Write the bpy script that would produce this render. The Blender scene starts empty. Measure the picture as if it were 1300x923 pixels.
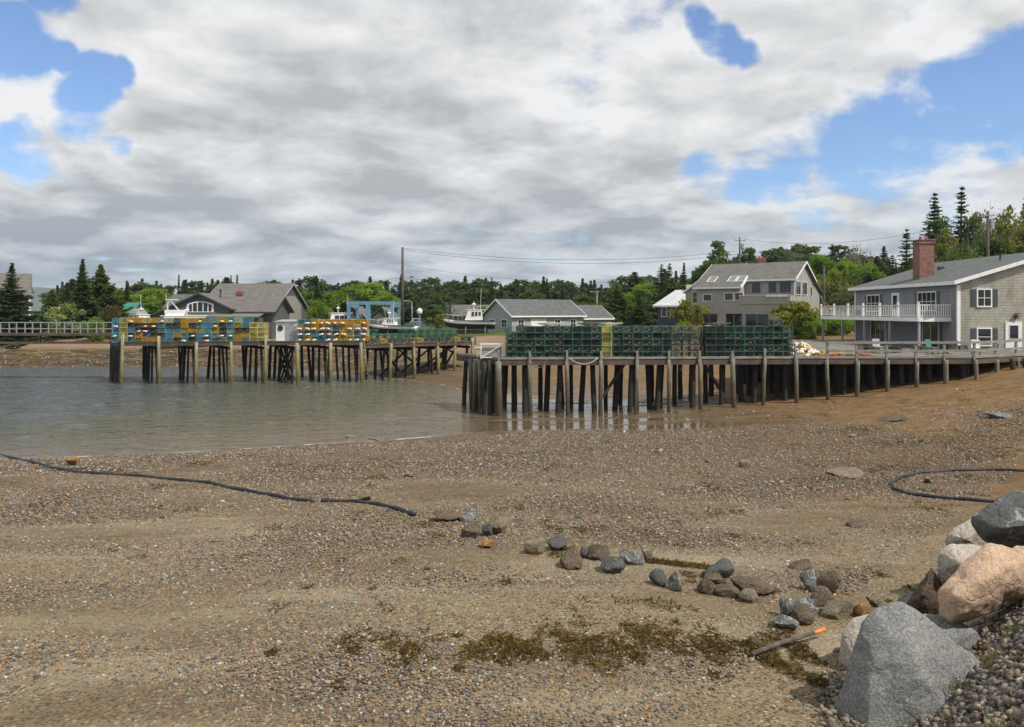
import bpy, bmesh, math, random
import numpy as np
from mathutils import Vector, Matrix, noise
random.seed(7); np.random.seed(7)
R = math.radians
S = bpy.context.scene
COL = S.collection
F, HZ, CAMZ = 1000.0, 395.0, 6.0          # focal length in photo pixels, horizon row, eye height over the water
# ------------------------------------------------------------ camera
cam = bpy.data.objects.new('camera', bpy.data.cameras.new('camera')); COL.objects.link(cam)
cam.location = (0, 0, CAMZ); cam.rotation_euler = (R(90), 0, 0)
cam.data.sensor_width = 36; cam.data.lens = 36 * F / 1300
cam.data.shift_y = -(461.5 - HZ) / 1300
cam.data.clip_start = 0.1; cam.data.clip_end = 9000
S.camera = cam
S.render.resolution_x = 1024; S.render.resolution_y = 727
S.view_settings.view_transform = 'Standard'; S.view_settings.look = 'None'
S.view_settings.exposure = 0.0; S.view_settings.gamma = 1; S.view_settings.use_curve_mapping = False
# ------------------------------------------------------------ sun
SUN_EL, SUN_AZ = 52.0, 128.0              # azimuth clockwise from +Y: behind the camera on the right
sun = bpy.data.objects.new('sun', bpy.data.lights.new('sun', 'SUN')); COL.objects.link(sun)
sun.data.energy = 4.4; sun.data.angle = R(0.6); sun.data.color = (1.0, 0.94, 0.84)
_d = Vector((math.sin(R(SUN_AZ)) * math.cos(R(SUN_EL)), math.cos(R(SUN_AZ)) * math.cos(R(SUN_EL)), math.sin(R(SUN_EL))))
sun.rotation_euler = _d.to_track_quat('Z', 'Y').to_euler()
sun.location = (0, 0, 60)
# ------------------------------------------------------------ node helpers
class NT:
    def __init__(s, nt): s.nt = nt; s.n = nt.nodes; s.l = nt.links
    def new(s, t, **kw):
        nd = s.n.new(t)
        for k, v in kw.items(): setattr(nd, k, v)
        return nd
    def put(s, sock, v):
        if isinstance(v, bpy.types.NodeSocket): s.l.new(v, sock)
        elif v is not None:
            if sock.type == 'RGBA' and hasattr(v, '__len__') and len(v) == 3: v = (*v, 1)
            sock.default_value = v
    def math(s, op, a, b=0.0, clamp=False):
        nd = s.new('ShaderNodeMath', operation=op, use_clamp=clamp); s.put(nd.inputs[0], a); s.put(nd.inputs[1], b); return nd.outputs[0]
    def vm(s, op, a, b=None, scale=None):
        nd = s.new('ShaderNodeVectorMath', operation=op); s.put(nd.inputs[0], a)
        if b is not None: s.put(nd.inputs[1], b)
        if scale is not None: s.put(nd.inputs[3], scale)
        return nd.outputs['Value'] if op in ('DOT_PRODUCT', 'LENGTH') else nd.outputs[0]
    def rng(s, v, a, b, c=0.0, d=1.0, smooth=True):
        nd = s.new('ShaderNodeMapRange', interpolation_type='SMOOTHSTEP' if smooth else 'LINEAR')
        for i, x in enumerate((v, a, b, c, d)): s.put(nd.inputs[i], x)
        return nd.outputs[0]
    def mix(s, f, a, b, blend='MIX'):
        nd = s.new('ShaderNodeMix', data_type='RGBA', blend_type=blend)
        s.put(nd.inputs[0], f); s.put(nd.inputs[6], a); s.put(nd.inputs[7], b); return nd.outputs[2]
    def noise(s, vec, scale, detail=3, rough=0.55, dist=0.0):
        nd = s.new('ShaderNodeTexNoise'); s.put(nd.inputs['Vector'], vec)
        nd.inputs['Scale'].default_value = scale; nd.inputs['Detail'].default_value = detail
        nd.inputs['Roughness'].default_value = rough; nd.inputs['Distortion'].default_value = dist
        return nd.outputs['Fac']
    def noise_c(s, vec, scale, detail=3):
        nd = s.new('ShaderNodeTexNoise'); s.put(nd.inputs['Vector'], vec); nd.inputs['Scale'].default_value = scale; nd.inputs['Detail'].default_value = detail; return nd.outputs['Color']
    def vor(s, vec, scale, feature='F1', rand=1.0):
        nd = s.new('ShaderNodeTexVoronoi', feature=feature); s.put(nd.inputs['Vector'], vec); nd.inputs['Scale'].default_value = scale
        nd.inputs['Randomness'].default_value = rand
        return nd
    def ramp(s, f, stops, mode='LINEAR'):
        nd = s.new('ShaderNodeValToRGB'); s.put(nd.inputs[0], f); cr = nd.color_ramp; cr.interpolation = mode
        while len(cr.elements) < len(stops): cr.elements.new(0.5)
        for e, (p, c) in zip(cr.elements, stops):
            e.position = p; e.color = (*c, 1) if len(c) == 3 else c
        return nd.outputs[0]
    def sep(s, v):
        nd = s.new('ShaderNodeSeparateXYZ'); s.put(nd.inputs[0], v); return nd.outputs
    def comb(s, x=0.0, y=0.0, z=0.0):
        nd = s.new('ShaderNodeCombineXYZ'); s.put(nd.inputs[0], x); s.put(nd.inputs[1], y); s.put(nd.inputs[2], z); return nd.outputs[0]
    def attr(s, name):
        return s.new('ShaderNodeAttribute', attribute_name=name).outputs
    def bump(s, h, strength=0.5, dist=0.02, normal=None):
        nd = s.new('ShaderNodeBump'); s.put(nd.inputs['Height'], h); s.put(nd.inputs['Strength'], strength); nd.inputs['Distance'].default_value = dist
        if normal is not None: s.put(nd.inputs['Normal'], normal)
        return nd.outputs[0]
# ------------------------------------------------------------ sky
def pixdir(px, py):
    return Vector(((px - 650) / F, 1.0, (HZ - py) / F)).normalized()
W = bpy.data.worlds.new('World'); S.world = W; W.use_nodes = True
def build_sky():
    t = NT(W.node_tree); t.n.clear()
    out = t.new('ShaderNodeOutputWorld'); bg = t.new('ShaderNodeBackground'); t.l.new(bg.outputs[0], out.inputs[0])
    STR = 0.1
    bg.inputs[1].default_value = STR
    sky = t.new('ShaderNodeTexSky', sky_type='NISHITA', sun_disc=False)
    sky.sun_elevation = R(SUN_EL); sky.sun_rotation = R(SUN_AZ); sky.air_density = 1.0; sky.dust_density = 0.4; sky.ozone_density = 2.0
    d = t.new('ShaderNodeTexCoord').outputs['Generated']
    z = t.sep(d)[2]
    def field(dv):
        x_, y_, z_ = t.sep(dv); zz = t.math('ADD', t.math('MAXIMUM', z_, 0.0), 0.17)
        p = t.comb(t.math('DIVIDE', x_, zz), t.math('DIVIDE', y_, zz), 3.1)
        big = t.noise(p, 0.75, 3, 0.5, 0.2); lump = t.noise(t.vm('ADD', p, (7.1, 2.3, 1.0)), 3.0, 9, 0.55, 0.2)
        return t.math('ADD', t.math('MULTIPLY', big, 0.45), t.math('MULTIPLY', lump, 0.55)), big
    f0, big0 = field(d)
    f1, _b = field(t.vm('NORMALIZE', t.vm('ADD', d, (0.012, 0.0, 0.030))))
    fine = t.noise(d, 11.0, 7, 0.6, 0.35)
    # holes where the blue shows, each a direction in the sky
    holes = [(5, 55, 17, 1), (25, 80, 15, .95), (75, 86, 9, .8), (108, 98, 10, .9), (138, 104, 9, .8), (106, 134, 15, .95), (112, 165, 14, .95), (150, 180, 8, .7), (45, 190, 14, 1), (58, 218, 18, 1), (85, 232, 11, .8), (45, 0, 14, .7),
             (896, 42, 14, .85), (918, 50, 14, .85), (940, 62, 11, .75), (1250, 118, 32, 1), (1215, 140, 34, 1), (1170, 168, 36, 1), (1120, 185, 32, 1), (1075, 190, 26, 1), (1030, 180, 20, .8), (985, 205, 26, .9), (940, 217, 20, .9), (895, 213, 18, .8), (1085, 110, 10, .4),
             (1300, 100, 36, 1), (1290, 160, 24, .8), (1040, 240, 26, .6), (1190, 240, 26, .5)]
    hs = 0.0
    dw = t.vm('NORMALIZE', t.vm('ADD', d, t.vm('SCALE', t.vm('SUBTRACT', t.noise_c(d, 5.5, 5), (0.5, 0.5, 0.5)), scale=0.09)))
    for (hx, hy, r, s) in holes:
        dv = pixdir(hx, hy); c0 = math.cos(r * 2.45 / F); c1 = math.cos(r * 0.1 / F)
        v = t.rng(t.vm('DOT_PRODUCT', dw, tuple(dv)), c0, c1, 0.0, s)
        hs = t.math('MAXIMUM', hs, v) if not isinstance(hs, float) else v
    dens = t.math('ADD', t.math('MULTIPLY', t.math('SUBTRACT', f0, 0.5), 2.3), t.math('MULTIPLY', t.math('SUBTRACT', fine, 0.5), 1.3))
    dens = t.math('ADD', dens, t.math('SUBTRACT', 0.42, t.math('MULTIPLY', hs, 0.70)))
    cover = t.math('POWER', t.rng(dens, -0.20, 0.26), 0.8)
    relief = t.math('MULTIPLY', t.math('SUBTRACT', f0, f1), 6.2)
    thick = t.rng(dens, 0.15, 0.75)
    shade = t.math('ADD', 0.62, relief); shade = t.math('SUBTRACT', shade, t.math('MULTIPLY', thick, 0.42)); shade = t.math('ADD', shade, t.math('MULTIPLY', t.math('SUBTRACT', big0, 0.5), -1.5))
    shade = t.math('ADD', shade, t.math('MULTIPLY', t.math('SUBTRACT', fine, 0.5), 0.35))
    for (bx, by, r, s_) in [(430, 110, 120, -.34), (620, 85, 130, -.26), (300, 195, 110, -.2), (760, 235, 110, -.22), (540, 270, 120, -.2), (1040, 60, 100, -.2), (90, 300, 130, -.22), (860, 20, 90, -.12), (700, 190, 60, -.15),
                           (290, 30, 90, .24), (480, 15, 80, .22), (210, 85, 60, .22), (690, 85, 45, .22), (740, 105, 70, .26), (30, 125, 45, .3), (20, 215, 40, .3), (820, 165, 80, .16), (1130, 60, 90, .16), (1190, 205, 60, .25), (600, 185, 70, .2), (360, 215, 60, .15), (1000, 265, 60, .2)]:
        dv = pixdir(bx, by); shade = t.math('ADD', shade, t.rng(t.vm('DOT_PRODUCT', dw, tuple(dv)), math.cos(r * 1.3 / F), 1.0, 0.0, s_))
    light = t.rng(shade, -0.22, 1.0, smooth=False)
    k = 1.0 / STR
    low = t.rng(z, 0.0, 0.22)
    dark = t.mix(low, (0.32 * k, 0.38 * k, 0.45 * k), (0.49 * k, 0.505 * k, 0.52 * k))
    brite = t.mix(low, (0.68 * k, 0.72 * k, 0.75 * k), (0.88 * k, 0.89 * k, 0.90 * k))
    cl = t.mix(light, dark, brite)
    blue = t.mix(1.0, sky.outputs[0], (1.15, 1.32, 1.58), 'MULTIPLY')
    t.put(bg.inputs[0], t.mix(t.math('ADD', 0.04, t.math('MULTIPLY', cover, 0.96)), blue, cl))
build_sky()
# ------------------------------------------------------------ materials
MATS = {}
def pbr(name):
    m = bpy.data.materials.new(name); m.use_nodes = True; t = NT(m.node_tree)
    b = t.n['Principled BSDF']; MATS[name] = m
    return m, t, b
def mat(name, c1, c2=None, scale=4, rough=0.8, bump=0.0, bscale=None, bdist=0.02, metal=0.0, stretch=None, detail=4, lo=0.35, hi=0.65, world=False, spec=None, speck=None):
    m, t, b = pbr(name)
    v = t.new('ShaderNodeNewGeometry').outputs['Position'] if world else t.new('ShaderNodeTexCoord').outputs['Object']
    if stretch: v = t.vm('MULTIPLY', v, stretch)
    c2 = c2 or tuple(x * 0.8 for x in c1)
    col = t.mix(t.rng(t.noise(v, scale, detail), lo, hi), c1, c2)
    if speck: col = t.mix(t.rng(t.noise(v, speck[0], 2), speck[2], speck[2] + 0.08), col, speck[1])
    t.put(b.inputs['Base Color'], col); b.inputs['Roughness'].default_value = rough; b.inputs['Metallic'].default_value = metal
    if spec is not None: b.inputs['Specular IOR Level'].default_value = spec
    if bump: t.put(b.inputs['Normal'], t.bump(t.noise(v, bscale or scale * 3, 5), bump, bdist))
    return m
def wavemat(name, c1, c2, period, axis='Z', rough=0.8, depth=0.5, weather=None, vert=0.0, dist=0.02):
    """siding / shingles: horizontal courses, optional vertical joints, with weathering"""
    m, t, b = pbr(name)
    p = t.new('ShaderNodeNewGeometry').outputs['Position']
    x, y, z = t.sep(p)
    c = t.math('FRACT', t.math('DIVIDE', z, period))
    course = t.math('FLOOR', t.math('DIVIDE', z, period))
    al = t.math('ADD', x, y)
    h = c
    if vert:
        cell = t.vor(t.comb(t.math('DIVIDE', al, vert), t.math('MULTIPLY', course, 7.31), 0.0), 1.0)
        col = t.mix(t.math('FRACT', t.math('MULTIPLY', t.sep(cell.outputs['Color'])[0], 3.1)), c1, c2)
    else:
        col = t.mix(t.noise(t.comb(t.math('MULTIPLY', al, 0.5), course, 0.0), 1.3, 3), c1, c2)
    if weather: col = t.mix(t.math('MULTIPLY', t.rng(t.noise(t.vm('MULTIPLY', p, (0.7, 0.7, 0.25)), 1.5, 6), 0.45, 0.7), 0.7), col, weather)
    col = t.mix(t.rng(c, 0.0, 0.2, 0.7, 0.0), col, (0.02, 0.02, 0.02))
    t.put(b.inputs['Base Color'], col); b.inputs['Roughness'].default_value = rough
    t.put(b.inputs['Normal'], t.bump(h, depth, dist))
    return m
mat('white_paint', (0.78, 0.78, 0.76), (0.66, 0.66, 0.64), 3, 0.5)
mat('white_trim', (0.80, 0.80, 0.79), (0.70, 0.70, 0.69), 2, 0.55)
mat('dark_trim', (0.035, 0.038, 0.042), (0.05, 0.05, 0.055), 4, 0.6)
mat('shutter_paint', (0.05, 0.065, 0.075), (0.07, 0.085, 0.095), 9, 0.6)
mat('asphalt_shingle', (0.07, 0.08, 0.08), (0.11, 0.12, 0.118), 2.2, 0.9, 0.6, 30, 0.02, speck=(60, (0.15, 0.16, 0.155), 0.6))
mat('brown_shingle', (0.095, 0.09, 0.083), (0.135, 0.128, 0.118), 1.5, 0.9, 0.5, 30, 0.02, speck=(50, (0.22, 0.21, 0.2), 0.6))
mat('lichen_shingle', (0.13, 0.14, 0.125), (0.15, 0.185, 0.13), 0.35, 0.9, 0.5, 30, 0.02)
mat('pale_metal_roof', (0.55, 0.56, 0.56), (0.42, 0.44, 0.45), 0.8, 0.5)
wavemat('grey_siding', (0.32, 0.315, 0.295), (0.37, 0.36, 0.34), 0.16, depth=0.35, weather=(0.28, 0.275, 0.26))
wavemat('pale_siding', (0.33, 0.35, 0.37), (0.38, 0.40, 0.415), 0.2, depth=0.35)
wavemat('dark_siding', (0.085, 0.088, 0.095), (0.11, 0.112, 0.118), 0.2, depth=0.35, weather=(0.07, 0.07, 0.075))
wavemat('beige_siding', (0.27, 0.26, 0.235), (0.31, 0.30, 0.27), 0.2, depth=0.35)
wavemat('blue_grey_siding', (0.20, 0.222, 0.255), (0.25, 0.268, 0.295), 0.17, depth=0.4, weather=(0.19, 0.205, 0.215))
wavemat('cedar_shingle', (0.34, 0.33, 0.28), (0.45, 0.44, 0.38), 0.2, depth=0.9, weather=(0.25, 0.225, 0.18), vert=0.16)
wavemat('navy_siding', (0.05, 0.055, 0.085), (0.065, 0.07, 0.1), 0.2, depth=0.3)
mat('blue_frame', (0.10, 0.22, 0.33), (0.14, 0.27, 0.37), 2, 0.5)
mat('galvanised', (0.42, 0.43, 0.44), (0.32, 0.33, 0.34), 5, 0.45, metal=0.4)
mat('black_rubber', (0.010, 0.011, 0.016), (0.022, 0.023, 0.03), 6, 0.6)
mat('car_paint', (0.14, 0.2, 0.36), (0.16, 0.22, 0.4), 1, 0.3)
mat('green_canvas', (0.03, 0.17, 0.125), (0.04, 0.20, 0.145), 2, 0.7)
mat('grey_canvas', (0.25, 0.26, 0.24), (0.33, 0.33, 0.3), 2, 0.8)
mat('cream_box', (0.52, 0.47, 0.36), (0.44, 0.40, 0.31), 2, 0.6)
m, t, b = pbr('window_glass')
b.inputs['Base Color'].default_value = (0.018, 0.022, 0.025, 1); b.inputs['Roughness'].default_value = 0.08; b.inputs['Specular IOR Level'].default_value = 0.6
m, t, b = pbr('skylight_glass')
b.inputs['Base Color'].default_value = (0.12, 0.17, 0.16, 1); b.inputs['Roughness'].default_value = 0.12; b.inputs['Specular IOR Level'].default_value = 0.9
# brick
m, t, b = pbr('brick')
br = t.new('ShaderNodeTexBrick'); P_ = t.new('ShaderNodeNewGeometry').outputs['Position']; x, y, z = t.sep(P_)
t.put(br.inputs['Vector'], t.comb(t.math('ADD', x, y), z, 0.0)); br.inputs['Scale'].default_value = 1.0
br.inputs['Brick Width'].default_value = 0.24; br.inputs['Row Height'].default_value = 0.085; br.inputs['Mortar Size'].default_value = 0.012
br.inputs['Color1'].default_value = (0.30, 0.065, 0.04, 1); br.inputs['Color2'].default_value = (0.06, 0.028, 0.024, 1); br.inputs['Mortar'].default_value = (0.30, 0.24, 0.20, 1)
t.put(b.inputs['Base Color'], t.mix(t.math('MULTIPLY', t.rng(t.noise(P_, 1.7, 4), 0.5, 0.75), 0.6), br.outputs['Color'], (0.07, 0.05, 0.045))); b.inputs['Roughness'].default_value = 0.9
# wood of the wharves
def pilemat(name, top, low, weed, zw, streak=(0.30, 0.10, 0.02)):
    m, t, b = pbr(name)
    p = t.new('ShaderNodeNewGeometry').outputs['Position']; x, y, z = t.sep(p)
    g = t.noise(t.vm('MULTIPLY', p, (9, 9, 0.7)), 1.6, 5)
    col = t.mix(t.rng(g, 0.35, 0.65), top, tuple(c * 0.62 for c in top))
    col = t.mix(t.rng(t.noise(t.vm('MULTIPLY', p, (5, 5, 0.5)), 1.0, 3), 0.58, 0.72, 0, 0.75), col, streak)
    zn = t.math('ADD', z, t.math('MULTIPLY', t.math('SUBTRACT', t.noise(p, 2.2, 4), 0.5), 1.6))
    col = t.mix(t.rng(zn, zw, zw - 0.9), col, low)
    col = t.mix(t.rng(zn, zw - 1.0, zw - 1.9), col, weed)
    t.put(b.inputs['Base Color'], col); b.inputs['Roughness'].default_value = 0.8
    t.put(b.inputs['Normal'], t.bump(g, 0.6, 0.02))
pilemat('ochre_pile', (0.33, 0.30, 0.19), (0.22, 0.19, 0.05), (0.10, 0.085, 0.03), 2.4)
pilemat('green_grey_pile', (0.19, 0.19, 0.15), (0.085, 0.07, 0.045), (0.055, 0.04, 0.024), 2.5)
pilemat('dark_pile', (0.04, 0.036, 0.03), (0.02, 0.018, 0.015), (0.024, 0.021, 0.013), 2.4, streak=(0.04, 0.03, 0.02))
mat('grey_plank', (0.27, 0.26, 0.235), (0.17, 0.165, 0.15), 2, 0.85, 0.5, 14, 0.01, stretch=(1, 1, 6))
mat('deck_plank', (0.25, 0.23, 0.20), (0.15, 0.135, 0.115), 1.6, 0.85, 0.5, 10, 0.01)
mat('creosote_beam', (0.06, 0.05, 0.042), (0.11, 0.075, 0.055), 1.4, 0.85, 0.4, 12, 0.02)
mat('rope_pale', (0.55, 0.52, 0.46), (0.38, 0.35, 0.3), 12, 0.9)
mat('rope_yellow', (0.62, 0.47, 0.08), (0.5, 0.36, 0.06), 12, 0.8)
mat('rope_red', (0.5, 0.08, 0.04), (0.4, 0.06, 0.04), 12, 0.8)
mat('rope_dark', (0.10, 0.085, 0.06), (0.17, 0.15, 0.11), 12, 0.9)
# ------------------------------------------------------------ mesh building
ORG = {}
def smooth(me, on=True):
    me.polygons.foreach_set('use_smooth', [on] * len(me.polygons))
def link(name, me, parent=None, loc=None):
    o = bpy.data.objects.new(name, me); COL.objects.link(o)
    if parent is not None: o.parent = parent
    if loc is not None: o.location = loc
    return o
def tag(o, label=None, cat=None, group=None, kind=None):
    if label: o['label'] = label
    if cat: o['category'] = cat
    if group: o['group'] = group
    if kind: o['kind'] = kind
    return o
def thing(name, loc, label, cat, group=None):
    o = bpy.data.objects.new(name, None); COL.objects.link(o); o.location = loc; o.empty_display_size = 0.3
    ORG[o.name] = Vector(loc)
    return tag(o, label, cat, group)
def origin_of(o):
    while o is not None:
        if o.name in ORG: return ORG[o.name]
        o = o.parent
    return Vector((0, 0, 0))
class MB:
    def __init__(s): s.v = []; s.f = []
    def add(s, vs, fs):
        k = len(s.v); s.v += [tuple(v) for v in vs]; s.f += [tuple(i + k for i in f) for f in fs]; return s
    def hexa(s, a):   # 8 corners: bottom 0-3, top 4-7
        return s.add(a, [(3, 2, 1, 0), (4, 5, 6, 7), (0, 1, 5, 4), (1, 2, 6, 5), (2, 3, 7, 6), (3, 0, 4, 7)])
    def box(s, c, d, rz=0.0):
        hx, hy, hz = d[0] / 2, d[1] / 2, d[2] / 2; cs, sn = math.cos(rz), math.sin(rz)
        a = [(c[0] + x * cs - y * sn, c[1] + x * sn + y * cs, c[2] + z) for z in (-hz, hz) for x, y in ((-hx, -hy), (hx, -hy), (hx, hy), (-hx, hy))]
        return s.hexa(a)
    def bar(s, p0, p1, w, h=None, up=(0, 0, 1)):
        h = h or w; p0, p1 = Vector(p0), Vector(p1); d = (p1 - p0).normalized(); up = Vector(up)
        if abs(d.dot(up)) > 0.98: up = Vector((0, 1, 0))
        sx = d.cross(up).normalized() * (w / 2); u = sx.cross(d).normalized() * (h / 2)
        return s.hexa([p0 - sx - u, p0 + sx - u, p1 + sx - u, p1 - sx - u, p0 - sx + u, p0 + sx + u, p1 + sx + u, p1 - sx + u])
    def cyl(s, p0, p1, r0, r1=None, n=10, wob=0.0):
        return s.tube([p0, p1], [r0, r0 if r1 is None else r1], n, wob)
    def tube(s, pts, r, n=8, wob=0.0, closed=False):
        pts = [Vector(p) for p in pts]; N = len(pts); rr = r if hasattr(r, '__len__') else [r] * N
        k = len(s.v); ref = None
        for i, p in enumerate(pts):
            d = (pts[min(i + 1, N - 1)] - pts[max(i - 1, 0)]).normalized()
            if ref is None: ref = Vector((1, 0, 0)) if abs(d.x) < 0.9 else Vector((0, 1, 0))
            a = (ref - d * ref.dot(d)).normalized(); ref = a; b = d.cross(a)
            for j in range(n):
                an = 2 * math.pi * j / n; q = rr[i] * (1 + (random.uniform(-wob, wob) if wob else 0))
                s.v.append(tuple(p + a * math.cos(an) * q + b * math.sin(an) * q))
        for i in range(N - 1):
            for j in range(n):
                a0 = k + i * n + j; a1 = k + i * n + (j + 1) % n
                s.f.append((a0, a1, a1 + n, a0 + n))
        s.f.append(tuple(k + j for j in range(n))[::-1]); s.f.append(tuple(k + (N - 1) * n + j for j in range(n)))
        return s
    def prism(s, pts, vec):
        n = len(pts); vec = Vector(vec); a = [Vector(p) for p in pts]
        fs = [tuple(range(n))[::-1], tuple(range(n, 2 * n))] + [(i, (i + 1) % n, n + (i + 1) % n, n + i) for i in range(n)]
        return s.add(a + [p + vec for p in a], fs)
    def ball(s, c, r, nu=10, nv=7):
        r = r if hasattr(r, '__len__') else (r, r, r); k = len(s.v)
        vs = [(c[0], c[1], c[2] - r[2])]
        for i in range(1, nv):
            a = math.pi * i / nv - math.pi / 2
            for j in range(nu):
                b = 2 * math.pi * j / nu; vs.append((c[0] + r[0] * math.cos(a) * math.cos(b), c[1] + r[1] * math.cos(a) * math.sin(b), c[2] + r[2] * math.sin(a)))
        vs.append((c[0], c[1], c[2] + r[2])); fs = []
        for j in range(nu): fs.append((0, 1 + (j + 1) % nu, 1 + j))
        for i in range(nv - 2):
            for j in range(nu):
                a0 = 1 + i * nu + j; a1 = 1 + i * nu + (j + 1) % nu; fs.append((a0, a1, a1 + nu, a0 + nu))
        L = len(vs) - 1
        for j in range(nu): fs.append((L, L - nu + j, L - nu + (j + 1) % nu))
        return s.add(vs, fs)
    def build(s, name, m, parent=None, sm=False, loc=None, mesh_only=False):
        org = origin_of(parent) if parent is not None else (Vector(loc) if loc is not None else Vector((0, 0, 0)))
        me = bpy.data.meshes.new(name)
        v = np.array(s.v, dtype=np.float64) - np.array(org)
        me.from_pydata([tuple(q) for q in v], [], s.f); me.materials.append(MATS[m] if isinstance(m, str) else m)
        if sm: smooth(me)
        bm = bmesh.new(); bm.from_mesh(me); bmesh.ops.recalc_face_normals(bm, faces=bm.faces); bm.to_mesh(me); bm.free()
        me.update()
        if mesh_only: return me
        return link(name, me, parent, None if parent is not None else org)
def fast_mesh(name, V, Fc, m, attrs=None, sm=False):
    """V (n,3), Fc (m,k) arrays of one face size"""
    me = bpy.data.meshes.new(name); V = np.asarray(V, np.float32); Fc = np.asarray(Fc, np.int32); n, k = Fc.shape
    me.vertices.add(len(V)); me.vertices.foreach_set('co', V.ravel())
    me.loops.add(n * k); me.loops.foreach_set('vertex_index', Fc.ravel())
    me.polygons.add(n); me.polygons.foreach_set('loop_start', np.arange(0, n * k, k, dtype=np.int32))
    if sm: me.polygons.foreach_set('use_smooth', np.ones(n, bool))
    me.materials.append(MATS[m] if isinstance(m, str) else m)
    for an, (dom, typ, val) in (attrs or {}).items():
        a = me.attributes.new(an, typ, dom)
        a.data.foreach_set('value' if typ == 'FLOAT' else 'color', np.asarray(val, np.float32).ravel())
    me.update(calc_edges=True); me.validate()
    return me
def copy_tree(o, parent=None):
    c = o.copy(); COL.objects.link(c); c.parent = parent
    for ch in o.children: copy_tree(ch, c)
    return c
ORD = ['zero', 'first', 'second', 'third', 'fourth', 'fifth', 'sixth', 'seventh', 'eighth', 'ninth', 'tenth', 'eleventh', 'twelfth', 'thirteenth',
       'fourteenth', 'fifteenth', 'sixteenth', 'seventeenth', 'eighteenth', 'nineteenth', 'twentieth', 'twenty-first', 'twenty-second', 'twenty-third', 'twenty-fourth',
       'twenty-fifth', 'twenty-sixth', 'twenty-seventh', 'twenty-eighth', 'twenty-ninth', 'thirtieth']
# ------------------------------------------------------------ terrain
def zpx(py, Y): return CAMZ - (py - HZ) * Y / F
def wpt(px, py, Y): return Vector(((px - 650) * Y / F, Y, zpx(py, Y)))
CP = []
def cp(px, py, Y=None, z=None):
    if z is not None and Y is None: Y = (CAMZ - z) * F / (py - HZ)
    if z is None: z = zpx(py, Y)
    CP.append(((px - 650) * Y / F, Y, z))
def cx(X, Y, z): CP.append((X, Y, z))
for px, py in ((-250, 592), (0, 583), (150, 578), (300, 571), (450, 562), (540, 555), (600, 549)): cp(px, py, z=0.0)
for px, py in ((612, 540), (620, 520), (600, 500), (565, 489), (500, 480), (430, 473), (300, 467), (150, 465), (0, 466), (-250, 466)): cp(px, py, z=0.0)
for X, Y, z in ((-25, 50, -1.6), (-45, 60, -1.8), (-15, 58, -0.9), (-8, 52, -0.5), (-30, 72, -1.0), (-60, 75, -1), (-15, 42, -.45), (-30, 40, -0.6), (-60, 45, -1.6), (-90, 60, -2)): cx(X, Y, z)
for X in (-22, -12, -5, 0): 
    for Y in (28, 22, 15, 9): cx(X, Y, 0.068 * (35 - Y) + 0.002 * X)
cx(-40, 20, 0.8); cx(-45, 10, 1.4); cx(-1, 33, 0.16); cx(-10, 32, 0.24); cx(3, 36, 0.07); cx(5, 25, 0.5); cx(5, 18, 1.0); cx(6, 12, 1.45)
cx(1, 41, 0.04); cx(4, 43, 0.05); cx(0, 46, 0.02); cx(5, 46, 0.03); cx(9, 45.5, 0.17); cx(2, 50, 0.03); cx(8, 50, 0.12); cx(-1.5, 52, .05)
for px, py in ((886, 517), (928, 515.6), (969, 513.5), (1008, 510.8), (1047, 507.5), (1086, 503), (1124, 496), (1161, 492), (1197, 487), (1235, 483), (1262, 479), (1290, 475), (1340, 470)): cp(px, py, 46.3)
cp(1300, 520, 37); cp(1300, 600, 27); cp(1150, 620, 25.3); cp(1000, 560, 35.5); cp(1150, 540, 37); cp(850, 545, 39.5); cx(16, 20, 1.2); cx(28, 20, 1.7); cx(50, 35, 2.6); cx(50, 20, 2.6)
cx(3, 56, 0.45); cx(3, 65, 0.85); cx(-2, 70, 0.7); cx(-6, 76, 0.8); cx(12, 56, 0.8); cx(14, 66, 1.3); cx(8, 78, 1.7); cx(22, 56, 1.7); cx(30, 56, 2.6); cx(36, 58, 2.95); cx(30, 70, 2.9); cx(22, 70, 2.3); cx(45, 60, 3.1)
for X in (-90, -70, -55, -42, -30, -18): cx(X, 90 if X > -20 else 91, 1.25); cx(X, 101, 2.5)
cx(-8, 92, 2.3); cx(-8, 100, 3.0); cx(5, 90, 2.8); cx(20, 85, 3.1)
for X in (-120, -80, -50, -20, 0, 25, 50, 80): cx(X, 115, 3.0 + (0.3 if X > 10 else 0)); cx(X * 1.3, 150, 3.1)
CPA = np.array(CP)
def _tps():
    P = CPA[:, :2] / 20.0; n = len(P)
    d = np.linalg.norm(P[:, None] - P[None], axis=2); K = np.where(d > 0, d * d * np.log(d + 1e-12), 0) + np.eye(n) * 0.004
    A = np.zeros((n + 3, n + 3)); A[:n, :n] = K; A[:n, n] = 1; A[:n, n + 1:] = P; A[n, :n] = 1; A[n + 1:, :n] = P.T
    return P, np.linalg.solve(A, np.concatenate([CPA[:, 2], np.zeros(3)]))
TP, TW = _tps()
def sstep(a, b, x):
    t = np.clip((x - a) / (b - a), 0, 1); return t * t * (3 - 2 * t)
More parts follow.
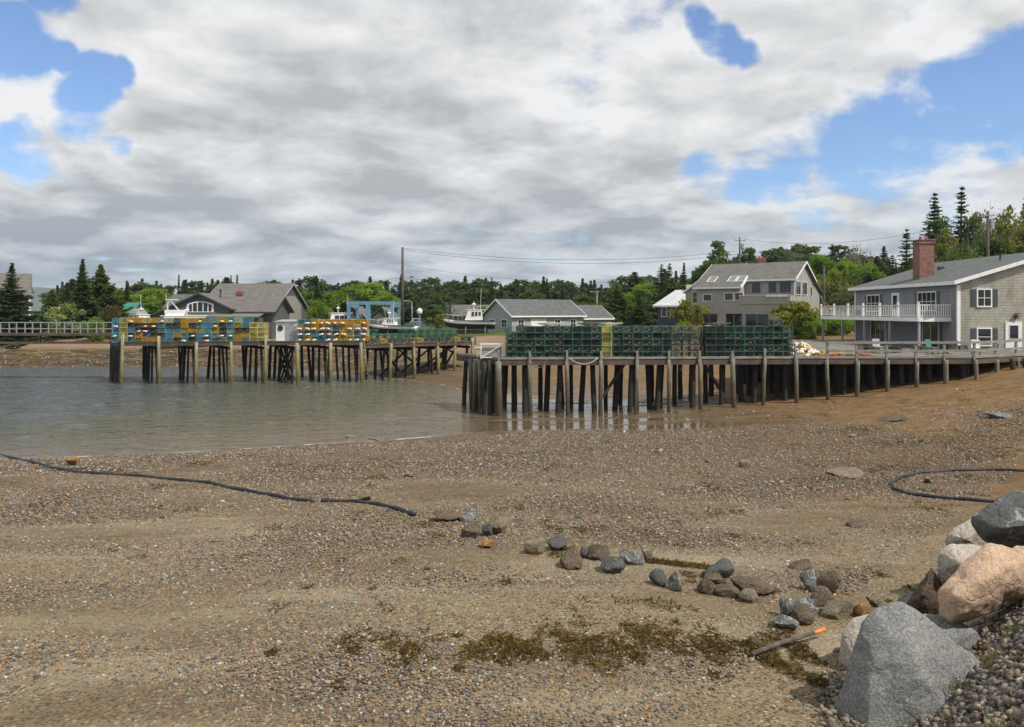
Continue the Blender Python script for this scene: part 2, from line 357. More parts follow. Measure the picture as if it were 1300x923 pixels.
def G(X, Y):
    X = np.asarray(X, float); Y = np.asarray(Y, float); sh = X.shape; x = X.ravel(); y = Y.ravel()
    q = np.stack([np.clip(x, -95, 62), np.clip(y, 6, 140)], 1) / 20.0
    z = np.zeros(len(x))
    for i in range(0, len(x), 20000):
        d = np.linalg.norm(q[i:i + 20000, None] - TP[None], axis=2)
        z[i:i + 20000] = (np.where(d > 0, d * d * np.log(d + 1e-12), 0) @ TW[:-3]) + TW[-3] + q[i:i + 20000] @ TW[-2:]
    z = z * (1 - sstep(115, 140, y)) + 3.1 * sstep(115, 140, y)
    z = z * (1 - sstep(52, 75, x)) + 3.3 * sstep(52, 75, x)
    # bank under the viewer, its foot running away to the right
    d = (x - 5.3) * .775 - (y - 13) * .631
    e = 1.2 + 1.0 * (d - 1.65); top = 4.1
    bank = np.where(e < top, e, top + 0.0 * d)
    bank = np.where(y < 12.6, bank, bank - (y - 12.6) * 1.1)
    k = 0.12; z = np.maximum(z, bank) + k * np.exp(-np.abs(z - bank) / k) * 0.25
    # grassy rise behind the right-hand house
    z = z + 5.0 * sstep(44, 75, x) * sstep(75, 120, y)
    z = z + 3.0 * sstep(20, 60, x) * sstep(100, 160, y)
    return z.reshape(sh)
def g1(X, Y): return float(G(np.array([X]), np.array([Y]))[0])
_YS = np.concatenate([np.arange(5, 60, 0.05), np.arange(60, 130, 0.15)])
def gp(px, py):
    """the ground point seen in this direction"""
    X = (px - 650) * _YS / F; zr = CAMZ - (py - HZ) * _YS / F; g = G(X, _YS)
    i = np.argmax(g >= zr)
    return Vector((X[i], _YS[i], g[i]))
def gp_y(px, Y): X = (px - 650) * Y / F; return Vector((X, Y, g1(X, Y)))
# ground material
def ground_material():
    m, t, b = pbr('shore_ground')
    p = t.new('ShaderNodeNewGeometry').outputs['Position']; x, y, z = t.sep(p)
    p2 = t.comb(x, y, 0.0)
    warp = t.vm('ADD', p2, t.vm('SCALE', t.new('ShaderNodeTexNoise').outputs['Color'], scale=0.0))
    wob = t.vm('ADD', p2, t.vm('SCALE', t.noise_c(p2, 9, 2), scale=0.03)); v1 = t.vor(t.vm('MULTIPLY', wob, (0.8, 1.0, 1)), 12.5); v2 = t.vor(t.vm('ADD', p2, (3.3, 1.2, 0)), 27.0); v3 = t.vor(t.vm('ADD', p2, (7.3, 5.2, 0)), 6.5)
    stops = [(0.0, (0.065, 0.055, 0.045)), (0.2, (0.20, 0.155, 0.105)), (0.36, (0.12, 0.11, 0.10)), (0.5, (0.27, 0.215, 0.145)), (0.62, (0.29, 0.16, 0.065)), (0.72, (0.20, 0.18, 0.155)), (0.84, (0.33, 0.28, 0.205)), (0.93, (0.18, 0.085, 0.05)), (0.975, (0.48, 0.44, 0.37))]
    c1 = t.ramp(t.sep(v1.outputs['Color'])[0], stops, 'CONSTANT')
    c2 = t.ramp(t.sep(v2.outputs['Color'])[1], stops, 'CONSTANT')
    sand = t.mix(t.noise(p2, 60, 3), (0.26, 0.215, 0.155), (0.165, 0.135, 0.095))
    col = t.mix(t.rng(v2.outputs['Distance'], 0.75, 0.45, 0, 1), sand, c2)
    big = t.math('MULTIPLY', t.rng(v1.outputs['Distance'], 0.66, 0.5), t.math('MULTIPLY', t.rng(t.sep(v1.outputs['Color'])[2], 0.22, 0.28), t.rng(y, 13, 23, 0.15, 1.0)))
    col = t.mix(big, col, c1)
    v4 = t.vor(t.vm('ADD', p2, (1.3, 9.2, 0)), 7.0)
    col = t.mix(t.math('MULTIPLY', t.rng(y, 16, 30), t.math('MULTIPLY', t.rng(v4.outputs['Distance'], 0.6, 0.35), 0.6)), col, t.ramp(t.sep(v4.outputs['Color'])[1], stops, 'CONSTANT'))
    # drifts of fine dry shingle and patches of coarser, darker stone
    drift = t.noise(t.vm('MULTIPLY', p2, (0.16, 0.55, 1)), 1.0, 4, 0.55, 0.6)
    near = t.rng(y, 26, 15)
    col = t.mix(t.math('MULTIPLY', t.rng(drift, 0.50, 0.66), t.math('MULTIPLY', near, 0.5)), col, (0.37, 0.325, 0.25))
    patch = t.noise(t.vm('MULTIPLY', p2, (0.3, 0.8, 1)), 0.6, 5, 0.6, 0.4)
    col = t.mix(t.rng(patch, 0.42, 0.68, 0.0, 0.6), col, (0.115, 0.085, 0.055))
    col = t.mix(t.math('MULTIPLY', t.math('MULTIPLY', t.rng(y, 17, 22), t.rng(y, 40, 33)), t.rng(t.noise(t.vm('MULTIPLY', p2, (0.2, 0.7, 1)), 1.4, 5, 0.6), 0.38, 0.62, 0.05, 0.45)), col, (0.10, 0.068, 0.042))
    # ochre sand of the upper flat on the right
    oc = t.attr('ochre')[2]
    col = t.mix(t.math('MULTIPLY', oc, t.rng(t.noise(p2, 0.8, 5), 0.3, 0.62, 0.3, 0.85)), col, t.mix(t.rng(t.noise(t.vm('MULTIPLY', p2, (0.6, 1.3, 1)), 1.6, 8, 0.65), 0.36, 0.64), (0.27, 0.155, 0.065), (0.12, 0.072, 0.036)))
    # damp zone
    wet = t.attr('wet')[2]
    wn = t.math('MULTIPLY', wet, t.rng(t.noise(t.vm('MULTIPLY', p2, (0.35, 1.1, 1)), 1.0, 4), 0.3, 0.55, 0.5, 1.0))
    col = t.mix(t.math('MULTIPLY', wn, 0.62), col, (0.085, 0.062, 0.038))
    # weed on the far shore
    wd = t.math('MULTIPLY', t.attr('weed')[2], t.rng(t.noise(t.vm('MULTIPLY', p, (0.4, 0.9, 2.5)), 1.0, 6, 0.65), 0.38, 0.55))
    col = t.mix(wd, col, t.mix(t.rng(t.noise(p, 1.1, 5), 0.4, 0.6), (0.055, 0.038, 0.015), (0.10, 0.07, 0.032)))
    pk = t.attr('pink')[2]
    col = t.mix(t.math('MULTIPLY', pk, 0.75), col, t.mix(t.noise(p, 0.7, 5), (0.36, 0.255, 0.19), (0.25, 0.19, 0.15)))
    gr = t.attr('grass')[2]
    grn = t.rng(t.math('ADD', gr, t.math('MULTIPLY', t.math('SUBTRACT', t.noise(p2, 0.5, 5), 0.5), 0.8)), 0.4, 0.6)
    gcol = t.mix(t.noise(p2, 0.3, 6), (0.06, 0.115, 0.02), (0.11, 0.13, 0.04))
    col = t.mix(grn, col, gcol)
    col = t.mix(1.0, col, (0.90, 0.87, 0.76), 'MULTIPLY')
    t.put(b.inputs['Base Color'], col)
    pools = t.rng(t.noise(t.vm('MULTIPLY', p2, (0.25, 0.9, 1)), 1.3, 4), 0.40, 0.56)
    film = t.math('MULTIPLY', t.attr('film')[2], t.rng(t.noise(t.vm('MULTIPLY', p2, (0.18, 0.7, 1)), 1.0, 3), 0.35, 0.5, 0.25, 1.0))
    rgh = t.math('SUBTRACT', 0.9, t.math('MULTIPLY', wn, t.math('MULTIPLY', pools, 0.35)))
    rgh = t.math('SUBTRACT', rgh, t.math('MULTIPLY', film, 0.78), True)
    t.put(b.inputs['Roughness'], t.math('MAXIMUM', rgh, 0.07))
    t.put(b.inputs['Specular IOR Level'], t.math('ADD', 0.15, t.math('MULTIPLY', film, 0.5)))
    h = t.math('ADD', t.math('MULTIPLY', t.rng(v1.outputs['Distance'], 0.7, 0.1), t.math('MULTIPLY', big, 1.0)), t.math('MULTIPLY', t.rng(v2.outputs['Distance'], 0.7, 0.1), 0.4))
    h = t.math('ADD', h, t.math('MULTIPLY', t.noise(p2, 2.5, 4), 1.5))
    t.put(b.inputs['Normal'], t.bump(h, t.math('SUBTRACT', 0.85, t.math('MULTIPLY', film, 0.82), True), 0.03))
ground_material()
def build_ground():
    ys = [-14.0]
    while ys[-1] < 3200:
        y = ys[-1]; ys.append(y + (0.5 if y < 6 else 0.13 + max(0, y - 6) * 0.0085 if y < 120 else (y - 100) * 0.06))
    ys = np.array(ys); us = np.linspace(-1, 1, 420); us = np.sign(us) * np.abs(us) ** 1.25 * 1.55
    U, Y = np.meshgrid(us, ys); X = U * (Y + 30) * 0.62 + U * 6
    Z = G(X, Y)
    # little humps and hollows
    nz = np.zeros_like(Z); rs = np.random.RandomState(3)
    for k in range(14):
        f = rs.uniform(0.25, 2.2); a = rs.uniform(0, 6.28); ph = rs.uniform(0, 6.28)
        nz += np.sin(X * f * math.cos(a) * 0.7 + Y * f * math.sin(a) * 1.3 + ph) / (1 + f * 1.6)
    Z = Z + nz * 0.012 * sstep(0.02, 0.3, Z) * (1 + 1.8 * sstep(85, 92, Y) * (1 - sstep(100, 110, Y)))
    V = np.stack([X, Y, Z], -1).reshape(-1, 3); ny, nx = X.shape
    i = np.arange(ny - 1)[:, None] * nx + np.arange(nx - 1)[None]; i = i.ravel()
    Fc = np.stack([i, i + 1, i + nx + 1, i + nx], 1)
    x, y, z = V.T; d = (x - 5.3) * .775 - (y - 13) * .631
    land = sstep(2.55, 2.85, z) * sstep(92, 100, y)
    land = np.maximum(land, sstep(38, 46, x) * sstep(50, 60, y)); land = np.maximum(land, sstep(118, 125, y))
    film = (1 - sstep(0.12, 0.34, z)) * sstep(-3.5, -1.5, x) * sstep(36.5, 40, y) * (1 - sstep(60, 70, y))
    film = np.maximum(film, (1 - sstep(0.35, 0.8, z)) * sstep(0, 5, x) * 0.35 * sstep(38, 43, y) * (1 - sstep(56, 62, y)))
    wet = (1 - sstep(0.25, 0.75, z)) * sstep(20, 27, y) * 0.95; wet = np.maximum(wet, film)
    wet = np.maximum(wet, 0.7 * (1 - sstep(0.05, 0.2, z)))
    och = sstep(3, 15, x) * sstep(16, 26, y) * (1 - 0.5 * sstep(60, 66, y)); och = np.maximum(och, 0.75 * sstep(55, 62, y) * sstep(-8, -2, x) * (1 - sstep(90, 95, y))) 
    och = np.maximum(och * (d < 2), 0.55 * sstep(-2, 4, x) * sstep(40, 43, y) * (1 - sstep(50, 60, y)))
    weed = sstep(76, 80, y) * (1 - sstep(1.35, 1.9, z)) * sstep(-0.05, 0.05, z) * (1 - sstep(-14, -6, x))
    pink = sstep(82, 88, y) * sstep(1.4, 1.8, z) * (1 - sstep(-5, 5, x))
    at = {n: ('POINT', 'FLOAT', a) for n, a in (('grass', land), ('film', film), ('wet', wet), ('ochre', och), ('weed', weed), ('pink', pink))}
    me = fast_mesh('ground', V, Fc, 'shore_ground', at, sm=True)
    tag(link('ground', me), kind='structure')
build_ground()
# water
def water_material():
    m, t, b = pbr('harbour_water')
    p = t.new('ShaderNodeNewGeometry').outputs['Position']; dep = t.attr('depth')[2]
    col = t.mix(t.rng(dep, 0.0, 0.7), (0.12, 0.098, 0.065), (0.088, 0.086, 0.055))
    col = t.mix(t.rng(dep, 0.6, 1.8), col, (0.068, 0.078, 0.066))
    sep = t.sep(p)
    col = t.mix(t.rng(t.math('ADD', sep[0], t.math('MULTIPLY', t.noise(p, 0.2, 2), 6)), -17.0, -30.0), col, (0.07, 0.085, 0.09))
    fz = t.math('MULTIPLY', t.rng(dep, 0.010, 0.003), t.rng(t.noise(p, 1.6, 4), 0.40, 0.56, 0.0, 0.5))
    fz = t.math('MULTIPLY', fz, t.rng(sep[0], -3.2, -4.5))
    col = t.mix(fz, col, (0.75, 0.74, 0.70)); t.put(b.inputs['Base Color'], col)
    b.inputs['IOR'].default_value = 1.33
    t.put(b.inputs['Roughness'], t.math('ADD', 0.09, t.math('MULTIPLY', fz, 0.6)))
    w = t.vm('MULTIPLY', p, (0.8, 1.7, 1))
    h = t.math('ADD', t.noise(w, 2.2, 3, 0.55, 0.6), t.math('MULTIPLY', t.noise(t.vm('MULTIPLY', p, (0.3, 0.8, 1)), 1.0, 3, 0.5, 0.8), 1.4))
    calm = t.rng(dep, 0.0, 0.5, 0.35, 1.0)
    t.put(b.inputs['Normal'], t.bump(h, calm, 0.25))
water_material()
def build_water():
    ys = [25.0]
    while ys[-1] < 95: ys.append(ys[-1] + 0.05 + ys[-1] * 0.0011)
    ys = np.array(ys); us = np.linspace(-1.3, 0.1, 820); U, Y = np.meshgrid(us, ys); X = U * (Y + 25) + 2
    Z = np.zeros_like(X); D = -G(X, Y); rs = np.random.RandomState(6); amp = 0.15 + 0.85 * sstep(0.0, 0.5, D)
    for k in range(46):
        wl = 0.45 * 1.055 ** k; a = 1.25 + rs.normal(0, 0.55); f = 6.283 / wl; gm = 0.5 + 0.5 * np.sin(X * rs.uniform(.05, .3) + Y * rs.uniform(.05, .4) + rs.uniform(0, 6))
        Z += 0.0046 * wl ** 0.9 * np.sin((X * math.cos(a) + Y * math.sin(a)) * f + rs.uniform(0, 6.28) + 0.7 * np.sin(X * .4 + k)) * gm
    Z *= amp
    V = np.stack([X, Y, Z], -1).reshape(-1, 3); ny, nx = X.shape
    i = (np.arange(ny - 1)[:, None] * nx + np.arange(nx - 1)[None]).ravel()
    Fc = np.stack([i, i + 1, i + nx + 1, i + nx], 1)
    dm = D.ravel()[Fc].max(1); Fc = Fc[dm > -0.015]
    me = fast_mesh('water', V, Fc, 'harbour_water', {'depth': ('POINT', 'FLOAT', D.ravel())}, sm=True)
    tag(link('water', me), kind='structure')
build_water()
# far hill
mat('far_forest', (0.05, 0.085, 0.075), (0.07, 0.10, 0.085), 0.01, 0.95, world=True)
def build_hill():
    xs = np.linspace(-2600, 2600, 220); ys = np.linspace(1900, 3100, 30); X, Y = np.meshgrid(xs, ys)
    prof = 76 * np.exp(-((xs + 1500) / 190) ** 2) + 30 * np.exp(-((xs + 400) / 500) ** 2) + 34 * np.exp(-((xs - 700) / 600) ** 2) + 10 * np.sin(xs / 90) * 0.4
    Z = prof[None] * np.sin(np.clip((Y - 1900) / 1200, 0, 1) * math.pi) ** 0.8 + 2.5 - 4 * (1 - np.sin(np.clip((Y - 1900) / 1200, 0, 1) * math.pi))
    V = np.stack([X, Y, Z], -1).reshape(-1, 3); ny, nx = X.shape
    i = (np.arange(ny - 1)[:, None] * nx + np.arange(nx - 1)[None]).ravel(); Fc = np.stack([i, i + 1, i + nx + 1, i + nx], 1)
    tag(link('hill', fast_mesh('hill', V, Fc, 'far_forest', sm=True)), kind='structure')
build_hill()
# ------------------------------------------------------------ building helpers
def V3(x, y, z): return Vector((x, y, z))
def gable(root, p0, u, L, w, Wd, z0, ze, zr, wall, roof, trim='white_trim', over=0.35, rake=0.3, ridge=0.5, ze2=None, wallname='wall', roofname='roof', thick=0.16):
    """pentagonal body: p0 = corner on plan, u = unit vector along the ridge, w = unit vector across"""
    p0 = Vector((p0[0], p0[1], 0)); u = Vector((u[0], u[1], 0)).normalized(); w = Vector((w[0], w[1], 0)).normalized(); ze2 = ze if ze2 is None else ze2
    a = MB(); Z = Vector((0, 0, 1))
    pent = [p0 + Z * z0, p0 + w * Wd + Z * z0, p0 + w * Wd + Z * ze2, p0 + w * Wd * ridge + Z * zr, p0 + Z * ze]
    a.prism(pent, u * L); wo = a.build(wallname, wall, root)
    r = MB()
    for s, (e, zz, run) in enumerate(((0.0, ze, Wd * ridge), (Wd, ze2, Wd * (1 - ridge)))):
        sl = (zr - zz) / run; sg = -1 if s == 0 else 1
        lo = p0 + w * (e + sg * over) + Z * (zz - sl * over + 0.004); hi = p0 + w * Wd * ridge + Z * (zr + 0.004)
        q = [lo - u * rake, hi - u * rake, hi + u * (L + rake), lo + u * (L + rake)]
        r.hexa([*q, *[x + Z * thick for x in q]])
    ro = r.build(roofname, roof, root)
    f = MB()
    if trim:
        for s, (e, zz, run) in enumerate(((0.0, ze, Wd * ridge), (Wd, ze2, Wd * (1 - ridge)))):
            sl = (zr - zz) / run; sg = -1 if s == 0 else 1
            lo = p0 + w * (e + sg * (over + 0.03)) + Z * (zz - sl * over + 0.06); hi = p0 + w * Wd * ridge + Z * (zr + 0.06)
            f.bar(lo - u * (rake + .02), lo + u * (L + rake + .02), 0.05, 0.2)
            for uu in (-u * (rake + .03), u * (L + rake + .03)): f.bar(lo + uu, hi + uu, 0.05, 0.2)
        f.build('roof_trim', trim, root)
    return wo, ro
def window(root, c, u, w, h, n, nx=2, ny=1, frame='white_trim', fw=0.09, mw=0.04, depth=0.07, name='window', glass='window_glass', shutters=None, sw=0.38, up=(0, 0, 1)):
    c = Vector(c); u = Vector(u).normalized(); n = Vector(n).normalized(); Z = Vector(up).normalized(); b = MB()
    def rect(x0, x1, z0, z1, d0, d1, B):
        q = [c + u * x + Z * z + n * d for d in (d0, d1) for x, z in ((x0, z0), (x1, z0), (x1, z1), (x0, z1))]
        B.hexa(q)
    rect(-w / 2 - fw, w / 2 + fw, h / 2, h / 2 + fw, 0, depth, b); rect(-w / 2 - fw, w / 2 + fw, -h / 2 - fw, -h / 2, 0, depth + .02, b)
    rect(-w / 2 - fw, -w / 2, -h / 2, h / 2, 0, depth, b); rect(w / 2, w / 2 + fw, -h / 2, h / 2, 0, depth, b)
    for i in range(1, nx): x = -w / 2 + w * i / nx; rect(x - mw / 2, x + mw / 2, -h / 2, h / 2, 0.005, depth - .015, b)
    for i in range(1, ny): z = -h / 2 + h * i / ny; rect(-w / 2, w / 2, z - mw / 2, z + mw / 2, 0.006, depth - .02, b)
    o = b.build(name, frame, root)
    g = MB(); rect(-w / 2, w / 2, -h / 2, h / 2, 0.004, 0.03, g); g.build('pane', glass, o)
    if shutters:
        for s in (-1, 1):
            k = MB(); x = s * (w / 2 + fw + 0.03 + sw / 2); rect(x - sw / 2, x + sw / 2, -h / 2 - fw * .5, h / 2 + fw * .5, 0.004, 0.045, k)
            for q in range(10):
                zz = -h / 2 + h * (q + .5) / 10; rect(x - sw / 2 + .05, x + sw / 2 - .05, zz - .02, zz + .02, 0.04, 0.06, k)
            k.build('shutter', shutters, o)
    return o
def chimney(root, c, w, d, z0, z1, name='chimney'):
    b = MB(); b.box((c[0], c[1], (z0 + z1) / 2), (w, d, z1 - z0)); b.box((c[0], c[1], z1 - .28), (w + .14, d + .14, .16)); b.box((c[0], c[1], z1 - .05), (w + .1, d + .1, .1))
    o = b.build(name, 'brick', root)
    f = MB(); f.cyl((c[0] - w * .2, c[1], z1 - .05), (c[0] - w * .2, c[1], z1 + .25), .14, .12); f.cyl((c[0] + w * .2, c[1], z1 - .05), (c[0] + w * .2, c[1], z1 + .2), .14, .12); f.build('flue', 'rope_red', o)
    return o
# ------------------------------------------------------------ shingled wharf house with a white balcony (right)
def big_house():
    gz = 3.2
    t = thing('shingled_house', (32, 56.5, gz), 'two-storey shingled house with brick chimney and long white balcony beside the wharf', 'house')
    # plan: facade x=32 looking left, gable wall y=56.5 looking at the viewer
    X0, X1, Y0, Y1, ZE, ZR, XR = 32, 47, 56.5, 73.5, 8.1, 10.35, 39.5
    MB().hexa([(X0, Y0 + .02, gz - 1.2), (X1, Y0 + .02, gz - 1.2), (X1, Y1, gz - 1.2), (X0, Y1, gz - 1.2), (X0, Y0 + .02, ZE), (X1, Y0 + .02, ZE), (X1, Y1, ZE), (X0, Y1, ZE)]).build('wall', 'blue_grey_siding', t)
    g = MB(); g.prism([(X0 + .1, Y0 - .01, gz - 1.2), (X1, Y0 - .01, gz - 1.2), (X1, Y0 - .01, ZE), (XR, Y0 - .01, ZR), (X0 + .1, Y0 - .01, ZE + .03)], (0, .02, 0))
    w = g.build('gable_wall', 'cedar_shingle', t)
    MB().prism([(X0 + .3, Y1 - .2, ZE), (X1 - .3, Y1 - .2, ZE), (XR, Y1 - .2, ZR - .1)], (0, .19, 0)).build('rear_gable_wall', 'cedar_shingle', t)
    r = MB(); sl = (ZR - ZE) / (XR - X0)
    for (xa, xb) in ((X0 - .45, XR), (X1 + .45, XR)):
        za = ZE - .45 * sl
        q = [(xa, Y0 - .35, za), (xb, Y0 - .35, ZR), (xb, Y1 + .35, ZR), (xa, Y1 + .35, za)]
        r.hexa([*[(a, b_, c + .01) for a, b_, c in q], *[(a, b_, c + .17) for a, b_, c in q]])
    ro = r.build('roof', 'asphalt_shingle', t)
    chimney(t, (33.75, 64.6), 1.2, 1.1, 8.5, 11.85)
    v = MB(); v.cyl((37.5, 60.5, 9.6), (37.5, 60.5, 10.35), .07); v.cyl((37.5, 60.5, 10.3), (37.5, 60.5, 10.42), .12); v.build('roof_vent', 'dark_trim', t)
    v = MB(); v.box((36.2, 66.5, 9.6), (.4, .4, .3)); v.build('roof_vent', 'dark_trim', t)
    f = MB(); za = ZE - .45 * sl
    f.bar((X0 - .48, Y0 - .38, za + .06), (X0 - .48, Y1 + .38, za + .06), .05, .26); f.bar((X0 - .48, Y0 - .38, za + .06), (XR, Y0 - .38, ZR + .06), .05, .26); f.bar((X1 + .48, Y0 - .38, za + .06), (XR, Y0 - .38, ZR + .06), .05, .26)
    f.box((X0 + .02, Y0 - .035, (gz - .4 + ZE) / 2 - .1), (.24, .05, ZE - gz + .2)); f.box((X0 - .025, Y0 + .05, (gz - .4 + ZE) / 2 - .1), (.05, .2, ZE - gz + .2)); f.box((X0 - .02, Y1 - .1, (gz + ZE) / 2), (.05, .2, ZE - gz)); f.build('roof_trim', 'white_trim', t)
    # gable windows and door
    n = (0, -1, 0); u = (1, 0, 0); yg = Y0 - .01
    window(t, (33.85, yg, 6.95), u, .92, 1.15, n, 2, 2, shutters='shutter_paint')
    window(t, (33.85, yg, 4.15), u, .92, 1.15, n, 1, 2, shutters='shutter_paint')
    window(t, (37.9, yg, 4.15), u, .92, 1.15, n, 1, 2, shutters='shutter_paint')
    d = MB(); d.box((35.95, yg - .035, 4.15), (1.18, .06, 2.16)); do = d.build('door', 'white_paint', t)
    window(do, (35.95, yg - .066, 4.5), u, .62, .95, n, 1, 1, name='door_window', fw=.03, depth=.03)
    k = MB(); k.ball((36.4, yg - .12, 4.05), .05); k.build('handle', 'galvanised', do)
    k = MB(); k.box((36.1, yg - .12, 5.6), (.16, .2, .3)); k.box((36.1, yg - .2, 5.85), (.24, .3, .05)); k.build('porch_light', 'dark_trim', t)
    k = MB(); k.cyl((39.35, yg - .14, 4.3), (39.35, yg - .02, 4.3), .17, .17, 12); k.box((39.35, yg - .08, 3.9), (.3, .14, .6)); k.bar((39.35, yg - .05, 4.5), (39.35, yg - .05, 7.9), .05); k.build('electric_meter', 'galvanised', t)
    k = MB(); k.box((38.0, yg - .04, 7.1), (.4, .06, .18)); k.build('wall_vent', 'white_paint', t)
    # facade, upper storey
    n = (-1, 0, 0); u = (0, 1, 0); xf = X0
    def fy(px): return X0 / ((px - 650) / F)
    window(t, (xf, fy(1177), 6.75), u, 2.6, 1.35, n, 4, 2, shutters='shutter_paint')
    window(t, (xf, fy(1109), 6.7), u, 2.3, 1.35, n, 3, 2, shutters='shutter_paint')
    d = MB(); d.box((xf - .035, fy(1137.5), 6.5), (.06, 1.3, 2.05)); do = d.build('door', 'white_paint', t)
    window(do, (xf - .066, fy(1137.5), 6.75), u, .7, 1.1, n, 1, 1, name='door_window', fw=.03, depth=.03)
    # facade, lower storey, glazed doors
    MB().box((44, 56.2, 2.3), (32, .3, 1.75)).build('foundation', 'creosote_beam', t)
    window(t, (xf, fy(1182), 4.3), u, 2.2, 2.0, n, 2, 1, shutters='shutter_paint'); window(t, (xf, fy(1115), 4.3), u, 2.6, 2.0, n, 3, 1)
    # balcony
    bx, by0, by1, bz = 29.6, 57.4, 75.4, 5.45
    b = MB(); b.box(((bx + 32) / 2, (by0 + by1) / 2, bz), (32 - bx - .02, by1 - by0, .14)); bo = b.build('balcony_floor', 'grey_plank', t)
    b = MB(); b.box((bx - .03, (by0 + by1) / 2, bz - .06), (.05, by1 - by0 + .06, .3)); b.box(((bx + 32) / 2, by0 - .03, bz - .06), (32 - bx, .05, .3)); b.build('balcony_fascia', 'white_trim', bo)
    for i in range(5):
        yy = by0 + .1 + (by1 - by0 - .2) * i / 4; b = MB(); b.box((bx + .12, yy, (gz + bz) / 2 - .05), (.14, .14, bz - gz - .1)); b.build('balcony_post', 'galvanised', t)
    rl = MB(); rl.bar((bx, by0, bz + 1.0), (bx, by1, bz + 1.0), .1, .06); rl.bar((bx, by0, bz + .18), (bx, by1, bz + .18), .05, .05); rl.bar((bx, by0, bz + 1.0), (32, by0, bz + 1.0), .1, .06); rl.bar((bx, by0, bz + .18), (32, by0, bz + .18), .05, .05)
    y = by0
    while y < by1: rl.box((bx, y, bz + .59), (.03, .04, .8)); y += .3
    x = bx + .14
    while x < 32: rl.box((x, by0, bz + .59), (.05, .04, .8)); x += .17
    y = by0
    for i in range(7):
        rl.box((bx, by0 + (by1 - by0) * i / 6, bz + .6), (.13, .13, 1.15)); rl.box((bx, by0 + (by1 - by0) * i / 6, bz + 1.2), (.17, .17, .05))
    rl.build('balcony_railing', 'white_trim', t)
    return t
big_house()
# flag on the balcony
def flag():
    p = Vector((29.45, 73.6, 5.9)); t = thing('flag', p, 'small striped flag on a slanted staff at the far end of the white balcony', 'flag')
    MB().cyl(p, p + Vector((-.7, -.3, 1.5)), .025).build('staff', 'white_paint', t)
    m, nt, b = pbr('flag_cloth'); v = nt.sep(nt.new('ShaderNodeTexCoord').outputs['Object'])
    s = nt.math('GREATER_THAN', nt.math('FRACT', nt.math('MULTIPLY', nt.math('ADD', v[2], nt.math('MULTIPLY', v[0], .4)), 5.5)), .5)
    nt.put(b.inputs['Base Color'], nt.mix(s, (.75, .72, .70), (.5, .05, .05)))
    mat('flag_blue', (.03, .05, .16), (.03, .05, .16))
    a = MB(); top = p + Vector((-.68, -.29, 1.45)); L = [top + Vector((-.0 + .05 * math.sin(i * 1.3) + .12 * i, .1 * math.sin(i), -.15 * i)) for i in range(7)]
    for i in range(6):
        q0, q1 = L[i], L[i + 1]; dn = Vector((.45, .18, -.62)) * (1 - .04 * i)
        a.hexa([q0, q1, q1 + dn, q0 + dn, q0 + Vector((0, .02, 0)), q1 + Vector((0, .02, 0)), q1 + dn + Vector((0, .02, 0)), q0 + dn + Vector((0, .02, 0))])
    c = a.build('cloth', 'flag_cloth', t)
    a = MB(); q0, q1 = L[0], L[3]; dn = Vector((.24, .1, -.33)); o1, o2 = Vector((0, -.015, 0)), Vector((0, .045, 0)); a.hexa([q0 + o1, q1 + o1, q1 + dn + o1, q0 + dn + o1, q0 + o2, q1 + o2, q1 + dn + o2, q0 + dn + o2]); a.build('canton', 'flag_blue', c)
flag()
